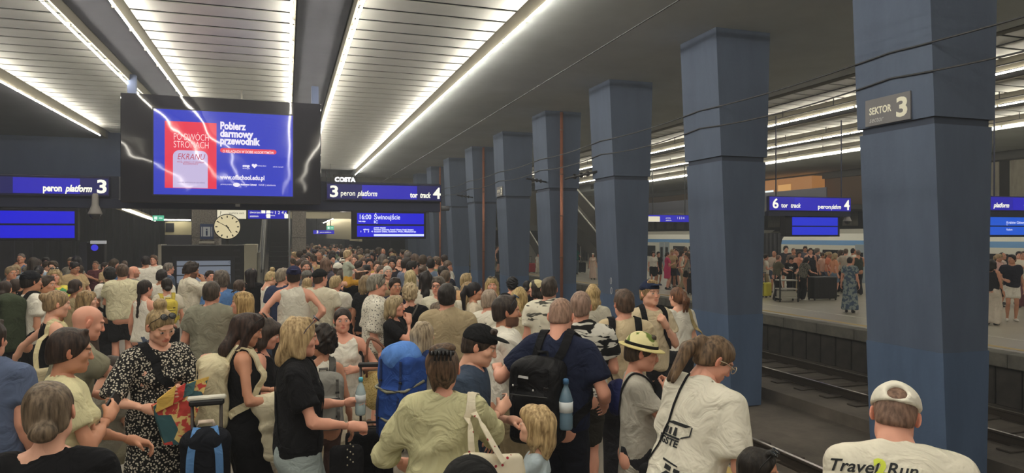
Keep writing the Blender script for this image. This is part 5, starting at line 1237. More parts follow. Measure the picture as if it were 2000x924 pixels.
bottle(P, 'clear water bottle with a blue cap held in front of the blonde woman', tuple(grip_point(P, 'L', .07, .035)-np.array((0, 0, .06))), (0, 0, .1), M_CLEAR, plain('57b0c4', .4))
P = person('boy with dark curly hair in a white sleeveless top, seen from behind, grey backpack', 627, 632, 5.2, -8, sex='c', skin='tan', head=.85, hair=('curly', '1f1816', '33261f', 5), yaw=-40, top=tank(cW, neck='crew'), bottom=sh(cloth('5a4642'), hem=.50), shoec='cfcac0', armL='down', armR='down')
backpack(P, 'grey backpack worn by the boy with dark curly hair', cloth('85837e'), .30, .44, .16, 1.16, cloth('5f5d5a'))
P = person('person facing the camera, tied-back dark hair, white strap top, wide cream trousers', 669, 601, 6.2, 176, sex='f', skin='rosy', hair=('tight', '2b211d', '40312a'), build=1.12, pitch=-2, top=tank(cW, neck='wide'), bottom=tr(cloth('d2c9b2'), width=1.9), armL=((-.12, .20, 1.18), (-.9, -.2, -.6), 'hold', (-.2, .9, .3)), armR='down')
t = own(P, 'straw_bag', 'round woven straw bag on the arm of the woman in the white strap top', 'bag', (-.36, .06, .72)); v = Vol((-.64, -.1, .6), (-.12, .25, 1.25), .016); v.ell((-.35, .06, .95), (.20, .075, .21), 0); v.plane((0, 0, 1.12), (0, 0, 1)); v.noise(.006, 60, 3, (1, 1, 2)); putv(P, t, 'woven_body', v.nets(), pattern('dots', 'b89c58', 'd9c488', 90, .4))
for dy in (.0, .1): 
    m = MB(); m.tube(spline([(-.47, .02+dy, 1.08), (-.40, .02+dy, 1.34), (-.26, .0+dy*.6, 1.44), (-.22, .02+dy, 1.28), (-.22, .02+dy, 1.08)], 5), .012, 7); put(P, t, 'leather_handle', m, plain('6b4430', .5), True)
# ---------------------------------------------------------------- middle of the foreground
P = person('person from behind in a crumpled olive-green shirt, messy updo with black claw clip', 866, 665, 3.55, 4, sex='f', skin='rosy', hair=('updo', '3a2a20', '7a5c42', 3), build=1.0, top=dict(mat=cloth('c4c098', wr=1.0), sleeve=1.35, neck='collar', name='shirt', off=.028, wr=.012, drape=1.05, seed=21), bottom=tr(cJN), armL=((-.25, .26, 1.04), (-.7, -.8, .0), 'relaxed', (-1, 0, .3)), armR=((.26, .42, 1.10), (.7, -.8, .0), 'relaxed', (.5, 0, .8)))
hd = P.J['head']
m = MB()
for s_ in (-1, 1):
    for k in range(5):
        a = hd+np.array((s_*.008+(k-2)*.020, -.115, .095)); m.tube([a, a+np.array((0, -.03, .02)), a+np.array((0, -.045, -.015*s_-.01))], .006, 5)
m.tube([hd+np.array((-.06, -.10, .10)), hd+np.array((0, -.125, .118)), hd+np.array((.06, -.10, .10))], .014, 7); m.v = [tuple(np.array(q)*P.s) for q in m.v]; m.build('hair_claw', plain('161416', .3), P.root, True)
t = own(P, 'tote_bag', 'white tote bag with a red cherry print on the shoulder of the olive-green shirt', 'bag', (.25, -.20, .9)); v = Vol((-.1, -.45, .7), (.6, .1, 1.45), .016); v.rbox((.25, -.20, 1.07), (.17, .035, .17), .03, rot=rotm(0, -.4, .1)); v.noise(.01, 18, 6)
CH = pattern('dots', '9c2f3a', 'd9cfb8', 22, .16, soft=.02); putv(P, t, 'bag_body', v.nets(), CH)
for dx in (0, .045): m = MB(); strap_geo(P, m, [(.16+dx*3.4, -.23, 1.2), (.15+dx*2, -.20, 1.32), (.145+dx*.3, -.09, 1.45), (.15+dx*.3, .0, 1.5), (.17+dx*.3, .10, 1.38)], .036, .005); put(P, t, 'strap', m, CH)
P = person('teenager in black cap and dark blue t-shirt looking down, hands raised to chest', 938, 634, 4.25, 98, sex='m', skin='fair', hair=('short', '2e251f', '4a3a30', 8), pitch=19, lean=6, hat=('cap', cloth('19191b')), top=tee(cloth('3a4658')), bottom=tr(cDK), armR='chest', armL=((-.12, .30, 1.12), (-.5, -.6, -.7), 'hold', (-.4, .2, .8)))
P = person('woman with straight grey-blond hair seen from behind, carrying the large blue hiking pack', 828, 625, 5.5, 42, sex='f', skin='rosy', hair=('bob', '9a8468', 'c2ac8a', 3, 1.3), top=tee(cO), bottom=tr(cKH))
t, g_ = backpack(P, 'large blue hiking backpack with a pale blue rain cover on top', cloth('2f4f96'), .38, .74, .27, 1.12, cloth('27365e'), res=.013, x=-.02)
x_, cy, zc_, bw, bh, bd = g_
v = Vol((x_-.35, cy-.3, 1.3), (x_+.35, cy+.3, 1.75), .016); v.ell((x_, cy, 1.47), (.185, .16, .13), 0); v.noise(.016, 26, 3); putv(P, t, 'lid', v.nets(), cloth('5a86cf'))
for z in (.98, 1.22): m = MB(); m.tube([(x_-.2, cy+.05, z+.06), (x_-.17, cy-.15, z), (x_, cy-.19, z-.02), (x_+.17, cy-.15, z), (x_+.2, cy+.05, z+.06)], .012, 6); put(P, t, 'compression_strap', m, plain('8e8d78', .6), True)
P = person('bearded man in a white t-shirt with blue mirrored sunglasses on his head', 990, 574, 5.5, 80, sex='m', skin='tan', hair=('short', '2a211d', '44362e', 2), beard='2e231e', glasses=('top', '1f2230', '3a7fc0'), build=1.08, top=tee(cW, off=.024), bottom=tr(cloth('9a8a6c'), width=1.4), armR=((-.02, .26, 1.16), (.8, -.2, -.6), 'relaxed', (.3, .9, .2)), armL='cross')
P = person('man in navy polo shirt, fair cropped hair, seen from behind, left arm reaching out', 1096, 583, 4.85, 22, sex='m', skin='rosy', hair=('buzz', 'a07a64', 'b48c74'), pitch=22, yaw=-8, build=1.14, top=tee(cloth('20263c'), neck='collar', name='polo_shirt', sleeve=.7, off=.026, drape=1.04), bottom=tr(cloth('20222c'), width=1.3), armL=((-.52, .12, 1.22), (-.5, -.3, -.6), 'relaxed', (-.3, .3, .9)), armR=((.26, .17, 1.03), (.6, -1, 0), 'relaxed', (1, 0, .3)))
t, g_ = backpack(P, 'black backpack with reflective dots, worn by the man in the navy polo', cloth('17171a', .6), .35, .52, .20, 1.10, cBK, x=-.05)
x_, cy, zc_, bw, bh, bd = g_
m = MB()
for k, (dx, dz) in enumerate(((-.12, .12), (-.13, .0), (-.11, -.12), (.02, .10), (.03, -.05))): m.sphere((x_+dx, cy-bd/2-.02-(.03 if abs(dx) < .1 and dz < .05 else .0), zc_+dz), .007, 6)
put(P, t, 'reflector', m, plain('d0d0d0', .3))
m = MB(); m.poly([(x_-.09, cy-bd/2-.006, zc_+.17), (x_-.02, cy-bd/2-.004, zc_+.165), (x_-.02, cy-bd/2-.004, zc_+.18), (x_-.085, cy-bd/2-.006, zc_+.185)], .004, (0, -1, 0)); put(P, t, 'logo', m, plain('cfcfd2', .5))
bottle(P, 'blue water bottle in the side pocket of the black backpack', (x_+.205, cy-.03, zc_-.14), (0, 0, 0), plain('647f92', .15, spec=.6), plain('3f6a94', .4), .044, .30)
P = person('small fair-haired child in a pale blue t-shirt turned to the left', 1046, 788, 4.15, -78, sex='c', skin='kid', hair=('childbob', 'b08a52', 'dcbb82', 2), pitch=-6, top=tee(cloth('b5c4cc')), bottom=sh(cJN), armL='fwd')
P = person('person in a black and white brush-print t-shirt with a shaved head, seen from behind', 1134, 565, 5.75, 2, sex='m', skin='rosy', hair=('crop', '9a7a66', 'b08c78'), build=1.14, top=tee(pattern('blot', '1d1d1f', 'cfccc2', 7, .47, (1, 1, 3.2), soft=.015), off=.026), bottom=sh(cloth('35332f'), hem=.5), armR='bent', shoec='2a2a2c')
t = own(P, 'pouch_bag', 'dark blue drawstring pouch held beside the brush-print t-shirt', 'bag', (.30, .16, .72)); v = Vol((.1, 0, .6), (.5, .35, 1.1), .016); v.ell((.30, .17, .86), (.10, .10, .15), 0); v.noise(.01, 30, 2); putv(P, t, 'pouch_body', v.nets(), cloth('252c5c', .6)); m = MB(); m.tube([(.27, .2, .98), (.24, .24, 1.05), (.22, .26, 1.10)], .008, 6); put(P, t, 'drawstring', m, cBK)
P = person('man in a beige t-shirt with black pack straps crossing his back', 1218, 562, 6.0, -8, sex='m', skin='rosy', hair=('short', '4a372b', '6b5240', 6), yaw=-14, top=tee(cloth('c9b796'), neck='collar', off=.024), bottom=tr(cDK), armL='bent', armR='bent')
t = own(P, 'backpack', 'black pack worn on the front of the man in the beige t-shirt', 'backpack', (0, .26, 1.0)); v = Vol((-.3, .0, .85), (.3, .5, 1.5), .015); v.rbox((0, .24, 1.17), (.14, .08, .20), .05); putv(P, t, 'pack_body', v.nets(), cBK)
for s_ in (-1, 1): m = MB(); strap_geo(P, m, [(s_*.1, .17, 1.3), (s_*.11, .09, 1.45), (s_*.115, -.02, 1.52), (s_*.115, -.10, 1.44), (s_*.14, -.16, 1.25), (s_*.19, -.03, 1.10)], .06, .01); put(P, t, 'shoulder_strap', m, cBK)
P = person('young man in a dark blue cap and beige t-shirt facing the camera beside a column', 1270, 545, 6.95, 152, sex='m', skin='fair', hair=('short', 'a58055', 'c0a070', 4), pitch=-4, yaw=-8, hat=('cap', cloth('242c44')), top=tee(cloth('cdbd9f')), bottom=tr(cDK), armL='strap', armR='down')
backpack(P, 'dark backpack on the young man in the blue cap', cBK, .30, .44, .16, 1.18)
P = person('woman with a reddish ponytail and a white t-shirt at the platform edge, checking a phone', 1322, 558, 7.9, -42, sex='f', skin='fair', hair=('pony', '5a3a28', '8a5a3a', 2, .8), build=1.12, top=tee(cW, off=.02, neck='scoop', hem=.96), bottom=dict(kind='skirt', mat=cDK, hem=.25, flare=.22), armL=((-.22, .28, 1.32), (-.7, -.5, -.6), 'hold', (-.4, .9, 0)), armR='down')
phone(P, 'L', 'dark phone held up by the woman in the white t-shirt near the platform edge')
t = own(P, 'shoulder_bag', 'soft beige shoulder bag behind the woman in the white t-shirt', 'bag', (.24, -.12, .86)); v = Vol((.05, -.35, .75), (.45, .15, 1.25), .015); v.ell((.25, -.11, 1.0), (.09, .17, .15), 0); v.noise(.01, 22, 2); putv(P, t, 'bag_body', v.nets(), cloth('a8966c')); m = MB(); strap_geo(P, m, [(.26, .0, 1.12), (.16, .1, 1.38), (.12, .0, 1.5), (.14, -.12, 1.38), (.25, -.2, 1.12)], .05, .006); put(P, t, 'strap', m, cloth('a8966c'))
P = person('boy in a leaf-print straw hat and grey t-shirt, hand to his chin', 1254, 648, 4.45, 84, sex='c', skin='rosy', head=.84, hair=('short', '3a2c22', '55432f', 2), pitch=12, hat=('fedora', {'crown': pattern('blot', '6a7a3c', 'd8cf9e', 14, .42, soft=.02), 'brim': cloth('cdbf86'), 'band': cloth('1d1d1d')}), top=tee(cloth('a9a59a'), off=.028, hem=.70, drape=1.22), bottom=sh(cDK), armR='chin', armL='bent')
t = own(P, 'shoulder_bag', 'small black bag on a thin strap worn by the boy in the straw hat', 'bag', (-.2, .02, .8)); v = Vol((-.35, -.15, .7), (-.1, .2, 1.05), .016); v.rbox((-.21, .03, .88), (.03, .09, .07), .02); putv(P, t, 'bag_body', v.nets(), cBK); crossbody(P, t, -1, cBK, .018, (.2, .06, .95))
P = person('girl with long brown ponytail and glasses bending right, white t-shirt with van prints', 1396, 657, 3.75, 26, sex='f', skin='rosy', lean=14, sway=9, pitch=34, yaw=42, hair=('pony', '5a4430', '86694a', 2, 1.15), glasses=('eyes', 'b9a890', None), build=1.05, top=tee(cloth('dbd6c6'), off=.030, sleeve=.85, drape=1.08), bottom=tr(cJN), armR='down', armL='down')
BKP = plain('26282a', .9)
sc_ = lambda polys, k: [[(a*k, b*k) for a, b in pl] for pl in polys]
print_polys(P, sc_([[(-.12, -.05), (.03, -.05), (.03, -.035), (-.12, -.035)], [(-.11, -.03), (-.08, -.03), (-.08, .02), (-.11, .02)], [(-.07, -.03), (-.045, -.03), (-.05, .02), (-.07, .02)], [(-.03, -.03), (.0, -.03), (-.01, .03), (-.03, .03)], [(-.12, .045), (.05, .05), (.10, .075), (-.06, .07)], [(.03, -.04), (.10, .0), (.105, .07), (.095, .07), (.09, .005), (.035, -.025)]], .72), BKP, -.04, 1.20)
print_text(P, 'ĘGSTE', .05, BKP, -.09, 1.125, bold=.002)
print_polys(P, sc_([[(-.10, .06), (.02, .045), (.02, .055), (-.10, .075)], [(-.08, -.03), (-.04, -.075), (.08, -.06), (.10, -.02), (.02, -.01), (-.05, .0)], [(-.07, .01), (-.02, .005), (-.02, .035), (-.07, .045)], [(0, .005), (.045, .005), (.045, .03), (0, .033)], [(.06, .0), (.09, -.01), (.10, .03), (.07, .03)]], .75), BKP, .0, 1.0)
print_text(P, 'KAWA', .035, BKP, .03, .92, bold=.001)
m = MB(); strap_geo(P, m, [(-.19, -.05, 1.0), (-.14, -.14, 1.2), (-.10, -.10, 1.44), (-.10, .0, 1.5), (-.08, .1, 1.42)], .012, .005); t = own(P, 'shoulder_bag', 'thin black bag strap over the left shoulder of the girl in the printed white t-shirt', 'bag', (-.19, -.05, 1.0)); put(P, t, 'strap', m, cBK); v = Vol((-.3, -.1, .8), (-.12, .15, 1.08), .016); v.rbox((-.21, .02, .94), (.03, .08, .07), .02); putv(P, t, 'bag_body', v.nets(), cBK)
P = person('man in white baseball cap and white shirt with running print, at lower right', 1748, 750, 2.75, -10, sex='m', skin='rosy', hair=('buzz', '7a5a48', '93705c'), lean=20, pitch=32, yaw=8, roll=5, hat=('dadcap', cloth('e4dfd0')), build=1.06, top=tee(cloth('ded8c6'), neck='collar', off=.03, sleeve=.8), bottom=sh(cNV), armR='bent')
print_text(P, 'Travel', .066, BKP, -.185, 1.385, bold=.001, shear=.35); print_text(P, '2', .085, plain('c9d44a', .8), -.088, 1.38, bold=.005); print_text(P, 'Run', .066, BKP, -.02, 1.385, bold=.001, shear=.35); print_text(P, 'POLAND', .055, plain('8b8a80', .9), -.10, 1.315)
P = person('small dark-haired child with sunglasses pushed up, head at bottom edge near the rail', 1484, 872, 3.3, 100, sex='c', skin='tan', hair=('short', '17130f', '2a221c', 3), glasses=('top', '1a1a1a', '151515'), top=tee(cloth('e0d8b8')), bottom=sh(cDK))
P = person('person whose dark cap just rises into the bottom edge of the picture', 918, 886, 1.95, 0, sex='m', skin='rosy', hair=('buzz', '2a211c'), hat=('cap', cloth('1f1f20')), top=tee(cBK), bottom=tr(cDK))
P = person('person cut off by the left edge, bare arm hanging, slate blue t-shirt', -20, 622, 4.3, 30, sex='m', skin='rosy', hair=('short', '3a2c22'), build=1.15, top=tee(cloth('5a6682'), off=.026), bottom=tr(cBK), armR='down')
P = person('person sitting low behind the floral dress, olive shorts and pale legs showing', 218, 745, 5.8, 70, s=.95, base_z=-.42, sex='m', skin='fair', hair=('short', '3a2c22'), seat=1, top=tee(cGR), bottom=sh(cloth('84806e')), armR='lap', armL='lap', pitch=20, shoec='cfcac0')
# ---------------------------------------------------------------- luggage on the floor in front
t = suitcase(402, 462+2.25*1350/4.35, 4.35, R(8)-YAW*.3, 'dark suitcase with a white-topped trolley handle under the striped backpack', cloth('23252c'), .36, .50, .24, .62, ribs=False)
MB().box(-.115, .115, .085, .135, 1.198, 1.225, .008).build('white_grip', plain('d5d2c6', .5), t)
b_ = thing('backpack', 'small black backpack with two light blue stripes standing on a trolley suitcase', 'backpack', (t.location.x, t.location.y, .565), t.rotation_euler.z)
v = Vol((-.2, -.15, 0), (.2, .12, .55), .016); v.rbox((0, -.01, .23), (.145, .085, .23), .07); v.ell((0, -.01, .40), (.135, .08, .09), .05); V, Q = v.nets(); link('pack_body', mesh_np('pack_body', V, Q, None, cloth('1b1d24'), True), b_)
for sx in (-1, 1): m = MB(); ribbon(m, spline([np.array(q) for q in ((sx*.085, -.098, .05), (sx*.085, -.105, .2), (sx*.08, -.10, .34), (sx*.06, -.07, .445), (sx*.05, -.02, .487))], 4), [np.array((0, -1, .3))]*17, .045, .008); m.build('blue_stripe', cloth('5a84b8'), b_)
MB().tube([(-.05, .0, .48), (-.04, 0, .52), (.04, 0, .52), (.05, 0, .48)], .013, 7).build('grab_handle', plain('c9b7a6', .6), b_, True)
suitcase(722, 462+2.25*1350/5.75, 5.75, R(6)-YAW, 'black suitcase with its long telescopic handle pulled up in the foreground', cloth('17171a'), .38, .60, .25, .50, trim='2a2523')
# ---------------------------------------------------------------- second rank
P = person('man in black backward cap and white t-shirt with green backpack, far left', 62, 527, 8.5, 62, sex='m', skin='tan', hair=('short', '2a211d'), hat=('capback', cloth('1c1d22')), top=tee(cW, off=.026), bottom=tr(cDK), armL='strap')
backpack(P, 'dark green trekking backpack at the left edge', cloth('3a4232'), .34, .62, .26, 1.16, cBK)
P = person('blond woman with sunglasses on top facing the camera, yellow and green top', 106, 523, 10.8, 176, sex='f', skin='rosy', hair=('bob', 'b8945c', 'd8ba84'), glasses=('top', '171515', '171515'), top=tee(pattern('blot', '5aa070', 'd8cc5a', 9, .5)), bottom=tr(cDK))
P = person('person with smooth dark brown hair behind the woman in the black sleeveless top', 148, 545, 9.7, 40, sex='f', skin='tan', hair=('lowbun', '2e211c', '44322a'), top=tee(cKH), bottom=tr(cDK))
P = person('person with sandy curled hair just behind the bald man', 172, 566, 7.9, 100, sex='f', skin='fair', hair=('wavy', '8a6c48', 'b8955e', 3, .7), top=tee(cBR), bottom=tr(cDK))
P = person('man seen from behind in a cream t-shirt and dark shorts, short brown hair', 239, 514, 11.2, -4, sex='m', skin='rosy', hair=('short', '4a382c', '6b5340'), build=1.12, top=tee(cloth('d6cfaf'), off=.03, drape=1.05), bottom=sh(cDK), armL='chest', armR='chest')
P = person('black-haired man with a black backpack left of the cream t-shirt', 214, 521, 11.6, -20, sex='m', skin='tan', hair=('thick', '171416', '241e1e'), top=tee(cW), bottom=tr(cDK)); backpack(P, 'black backpack left of the man in the cream t-shirt', cBK, .32, .55, .2, 1.2)
P = person('bald man with a reddish beard facing right behind the cream t-shirt', 262, 519, 13.6, 80, sex='m', skin='rosy', beard='8a5a40', top=tee(cGR), bottom=tr(cDK))
P = person('woman with a long dark braid and white strap top, turned right', 284, 546, 9.2, 48, sex='f', skin='rosy', hair=('braid', '211a18', '3a2c26'), top=tank(cW), bottom=tr(cJN), armR='bent')
P = person('dark-haired woman from behind wearing a small yellow backpack', 326, 542, 10.4, -6, sex='f', skin='rosy', hair=('lowbun', '1f1816', '33261f'), top=tee(cO), bottom=tr(cDK)); backpack(P, 'small yellow backpack on the dark-haired woman', cloth('c9b54e'), .26, .36, .14, 1.2)
P = person('bearded man in a white collarless shirt touching his mouth', 374, 511, 10.8, 74, sex='m', skin='olive', hair=('thick', '2a211d', '3f322b'), beard='2a211d', pitch=14, build=1.08, top=dict(mat=cloth('d9d2c0'), sleeve=1.9, neck='collar', off=.024, name='shirt'), bottom=tr(cDK), armR='mouth')
P = person('man with a dark bowl of hair in front of the kiosk, white t-shirt', 316, 526, 12.6, 20, sex='m', skin='tan', hair=('thick', '1d1716', '2e2622'), top=tee(cW), bottom=tr(cDK))
P = person('greying man facing right beside the kiosk edge', 330, 512, 14.6, 70, sex='m', skin='rosy', hair=('short', '6b6058', '8a7f74'), top=tee(cJN), bottom=tr(cDK))
P = person('dark-haired man in a white shirt with dark braces, back turned', 284, 499, 16.2, -10, sex='m', skin='tan', hair=('short', '1f1a19', '332a27'), top=dict(mat=cW, sleeve=1.6, neck='collar', name='shirt'), bottom=tr(cDK))
P = person('brown-haired man facing left beside the white end of the kiosk', 300, 497, 18.0, 200, sex='m', skin='rosy', hair=('short', '6b4f3a'), top=tee(cW), bottom=tr(cDK))
P = person('man from behind in a plain grey-olive t-shirt, short dark hair', 414, 547, 7.4, 8, sex='m', skin='rosy', hair=('short', '3a3028', '5a4b3e', 5), yaw=15, build=1.08, top=tee(cloth('8a8878'), off=.03, drape=1.06), bottom=tr(cDK), armR='bent', armL='bent')
P = person('man in a blue t-shirt with wavy greying hair, in front of the kiosk', 432, 527, 9.2, -22, sex='m', skin='rosy', hair=('thick', '4a3f38', '7a6c60', 3), build=1.1, top=tee(cloth('5579ac'), off=.026), bottom=tr(cDK), armR='bent')
P = person('small-faced person peering right in front of the kiosk screen', 410, 527, 13.4, 150, sex='m', skin='rosy', hair=('short', '3a2c22'), top=tee(cGR), bottom=tr(cDK))
P = person('blonde woman with long straight hair facing left, sunglasses pushed up', 472, 567, 7.3, -72, sex='f', skin='rosy', hair=('long', 'a8803f', 'd6b06c', 3), glasses=('top', '221d1a', '221d1a'), top=tee(cloth('c9a184')), bottom=tr(cJN), armL='bent')
P = person('person with very long dark curly hair before the pale end of the kiosk', 491, 522, 12.2, 10, sex='f', skin='tan', hair=('wavy', '171315', '2a2224', 9, 1.2), top=tee(cBK), bottom=tr(cDK))
P = person('person with round brown hair half hidden behind the blonde woman', 468, 545, 10.2, 30, sex='f', skin='tan', hair=('short', '44332a', '5f4a3c', 9), top=tee(cGR), bottom=tr(cDK))
P = person('woman with a blond topknot and a white t-shirt looking down', 530, 524, 11.2, 70, sex='f', skin='fair', hair=('topbun', 'b89a5f', 'd9be86', 4), pitch=24, top=tee(cW, neck='crew', sleeve=.95), bottom=tr(cJN), armR='chest', armL='phone')
P = person('grey-haired man in a navy t-shirt next to the white vest', 553, 522, 10.3, 20, sex='m', skin='rosy', hair=('short', '8a7a68', 'a89880'), yaw=30, top=tee(cloth('343c56'), off=.026), bottom=tr(cDK))
P = person('man from behind in a white vest and dark blue cap, hands on hips', 574, 518, 9.2, 2, sex='m', skin='rosy', hair=('short', '3a2c22'), hat=('capback', {'crown': cloth('272a48'), 'visor': cloth('272a48')}), build=1.05, top=tank(cloth('d6d2c4'), neck='crew', back=.03, off=.02), bottom=sh(cDK), armL='hip', armR='hip')
P = person('man in a black cap and cream t-shirt right of the white vest', 626, 524, 9.7, 22, sex='m', skin='rosy', hair=('buzz', '5a4636'), hat=('cap', cloth('1d1e20')), yaw=25, top=tee(cloth('d2ccb6'), off=.028, drape=1.05), bottom=tr(cDK), armR='bent')
P = person('person with blond hair pinned in a low bun between two caps', 600, 542, 10.6, 5, sex='f', skin='rosy', hair=('lowbun', 'a88858', 'd0b27c', 4), top=tee(cDK), bottom=tr(cDK))
P = person('man in a grey flat cap further back', 601, 527, 12.3, 70, sex='m', skin='rosy', hair=('short', '5f564c'), hat=('cap', cloth('6b6a66')), top=tee(cGR), bottom=tr(cDK))
P = person('person with short blond hair and a white t-shirt seen from behind', 656, 537, 10.9, 10, sex='m', skin='rosy', hair=('short', 'b0925c', 'd2b683', 3), yaw=30, top=tee(cW), bottom=tr(cDK), armR='bent')
Pw = person('woman in a black dress with brown hair, carrying a child on her shoulder', 704, 522, 11.4, 15, sex='f', skin='tan', hair=('short', '4a382d', '6a5342', 3), top=tee(cBK), bottom=tr(cBK), armL='up')
P = person('blond toddler in a grey-green t-shirt and yellow trousers, lifted above the crowd', 680, 487, 11.0, 70, base_z=.98, sex='c', skin='kid', seat=1, head=.9, hair=('short', 'b89a6a', 'd6ba8c', 3), top=tee(cloth('a9b0a0')), bottom=tr(cloth('c9983f')), shoes=0, armR='fwd')
P = person('grey-haired man in a black speckled white shirt with sunglasses on his head', 737, 533, 7.95, 82, sex='m', skin='rosy', hair=('short', '77705f', '9a9282', 4), pitch=6, glasses=('top', '1d1f30', '1f2238'), build=1.08, top=dict(mat=pattern('dots', '39383a', 'd6d1c3', 46, .30, soft=.06), sleeve=.95, neck='collar', off=.03, name='shirt', drape=1.06), bottom=sh(cloth('7a7468'), hem=.55), shoec='7a5a44', armR='down')
P = person('person with a hand pressed to her mouth, pale fringe, right of the speckled shirt', 772, 575, 7.3, 110, sex='f', skin='rosy', hair=('bob', 'a08a60', 'c4ac80', 4, .8), top=tee(cBK), bottom=tr(cDK), armR='mouth', armL='chest')
P = person('woman from behind with short tousled blond hair and a black t-shirt', 801, 552, 8.1, 4, sex='f', skin='rosy', hair=('curly', 'a88c60', 'd4bc90', 7), top=tee(cBK, neck='scoop'), bottom=tr(cDK), build=1.1)
t = own(P, 'shoulder_bag', 'dark bag on a diagonal strap across the black t-shirt of the tousled blond woman', 'bag', (-.2, .05, .85)); v = Vol((-.35, -.15, .75), (-.1, .2, 1.1), .016); v.rbox((-.22, .03, .94), (.04, .11, .09), .03); putv(P, t, 'bag_body', v.nets(), cDK); crossbody(P, t, -1, plain('55504a', .6), .02, (.2, .06, 1.0))
P = person('person with thick dark hair in a khaki polo shirt, seen from behind', 873, 551, 6.7, 2, sex='m', skin='rosy', hair=('short', '201a18', '352c28', 6), build=1.14, top=tee(cloth('a69678'), neck='collar', off=.03, drape=1.03, name='polo_shirt'), bottom=tr(cDK))
P = person('child with smooth brown hair tucked in front of the khaki polo', 856, 588, 7.5, -30, sex='c', skin='rosy', head=.9, hair=('childbob', '5a4838', '7d6852'), top=tee(cGR), bottom=sh(cDK))
P = person('man with glasses and a pale shirt facing left behind the khaki polo', 856, 538, 8.2, 205, sex='m', skin='rosy', hair=('short', '5a5048', '7a6f64'), glasses=('eyes', '33302e', None), top=tee(cloth('ccc8b4'), neck='collar'), bottom=tr(cDK))
P = person('person with a mass of long dark curls seen from behind', 832, 528, 10.0, 12, sex='f', skin='tan', hair=('wavy', '1c1718', '332b2b', 5, 1.25), top=tee(cO), bottom=tr(cDK))
P = person('person with straight pale blond hair seen from behind', 802, 526, 11.0, 20, sex='f', skin='fair', hair=('long', 'c2a96c', 'e0cc94', 5, .8), top=tee(cDK), bottom=tr(cDK))
P = person('person with a shaved head in a white t-shirt with a striped flag on the back', 958, 562, 6.75, 42, sex='m', skin='rosy', hair=('crop', 'a08a76', 'b8a28e'), build=1.14, top=tee(cloth('d8d3c4'), off=.028), bottom=tr(cDK), lean=6)
for i in range(5): print_polys(P, [[(-.10, .085-.038*i), (.12, .085-.038*i), (.12, .068-.038*i), (-.10, .068-.038*i)]], plain(('8a3a4a', '9a5a64')[i % 2], .9), -.05, 1.24, name='flag_stripe')
print_polys(P, [[(-.10, .0), (-.02, .0), (-.02, .095), (-.10, .095)]], plain('4a4a62', .9), -.05, 1.245, name='flag_canton')
P = person('woman with long black hair tied back, profile to the right', 928, 549, 8.7, 82, sex='f', skin='tan', hair=('pony', '17141a', '2a2428', 3, 1.3), top=tee(cloth('d5c8b0')), bottom=tr(cDK))
P = person('blonde woman facing the camera with sunglasses on her hair', 961, 540, 9.7, 178, sex='f', skin='rosy', hair=('bob', 'b8944f', 'dcbf80', 3, 1.2), glasses=('top', '3a3028', '3a3028'), top=tee(cW), bottom=tr(cDK))
P = person('sandy-haired man in an apricot shirt looking right', 911, 532, 10.2, 30, sex='m', skin='rosy', hair=('short', 'a08450', 'c2a673'), top=tee(cloth('c9a47a')), bottom=tr(cDK))
P = person('person with very long light brown hair seen from behind', 913, 549, 9.4, 10, sex='f', skin='fair', hair=('long', '8f7044', 'bb9a66', 6, 1.2), top=tee(cO), bottom=tr(cDK))
P = person('blonde woman in a cream top turned away right of the bearded man', 1015, 559, 8.1, 12, sex='f', skin='rosy', hair=('bob', 'b8934a', 'dfc07e', 6, 1.1), top=tee(cloth('cdc4a8')), bottom=tr(cDK))
P = person('person with a pale headscarf looking left beside the fish-print shirt', 1047, 545, 9.2, -68, sex='f', skin='rosy', hair=('bob', '2c2522', '40362f', 4, .9), hat=('beanie', cloth('cbbf96')), top=tee(cBK), bottom=tr(cDK))
P = person('dark-haired man from behind in a white t-shirt with dark fish print', 1073, 539, 7.8, 8, sex='m', skin='rosy', hair=('short', '332a24', '4f4238', 4), build=1.16, top=tee(pattern('blot', '4a4a44', 'd6d1bf', 9, .36, (.6, .6, 2.4), soft=.02), off=.03, drape=1.05), bottom=tr(cDK))
P = person('blonde woman in a pale grey t-shirt from behind, beside the third column', 1158, 554, 8.4, 6, sex='f', skin='rosy', hair=('bob', 'b59050', 'dcbc7c', 8, 1.25), top=tee(cloth('bdb8a8')), bottom=tr(cDK))
P = person('person with black curly hair under the fifth column', 1000, 540, 11.0, -20, sex='m', skin='tan', hair=('curly', '141316', '242228', 6), top=tee(cBK), bottom=tr(cDK))
P = person('dark-haired person in black beyond the headscarf', 1030, 548, 11.4, 20, sex='f', skin='tan', hair=('lowbun', '1a1718', '2b2526'), top=tee(cBK), bottom=tr(cDK))
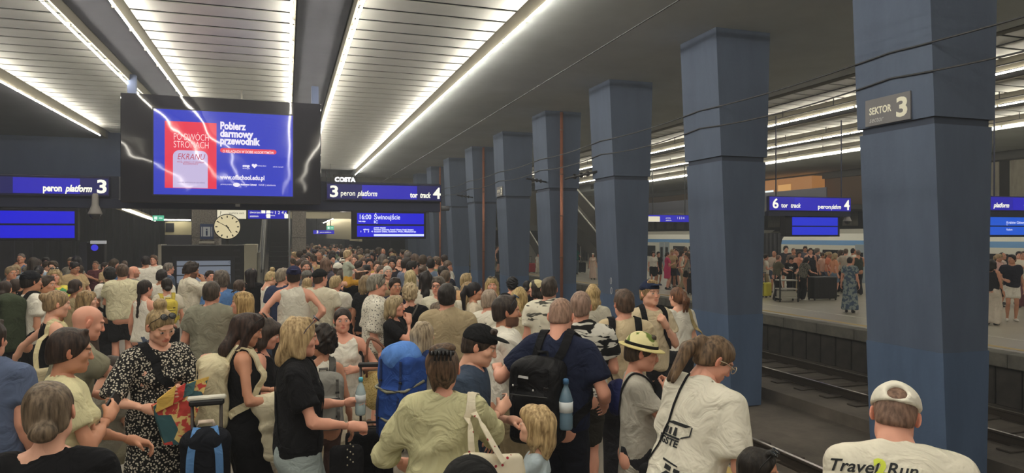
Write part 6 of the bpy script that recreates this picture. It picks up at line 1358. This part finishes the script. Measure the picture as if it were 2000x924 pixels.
# third rank, still told apart
TH = [
 ('broad man with ruddy face and dark t-shirt under the granite pillar', 588, 505, 14.2, 150, 'm', ('short', '5a463a'), '4a4a50'),
 ('red-faced man with a grey beard, right of the granite pillar', 597, 507, 13.2, 165, 'm', ('short', '6a5a50'), '6b6a70'),
 ('woman with a wide brown bob seen from behind', 636, 502, 13.4, 5, 'f', ('bob', '6b4f40', '8d6c58', 5, 1.15), '5a5560'),
 ('man in a white t-shirt behind the white vest', 602, 512, 15.0, 30, 'm', ('short', '4a3c34'), WH),
 ('man with a white cap and dark glasses facing the camera', 671, 502, 14.8, 178, 'm', ('short', '2a2220'), 'b9b3a6'),
 ('short-haired man from behind, right of the white cap', 660, 512, 13.0, 8, 'm', ('short', '4a3f38', '6a5c50'), '25262d'),
 ('man in a yellow t-shirt facing the camera under the departure board', 722, 503, 15.6, 172, 'm', ('short', '2a211d'), 'c9ab4a'),
 ('man in a pink shirt facing the camera, mouth open', 737, 508, 14.6, 176, 'm', ('short', '5a4636'), 'c99aa0'),
 ('woman in a white head covering and tan top facing the camera', 757, 519, 12.4, 168, 'f', ('tight', 'd9d2c2', 'e2dccc'), 'a08a6c'),
 ('bearded man in dark waistcoat and white shirt facing the camera', 766, 504, 15.0, 185, 'm', ('short', '241d1a'), '2a2a33'),
 ('woman with light brown hair facing the camera beside the bearded man', 754, 506, 16.4, 170, 'f', ('bob', '8a6e50'), '8f7f73'),
 ('man in a blue-grey t-shirt with a dark strap, turned right', 795, 502, 13.6, 60, 'm', ('short', '332a26'), '6a7488'),
 ('dark-haired man in profile facing right under the lamp at the tunnel', 806, 508, 12.4, 75, 'm', ('short', '241e1c'), 'd0cabc'),
 ('man with dark hair and a black cap peak turned right', 812, 511, 13.4, 80, 'm', ('short', '1c1818'), '3a3a40'),
 ('man in a dull blue t-shirt from behind beside the downpipe', 842, 504, 14.4, 8, 'm', ('short', '2b2523'), '6b7a90'),
 ('person with brown hair in a bun in front of the blue t-shirt', 826, 516, 12.2, 15, 'f', ('bun', '5a463c', '76604f'), '8a8480'),
 ('person with cropped brown hair near the copper downpipe', 870, 526, 11.4, 12, 'm', ('short', '5a4a3c', '77644f'), '9a948a'),
 ('person in a dark top half hidden beside the downpipe', 863, 518, 13.0, -20, 'm', ('short', '26211f'), '2a2b33'),
 ('woman in black with hair over one eye behind the speckled shirt', 716, 536, 10.2, 40, 'f', ('bob', '8a7250', 'a88f68', 3, .8), '1d1d20'),
 ('person in a dark jumper with a number patch beside the tousled blond woman', 772, 540, 9.4, 160, 'm', ('short', '3a2c25'), '2a2a3a'),
 ('fair man at the left edge of the crowd, half turned', 22, 519, 12.5, 150, 'm', ('short', 'a08a68'), '3a3a3e'),
 ('person with long fair hair at the far left, hand to the face', 30, 516, 14.5, 178, 'f', ('bob', 'b09468'), '55555a'),
 ('person with dark brown hair at the left edge behind the backpack', 10, 548, 9.4, 20, 'f', ('lowbun', '3a2a22'), '4a3f3a'),
 ('person with chestnut hair behind the black cap', 32, 543, 9.9, 40, 'f', ('short', '3f2d24'), '4a4a4c'),
 ('man in a yellow-green shirt partly hidden by the black cap', 92, 536, 9.7, 120, 'm', ('short', '4a3a2e'), 'b9b24a'),
]
for lab, px, ty, zc, fc, sx, hr, col in TH:
    kw = {}
    if 'white cap' in lab: kw = dict(hat=('cap', cloth('dcd7ca')), glasses=('eyes', '151515', '151515'))
    person(lab, px, ty, zc, fc, sex=sx, skin='rosy' if 'red' in lab or 'ruddy' in lab else 'fair' if px % 2 else 'tan', hair=hr, top=tee(cloth(col)), bottom=tr(cDK), armR='bent' if px % 3 == 0 else 'down', beard='3a2f28' if 'beard' in lab else None, **kw)
# ================================================================== the crowd far down the platform: a few figures, copied
FAR = (.034, .029, .015, .0115, .0125)
HC = [('17141a', '2a2428'), ('3a2c22', '55432f'), ('5a463a', '7a6452'), ('a8885a', 'd0b27c'), ('6b6058', '8a7f74'), ('2a211d', '44362e')]
TC = ['e2ddd0', 'd6cfbd', '1b1b1e', '262c42', '8b877c', '5579ac', 'b8a07a', '6a3f46', '7d8a70', 'c9a0a0', '3d3d45', '94a3b5', '55606a']
BC = ['2b2b2f', '4a5568', 'a8987a', '262c42', '1b1b1e', '857f70']
_PR = {}
def proto(i):
    if i in _PR: return _PR[i]
    sx = 'm' if i % 2 == 0 else 'f'; hs_ = {'m': ['short', 'buzz', 'thick', 'crop'], 'f': ['bob', 'pony', 'long', 'bun']}[sx][(i//2) % 4]
    arms = [('down', 'down'), ('bent', 'down'), ('chest', 'bent'), ('hip', 'down'), ('down', 'phone'), ('strap', 'down')][i % 6]
    sp = dict(sex=sx, skin=['fair', 'rosy', 'tan', 'olive'][i % 4], hair=(hs_, *HC[i % 6]), pitch=[0, 12, -4, 20][i % 4], yaw=[0, 20, -20, 8, -10][i % 5], armL=arms[0], armR=arms[1], build=[1, 1.08, 1, 1.12][i % 4],
              top=tee(cloth(TC[i])) if i % 5 else tank(cloth(TC[i])), bottom=sh(cDK) if i % 3 == 0 else tr(cDK))
    J = skeleton(sp); out = []
    for nm, V, Q, mat, col in parts_of(sp, J, FAR):
        me = mesh_np(nm, V, Q, None, mat, True)
        if col is not None: me.color_attributes.new('Col', 'FLOAT_COLOR', 'POINT').data.foreach_set('color', col.ravel())
        out.append((nm, me))
    _PR[i] = (out, ztop(sp, J)); return _PR[i]
def extra(label, x, y, h, rz, i, group, topc=None, botc=None, hairc=None, floor=0.0):
    parts, zt = proto(i); s = h/zt; root = thing('person', label, 'person', (x, y, floor), rz, group); root.scale = (s, s, s)
    for nm, me in parts:
        o = link(nm, me, root)
        m = {'t_shirt': topc, 'tank_top': topc, 'trousers': botc, 'shorts': botc}.get(nm)
        if m: m = cloth(m)
        if nm == 'hair' and hairc: m = hair_mat(*hairc)
        if m: o.material_slots[0].link = 'OBJECT'; o.material_slots[0].material = m
    return root
rg = random.Random(11); spots = []
taken = [(a[1], a[2]) for a in ALLP]
_pc = bpy.data.objects['granite_pillar.001'].location
taken += [(_pc.x+a, _pc.y+b) for a in (-.35, 0, .35) for b in (-.35, 0, .35)]
def free(x, y, d): return all((x-a)**2+(y-b)**2 > d*d for a, b in taken)
HN = ['black', 'dark brown', 'brown', 'blond', 'grey', 'dark']; SN = {'short': 'short %s hair', 'buzz': 'cropped %s hair', 'thick': 'thick %s hair', 'crop': 'thinning %s hair', 'bob': '%s bob', 'pony': '%s ponytail', 'long': 'long %s hair', 'bun': '%s bun'}
TN = ['white', 'cream', 'black', 'navy', 'grey', 'blue', 'tan', 'maroon', 'green', 'pink', 'charcoal', 'pale blue', 'slate']
def fill(n, x0, x1, y0, y1, where, d=.58, hmin=1.58, hmax=1.84):
    k = 0; tries = 0
    while k < n and tries < n*40:
        tries += 1; x, y = rg.uniform(x0, x1), y0+(y1-y0)*rg.random()**1.3
        zc = y*CY+x*SY; px = 1000+F_PX*(x*CY-y*SY)/zc
        if not free(x, y, d) or 300 < px < 566 or px > 878: continue
        i = rg.randrange(13); taken.append((x, y)); k += 1; h = rg.choices(range(6), (3, 4, 4, 1.4, 1.6, 3))[0]; c = rg.randrange(13); f = rg.choice([0, .5, -.5, math.pi, 2.6, -2.6, 1.5, -1.5, 3.0])+rg.uniform(-.4, .4)
        hs_ = (['short', 'buzz', 'thick', 'crop'] if i % 2 == 0 else ['bob', 'pony', 'long', 'bun'])[(i//2) % 4]
        fw = 'facing away' if abs(f) < .95 else 'facing the camera' if abs(f) > 2.1 else 'facing left' if f > 0 else 'facing right'
        lab = 'passenger, %s, %s %s, %s, %s' % (SN[hs_] % HN[h], TN[c], 'top' if i % 5 == 0 else 't-shirt', fw, where)
        extra(lab, x, y, rg.uniform(hmin, hmax), f, i, lab, TC[c], rg.choice(BC), HC[h])
fill(95, .15, 3.9, 12.5, 24, 'crowd beyond the sign beam')
fill(75, .3, 3.9, 24, 46, 'far end of the platform')
fill(30, -7.0, -4.0, 12.5, 21.5, 'crowd left of the kiosk')
# ================================================================== the platform opposite
def opp(label, px, yfoot, h, i, face, topc=None, botc=None, hairc=None, group=None):
    zc = F_PX*CAM_Z/(yfoot-462); p = at(px, yfoot, zc); vd = math.atan2(p.x, p.y); taken.append((p.x, p.y)); return extra(label, p.x, p.y, h, -(vd+R(face)), i, group, topc, botc, hairc), zc
def wear(label, px, ty, zc, face, **k): return person(label, px, ty, zc, face, rs=FAR, **k)
def zf(y): return F_PX*CAM_Z/(y-462)
wear('woman in a long mottled blue dress walking away on the opposite platform', 1660, 502, zf(611), 10, sex='f', skin='rosy', hair=('tight', '2a2220'), build=1.12, top=dress(pattern('blot', '4a5a70', '8a9490', 12, .5), hem=.1, flare=.27), s=None)
P = ALLP[-1]
wear('bald man in an olive shirt and dark trousers bending over a cart', 1521, 497, zf(586), 60, sex='m', skin='rosy', hair=('crop', '8a6a58'), lean=8, top=tee(cloth('5f5b4a')), bottom=tr(cBK), armR='fwd')
Pa = wear('person in a black t-shirt with a three-leaf sports emblem, head bent', 1545, 501, zf(583), 178, sex='m', skin='rosy', hair=('short', '17141a'), pitch=30, top=tee(cBK), bottom=tr(cBK), armR='bent', armL='bent')
lf = lambda cx, a, L, w2: [(cx+math.sin(a)*L*t-math.cos(a)*w2*math.sin(t*3.14), math.cos(a)*L*t+math.sin(a)*w2*math.sin(t*3.14)) for t in (0, .3, .6, .85, 1)]+[(cx+math.sin(a)*L*t+math.cos(a)*w2*math.sin(t*3.14), math.cos(a)*L*t-math.sin(a)*w2*math.sin(t*3.14)) for t in (.85, .6, .3)]
print_polys(Pa, [lf(0, 0, .11, .026), lf(.01, .8, .11, .024), lf(-.01, -.8, .11, .024), [(-.1, -.03), (.1, -.03), (.1, -.015), (-.1, -.015)]], plain('dcdcd6', .8), 0, 1.25, 1)
wear('woman in a dark patterned blouse and black trousers bending over a large suitcase', 1576, 502, zf(587), 60, sex='f', skin='rosy', hair=('bob', '1f1a1a'), lean=18, pitch=30, build=1.15, top=tee(pattern('dots', '2a2a28', '6a675c', 24, .4), off=.03), bottom=tr(cBK, width=1.5), armR='fwd', armL='bent', shoec='cfcac0')
wear('man with an orange cap and cream vest by the train door opposite', 1476, 480, zf(578), 170, sex='m', skin='tan', hair=('short', '3a2c22'), hat=('cap', cloth('c9823f')), top=tee(cloth('d0c3a4')), bottom=sh(cBK), armL='strap', armR='bent')
wear('boy in a white t-shirt with backpack straps beside the yellow suitcase', 1496, 496, zf(577), 90, sex='m', skin='rosy', hair=('thick', '2c211c'), top=tee(cW), bottom=tr(cKH), armR='phone')
wear('man in black t-shirt and white shorts carrying a black bag, opposite platform', 1976, 496, zf(628), 168, sex='m', skin='tan', hair=('short', '1f1a19'), yaw=40, top=tee(cloth('232430')), bottom=sh(cW, hem=.6), shoec='d6d2c6', armL='down', armR='bent')
p = at(1957, 592, zf(626)); t = thing('travel_bag', 'black travel bag carried beside the man in white shorts', 'bag', (p.x, p.y, .62), -YAW)
v = Vol((-.3, -.15, 0), (.3, .15, .35), .02); v.rbox((0, 0, .15), (.24, .11, .13), .05); V, Q = v.nets(); link('bag_body', mesh_np('bag_body', V, Q, None, cBK, True), t); MB().tube([(-.12, 0, .27), (-.1, 0, .38), (.1, 0, .38), (.12, 0, .27)], .014, 6).build('handle', cBK, t, True)
wear('person in wide cream trousers and a dark top, partly behind the nearest column', 1938, 506, zf(635), 20, sex='f', skin='tan', hair=('bob', '2a211d'), top=tank(cDK), bottom=tr(cloth('cfc4b4'), width=2.0))
wear('person in a striped pink ankle-length dress standing near the escalator opposite', 1158, 494, zf(546), 170, sex='f', skin='rosy', hair=('bob', '1f1a1a'), top=dress(pattern('stripe', 'b08a80', 'd6c8b4', 9, .5, (1, .2, 0)), hem=.08, flare=.27), hat=('beanie', cloth('d9d2c2')))
wear('woman in white seen through the gap between the fourth and fifth columns', 1051, 495, zf(534), 178, sex='f', skin='rosy', hair=('tight', '3a2c22'), top=tee(cW), bottom=tr(cloth('d6cfbd')))
wear('woman in a bright pink dress opposite, side-on', 1304, 492, zf(566), 78, sex='f', skin='rosy', hair=('lowbun', '3a2c22'), build=1.1, top=dress(cloth('c8406a'), hem=.52, flare=.2), armR='phone')
wear('woman in a white top and black skirt with bare legs opposite', 1276, 490, zf(560), 165, sex='f', skin='rosy', hair=('bob', '3a2a22'), top=tee(cW), bottom=dict(kind='skirt', mat=cBK, hem=.5, flare=.2), shoec='d6d2c6')
wear('man in a dark t-shirt right of the white top opposite', 1286, 491, zf(557), 150, sex='m', skin='tan', hair=('short', '17141a'), top=tee(cBK), bottom=sh(cBK))
wear('woman in a grey top and black shorts with long bare legs beside the second column', 1341, 492, zf(573), -70, sex='f', skin='tan', hair=('pony', '5a4636'), top=tank(cGR), bottom=sh(cBK, hem=.7), armL='bent', shoec='cfcac0')
for j, (px, yf, h, i, fc, tc, bc) in enumerate([(1312, 563, 1.7, 3, 160, 'b8a07a', '2b2b2f'), (1322, 562, 1.72, 0, 200, '8b5a63', '4a5568'), (1331, 565, 1.66, 5, 100, 'd6cfbd', 'a8987a'), (1339, 560, 1.8, 2, 10, 'e2ddd0', '2b2b2f'), (1346, 564, 1.68, 4, 190, '3a2030', '1b1b1e'), (1318, 557, 1.75, 8, 170, 'c9a0a0', '2b2b2f')]):
    opp(('man in tan', 'person in dusty red', 'person in cream', 'man in white', 'woman in dark plum', 'person in pale pink')[j]+' in the cluster left of the second column, opposite platform', px, yf, h, i, fc, tc, bc)
for j, (px, yf, h, i, fc, tc, bc) in enumerate([(1484, 568, 1.72, 0, 120, '8f8a9a', '2b2b2f'), (1512, 572, 1.7, 6, 170, 'c9b8a8', '4a5568'), (1550, 569, 1.78, 2, 180, '7a6a60', '2b2b2f'), (1560, 572, 1.68, 5, 150, 'c98a70', 'a8987a'), (1583, 571, 1.8, 0, 170, '2b2b33', '1b1b1e'), (1596, 570, 1.78, 4, 90, '4a4048', '2b2b2f'), (1606, 572, 1.62, 7, 120, 'd6b09a', '4a5568'),
     (1618, 574, 1.66, 3, 100, 'c9785a', '4a5568'), (1630, 579, 1.64, 9, 70, 'd0906e', '6b7f94'), (1641, 571, 1.72, 1, 30, 'd6cfbd', '2b2b2f'), (1652, 573, 1.78, 8, 10, 'b8b0a0', '2b2b2f'), (1667, 572, 1.8, 6, 40, 'e2ddd0', '3a3a3e'), (1676, 576, 1.74, 10, -20, '3a3f38', '2b2b2f'), (1535, 566, 1.86, 12, 180, '3a3a40', '2b2b2f'), (1572, 565, 1.86, 11, 160, '55555f', '2b2b2f')]):
    opp(('person in lilac grey', 'person in beige', 'man in brown', 'person in salmon', 'man in near-black', 'person in dark mauve', 'woman in peach', 'person in rust orange', 'woman in bright apricot and blue skirt', 'woman in off-white', 'man in stone grey', 'man in white t-shirt', 'person in dark green', 'tall man in charcoal', 'tall person in slate')[j]+' in the dense cluster by the train opposite', px, yf, h, i, fc, tc, bc)
for j, (px, yf, h, i, fc, tc, bc) in enumerate([(1950, 600, 1.7, 3, 120, 'd0a8a0', 'a8987a'), (1958, 595, 1.74, 6, 90, 'c9b8b0', 'c9b8b0'), (1990, 596, 1.78, 0, 170, 'e2ddd0', '94605a'), (1999, 602, 1.8, 2, 190, 'd6cfbd', '6a3f46')]):
    opp(('person in rosy beige', 'person in pale pink all over', 'man in white t-shirt', 'person in cream t-shirt')[j]+' behind the man in white shorts opposite', px, yf, h, i, fc, tc, bc)
opp('person in teal half hidden behind the fourth column opposite', 1124, 536, 1.68, 1, 150, '2f8a80', '6a7a8a'); opp('dark figure in the thin gap beside the fifth column', 972, 533, 1.72, 0, 120, '1b1b1e', '1b1b1e'); opp('pale figure framed at the end of the platform below the lamp', 808, 512, 1.7, 5, 175, 'e2ddd0', '2b2b2f')
# luggage opposite
suitcase(1497, 581, zf(581), R(20), 'bright yellow suitcase on the opposite platform', plain('c9c03a', .4), .36, .50, .24, .35, res=.02)
suitcase(1606, 586, zf(586), R(-5), 'very large black trunk suitcase on the opposite platform', plain('1a191b', .5), .95, .78, .40, 0, res=.03)
suitcase(1038, 533, zf(533), R(10), 'red suitcase seen between the fourth and fifth columns', plain('b0303c', .5), .46, .55, .28, .4, res=.03)
suitcase(1137, 534, zf(533), R(0), 'small black suitcase by the escalator opposite', cBK, .42, .6, .26, .3, res=.03)
suitcase(1352, 575, zf(575), R(20), 'dark suitcase beside the woman in black shorts', cloth('26262c'), .40, .56, .25, .4, res=.02)
p = at(1536, 583, zf(589)); t = thing('luggage_cart', 'small silver luggage cart with black bars on the opposite platform', 'cart', (p.x, p.y, 0), -.3)
for z in (.12, .42, .72): MB().box(-.32, .32, -.22, .22, z, z+.04, .01).build('shelf', plain('b5b2a8', .4, metal=.3), t)
for sx in (-1, 1):
    for sy in (-1, 1): MB().box(sx*.31-.02, sx*.31+.02, sy*.21-.02, sy*.21+.02, .06, .95).build('bar', M_BLACK, t); MB().lathe([(.02, -.015), (.05, -.012), (.05, .012), (.02, .015)], 12, 'x').build('wheel', M_BLACK, t, True, (sx*.31, sy*.21, .05))
MB().box(-.28, .28, -.18, .18, .16, .38, .02).build('parcel', plain('a9a597', .6), t)

# ------------------------------------------------------------------ platform 4 furniture: beam, sign, boards
YB2 = None
def sign4(px0, px1, Y, label, texts, lo=368, hi=412):
    a, b = at_y(px0, 412, Y), at_y(px1, 386, Y); w_, h = b.x-a.x, b.z-a.z
    t = thing('platform_sign', label, 'sign', (a.x, Y, a.z)); MB().box(0, w_, 0, .14, 0, h, .006).build('sign_case', plain('1f2050', .5), t); MB().box(.02, w_-.02, -.008, 0, .03, h-.03).build('sign_face', emit('2a22b8', .7), t); MB().box(w_*.3, w_*.85, -.012, -.006, .04, h-.04).build('lit_centre', BLUE_E, t)
    MB().box(0, w_, .02, .2, -.17, -.0).build('beam_box', M_NAVY, t)
    for x in (.1*w_, .9*w_): MB().box(x-.015, x+.015, .07, .10, h, 6.45-a.z).build('hanger_post', M_NAVY, t)
    for s_, fx, fz, size, sh_, wd in texts: write(s_, W_E, t, (fx*w_, -.018, fz*h), size*h, '-y', .012*size, sh_, width=wd*w_)
    return t, w_, h
sign4(1502, 1662, 20.0, 'platform sign opposite reading 6 tor track, peron platform 4', [('6', .035, .2, .9, 0, .07), ('tor', .14, .25, .42, 0, .08), ('track', .25, .25, .42, .25, .12), ('peron', .58, .2, .42, 0, .16), ('platform', .75, .2, .42, .25, .12), ('4', .91, .15, .95, 0, .07)])
def board4(px0, px1, py0, py1, Y, label, rows, cy0):
    a, b = at_y(px0, py1, Y), at_y(px1, py0, Y); w_, h = b.x-a.x, b.z-a.z
    t = thing('departure_board', label, 'display', (a.x, Y, a.z)); MB().box(-.15*w_, w_*1.06, .02, .25, -.06, h+.06, .01).build('case', plain('1b1b20', .5), t)
    for z0, z1 in ((.52, 1.0), (.0, .46)): MB().box(0, w_, -.006, .02, z0*h, z1*h).build('blue_screen', emit('2233e0' if not rows else '1f5fe0', .8), t)
    for s_, fx, fz, size in rows: write(s_, emit('dfe4ff', 1.2), t, (fx*w_, -.012, fz*h), size*h)
    for x in (.3*w_, .7*w_): MB().box(x-.03, x+.03, .1, .16, h+.06, h+.06+cy0).build('bracket', M_BLACK, t)
board4(1548, 1636, 425, 459, 20.1, 'blank blue departure board on the opposite platform', [], .12)
sign4(1932, 2080, 14.5, 'second platform sign opposite, cut by the right edge', [('platform', .05, .25, .42, .25, .2), ('tor', .44, .25, .42, 0, .08), ('track', .56, .25, .42, .25, .12)])
board4(1932, 2060, 425, 459, 14.6, 'blue departure board opposite, cut by the right edge, with a destination', [('Kraków Główny', .25, .62, .22), ('IC', .25, .53, .1), ('Radom', .25, .25, .16)], .1)
dome_cam(at_y(1655, 430, 20.1), 'dome camera at the right end of the sign on the opposite platform', .8)
dir_sign(1262, 1352, 420, 434, 38, 'pale and blue direction sign over the opposite platform', emit('2520c4', .8), [('perony', .42, .5, .25, W_E), ('platforms', .42, .2, .22, W_E), ('1 2 3 4', .66, .45, .4, W_E)])
t = bpy.data.objects['direction_sign.002']; MB().box(.05, .95, -.016, -.008, .03, .36).build('pale_panel', emit('efe6c8', .9), t)
# ------------------------------------------------------------------ escalators opposite: polished flanks and glass
def incline(x0, x1, ya, za, yb, zb, label, th=.9):
    t = thing('escalator', label, 'escalator', (x0, ya, 0)); dy, w_ = yb-ya, x1-x0
    MB().hexa([(0, 0, max(0, za-th)), (w_, 0, max(0, za-th)), (w_, dy, zb-th-.6), (0, dy, zb-th-.6)], [(0, 0, za), (w_, 0, za), (w_, dy, zb), (0, dy, zb)]).build('truss', plain('8b8880', .3, metal=.8), t)
    for x in (0, w_-.06):
        MB().hexa([(x, 0, za), (x+.06, 0, za), (x+.06, dy, zb), (x, dy, zb)], [(x, 0, za+.85), (x+.06, 0, za+.85), (x+.06, dy, zb+.85), (x, dy, zb+.85)]).build('balustrade', plain('6f6d68', .25, metal=.5), t)
        MB().tube([(x+.03, -.15, za+.75), (x+.03, 0, za+.9), (x+.03, dy, zb+.9)], .045, 8).build('handrail', plain('b9b6aa', .4), t, True)
    return t
incline(16.4, 17.6, 33.0, .45, 41.0, 4.6, 'steel escalator flank rising away behind the third column opposite')
incline(16.2, 17.4, 46.5, .4, 55.0, 5.0, 'second steel escalator further away between the third and fourth columns')
for k, (px, lab) in enumerate(((1134, 'first'), (1149, 'second'))):
    p = at_y(px, 520, 44); t = thing('handrail_post', '%s thin steel post under the escalator opposite' % lab, 'post', (p.x, 44, 0)); MB().tube([(0, 0, 0), (0, 0, 2.2)], .03, 8).build('post', M_STEEL, t, True); MB().lathe([(.07, 0), (.07, .02), (.03, .03)], 12).build('foot', M_STEEL, t)
# upper gallery opposite with a warm lit shop
g = struct(MB().box(27.5, 33.0, 30, 60, 3.75, 4.0).build('floor', plain('55534d', .7)))
MB().box(27.5, 27.56, 30, 60, 4.0, 4.9).build('parapet', plain('3f4048', .3), g)
MB().box(32.6, 32.9, 30, 60, 4.0, 6.5).build('back_wall', plain('6e5a46', .8), g)
t = thing('snack_shop', 'warm orange lit shop front on the gallery above the opposite platform', 'shop', (31.5, 38, 4.0)); MB().box(0, 1.0, -2.4, 2.4, 0, 2.1).build('shop_wall', emit('c48446', .55), t); MB().box(-.05, 0, -.5, .7, .1, 1.7).build('display_case', emit('e0a860', .8), t); MB().box(-.06, -.01, 1.2, 2.0, 1.1, 1.4).build('lit_sign', emit('e8f2f2', 1.2), t)
for k in range(4): MB().box(-.4, -.05, -2.2+k*1.1, -1.4+k*1.1, 0, 1.0).build('counter', plain('3c352f', .6), t)
for k, y in enumerate((33.0, 34.6)): extra('dark figure on the upper gallery opposite, %s of the two' % ('nearer', 'farther')[k], 28.6, y+5, 1.7, 1.6, 2+k, None, '1b1b1e', '1b1b1e', None, 4.0)
# figures on the mezzanine below the shop sign
for k in range(7): extra('tiny figure at the mezzanine rail under the shop sign, %s from the left' % ('first', 'second', 'third', 'fourth', 'fifth', 'sixth', 'seventh')[k], 1.9+k*.5, YM+1.0+(k % 3)*.5, 1.7, 3.1, (k*3) % 13, None, TC[(k*5) % 13], None, HC[k % 6], 4.5)
# ------------------------------------------------------------------ the train at the far platform
def train(x, y0, y1, label, nose=None):
    t = thing('train', label, 'train', (x, y0, BED)); L = y1-y0; WHT = plain('c9c8bb', .35); 
    def prof(z): return 0 if z < 2.6 else (z-2.6)*.55
    zs = [(0.0, .25, .10), (.0, .9, 0), (0.0, 2.55, 0), (.0, 3.0, .08), (0, 3.45, .32), (0, 3.75, .75)]
    def skin_(za, xa, zb, xb, mat, nm, y0_=0, y1_=L): MB().hexa([(xa, y0_, za), (xa+1.2, y0_, za), (xa+1.2, y1_, za), (xa, y1_, za)], [(xb, y0_, zb), (xb+1.2, y0_, zb), (xb+1.2, y1_, zb), (xb, y1_, zb)]).build(nm, mat, t)
    skin_(.3, .10, .95, 0, plain('6d6f70', .5), 'skirt'); skin_(.95, 0, 2.85, 0, WHT, 'body_side'); skin_(2.85, 0, 3.10, .06, plain('5a8ab8', .4), 'blue_band'); skin_(3.10, .06, 3.45, .30, WHT, 'roof_edge'); skin_(3.45, .30, 3.70, .80, plain('a9a79b', .4), 'roof')
    n = int(L/2.1)
    for k in range(n):
        y = 1.0+k*2.1
        if k % 5 == 4:
            for q in (0, .75): MB().box(-.02, .02, y-.1+q, y+.58+q, 1.0, 2.9, .01).build('door_leaf', plain('8f9aa0', .4), t)
            MB().box(-.03, .0, y+.05, y+.4, 1.7, 2.5).box(-.03, .0, y+.8, y+1.15, 1.7, 2.5).build('door_window', plain('1c1f22', .15), t)
        else: MB().box(-.02, .02, y-.15, y+1.45, 1.75, 2.6, .02).build('window', plain('1e2226', .12, spec=.6), t)
    return t
train(27.2, 17, 33.2, 'white train with dark window band at the opposite platform')
train(27.2, 36.2, 56, 'second train car with a blue stripe behind the escalator opposite')
t = thing('gangway', 'dark ribbed gangway between the two train cars', 'gangway', (27.5, 33.2, BED))
for k in range(8): MB().box(0, 1.2, .1+k*.36, .36+k*.36, .5, 3.5, .05).build('bellow', plain('26262a', .7), t)
# ------------------------------------------------------------------ pieces of parts hang one level deeper
SUB = {'lettering': ('sign_face', 'sign_plate', 'blue_screen', 'blue_picture', 'screen', 'sign_case', 'sign_board'), 'lens': ('glasses_frame',), 'cap_visor': ('cap_crown',), 'cap_button': ('cap_crown',), 'hat_brim': ('hat_crown',), 'hat_band': ('hat_crown',),
       'buckle': ('pack_body',), 'zip': ('pack_body',), 'reflector': ('pack_body',), 'logo': ('pack_body',), 'compression_strap': ('pack_body',), 'hour_mark': ('clock_face',), 'minute_hand': ('clock_face',), 'hour_hand': ('clock_face',), 'ticker_bar': ('blue_screen',),
       'red_cover': ('blue_picture',), 'lilac_arch': ('blue_picture',), 'red_pill': ('blue_picture',), 'heart_emblem': ('blue_picture',), 'oval_emblem': ('blue_picture',), 'print': ('t_shirt', 'polo_shirt', 'shirt'), 'flag_stripe': ('t_shirt',), 'flag_canton': ('t_shirt',), 'screen_row': ('screen',), 'rail_head': ('rail',), 'wheel_fork': ('case_shell',), 'lift_pictogram': ('lift_sign',), 'person_pictogram': ('lift_sign',), 'door_window': ('door_leaf',)}
_kids = {}
for o in list(C.objects):
    if o.parent and o.parent.parent is None: _kids.setdefault(o.parent, []).append(o)
for root, ks in _kids.items():
    by = {}
    for k in ks: by.setdefault(k.name.split('.')[0], k)
    for k in ks:
        for want in SUB.get(k.name.split('.')[0], ()):
            h = by.get(want)
            if h and h.location.length < 1e-6: k.parent = h; break
bpy.data.scenes.remove(_TXS)
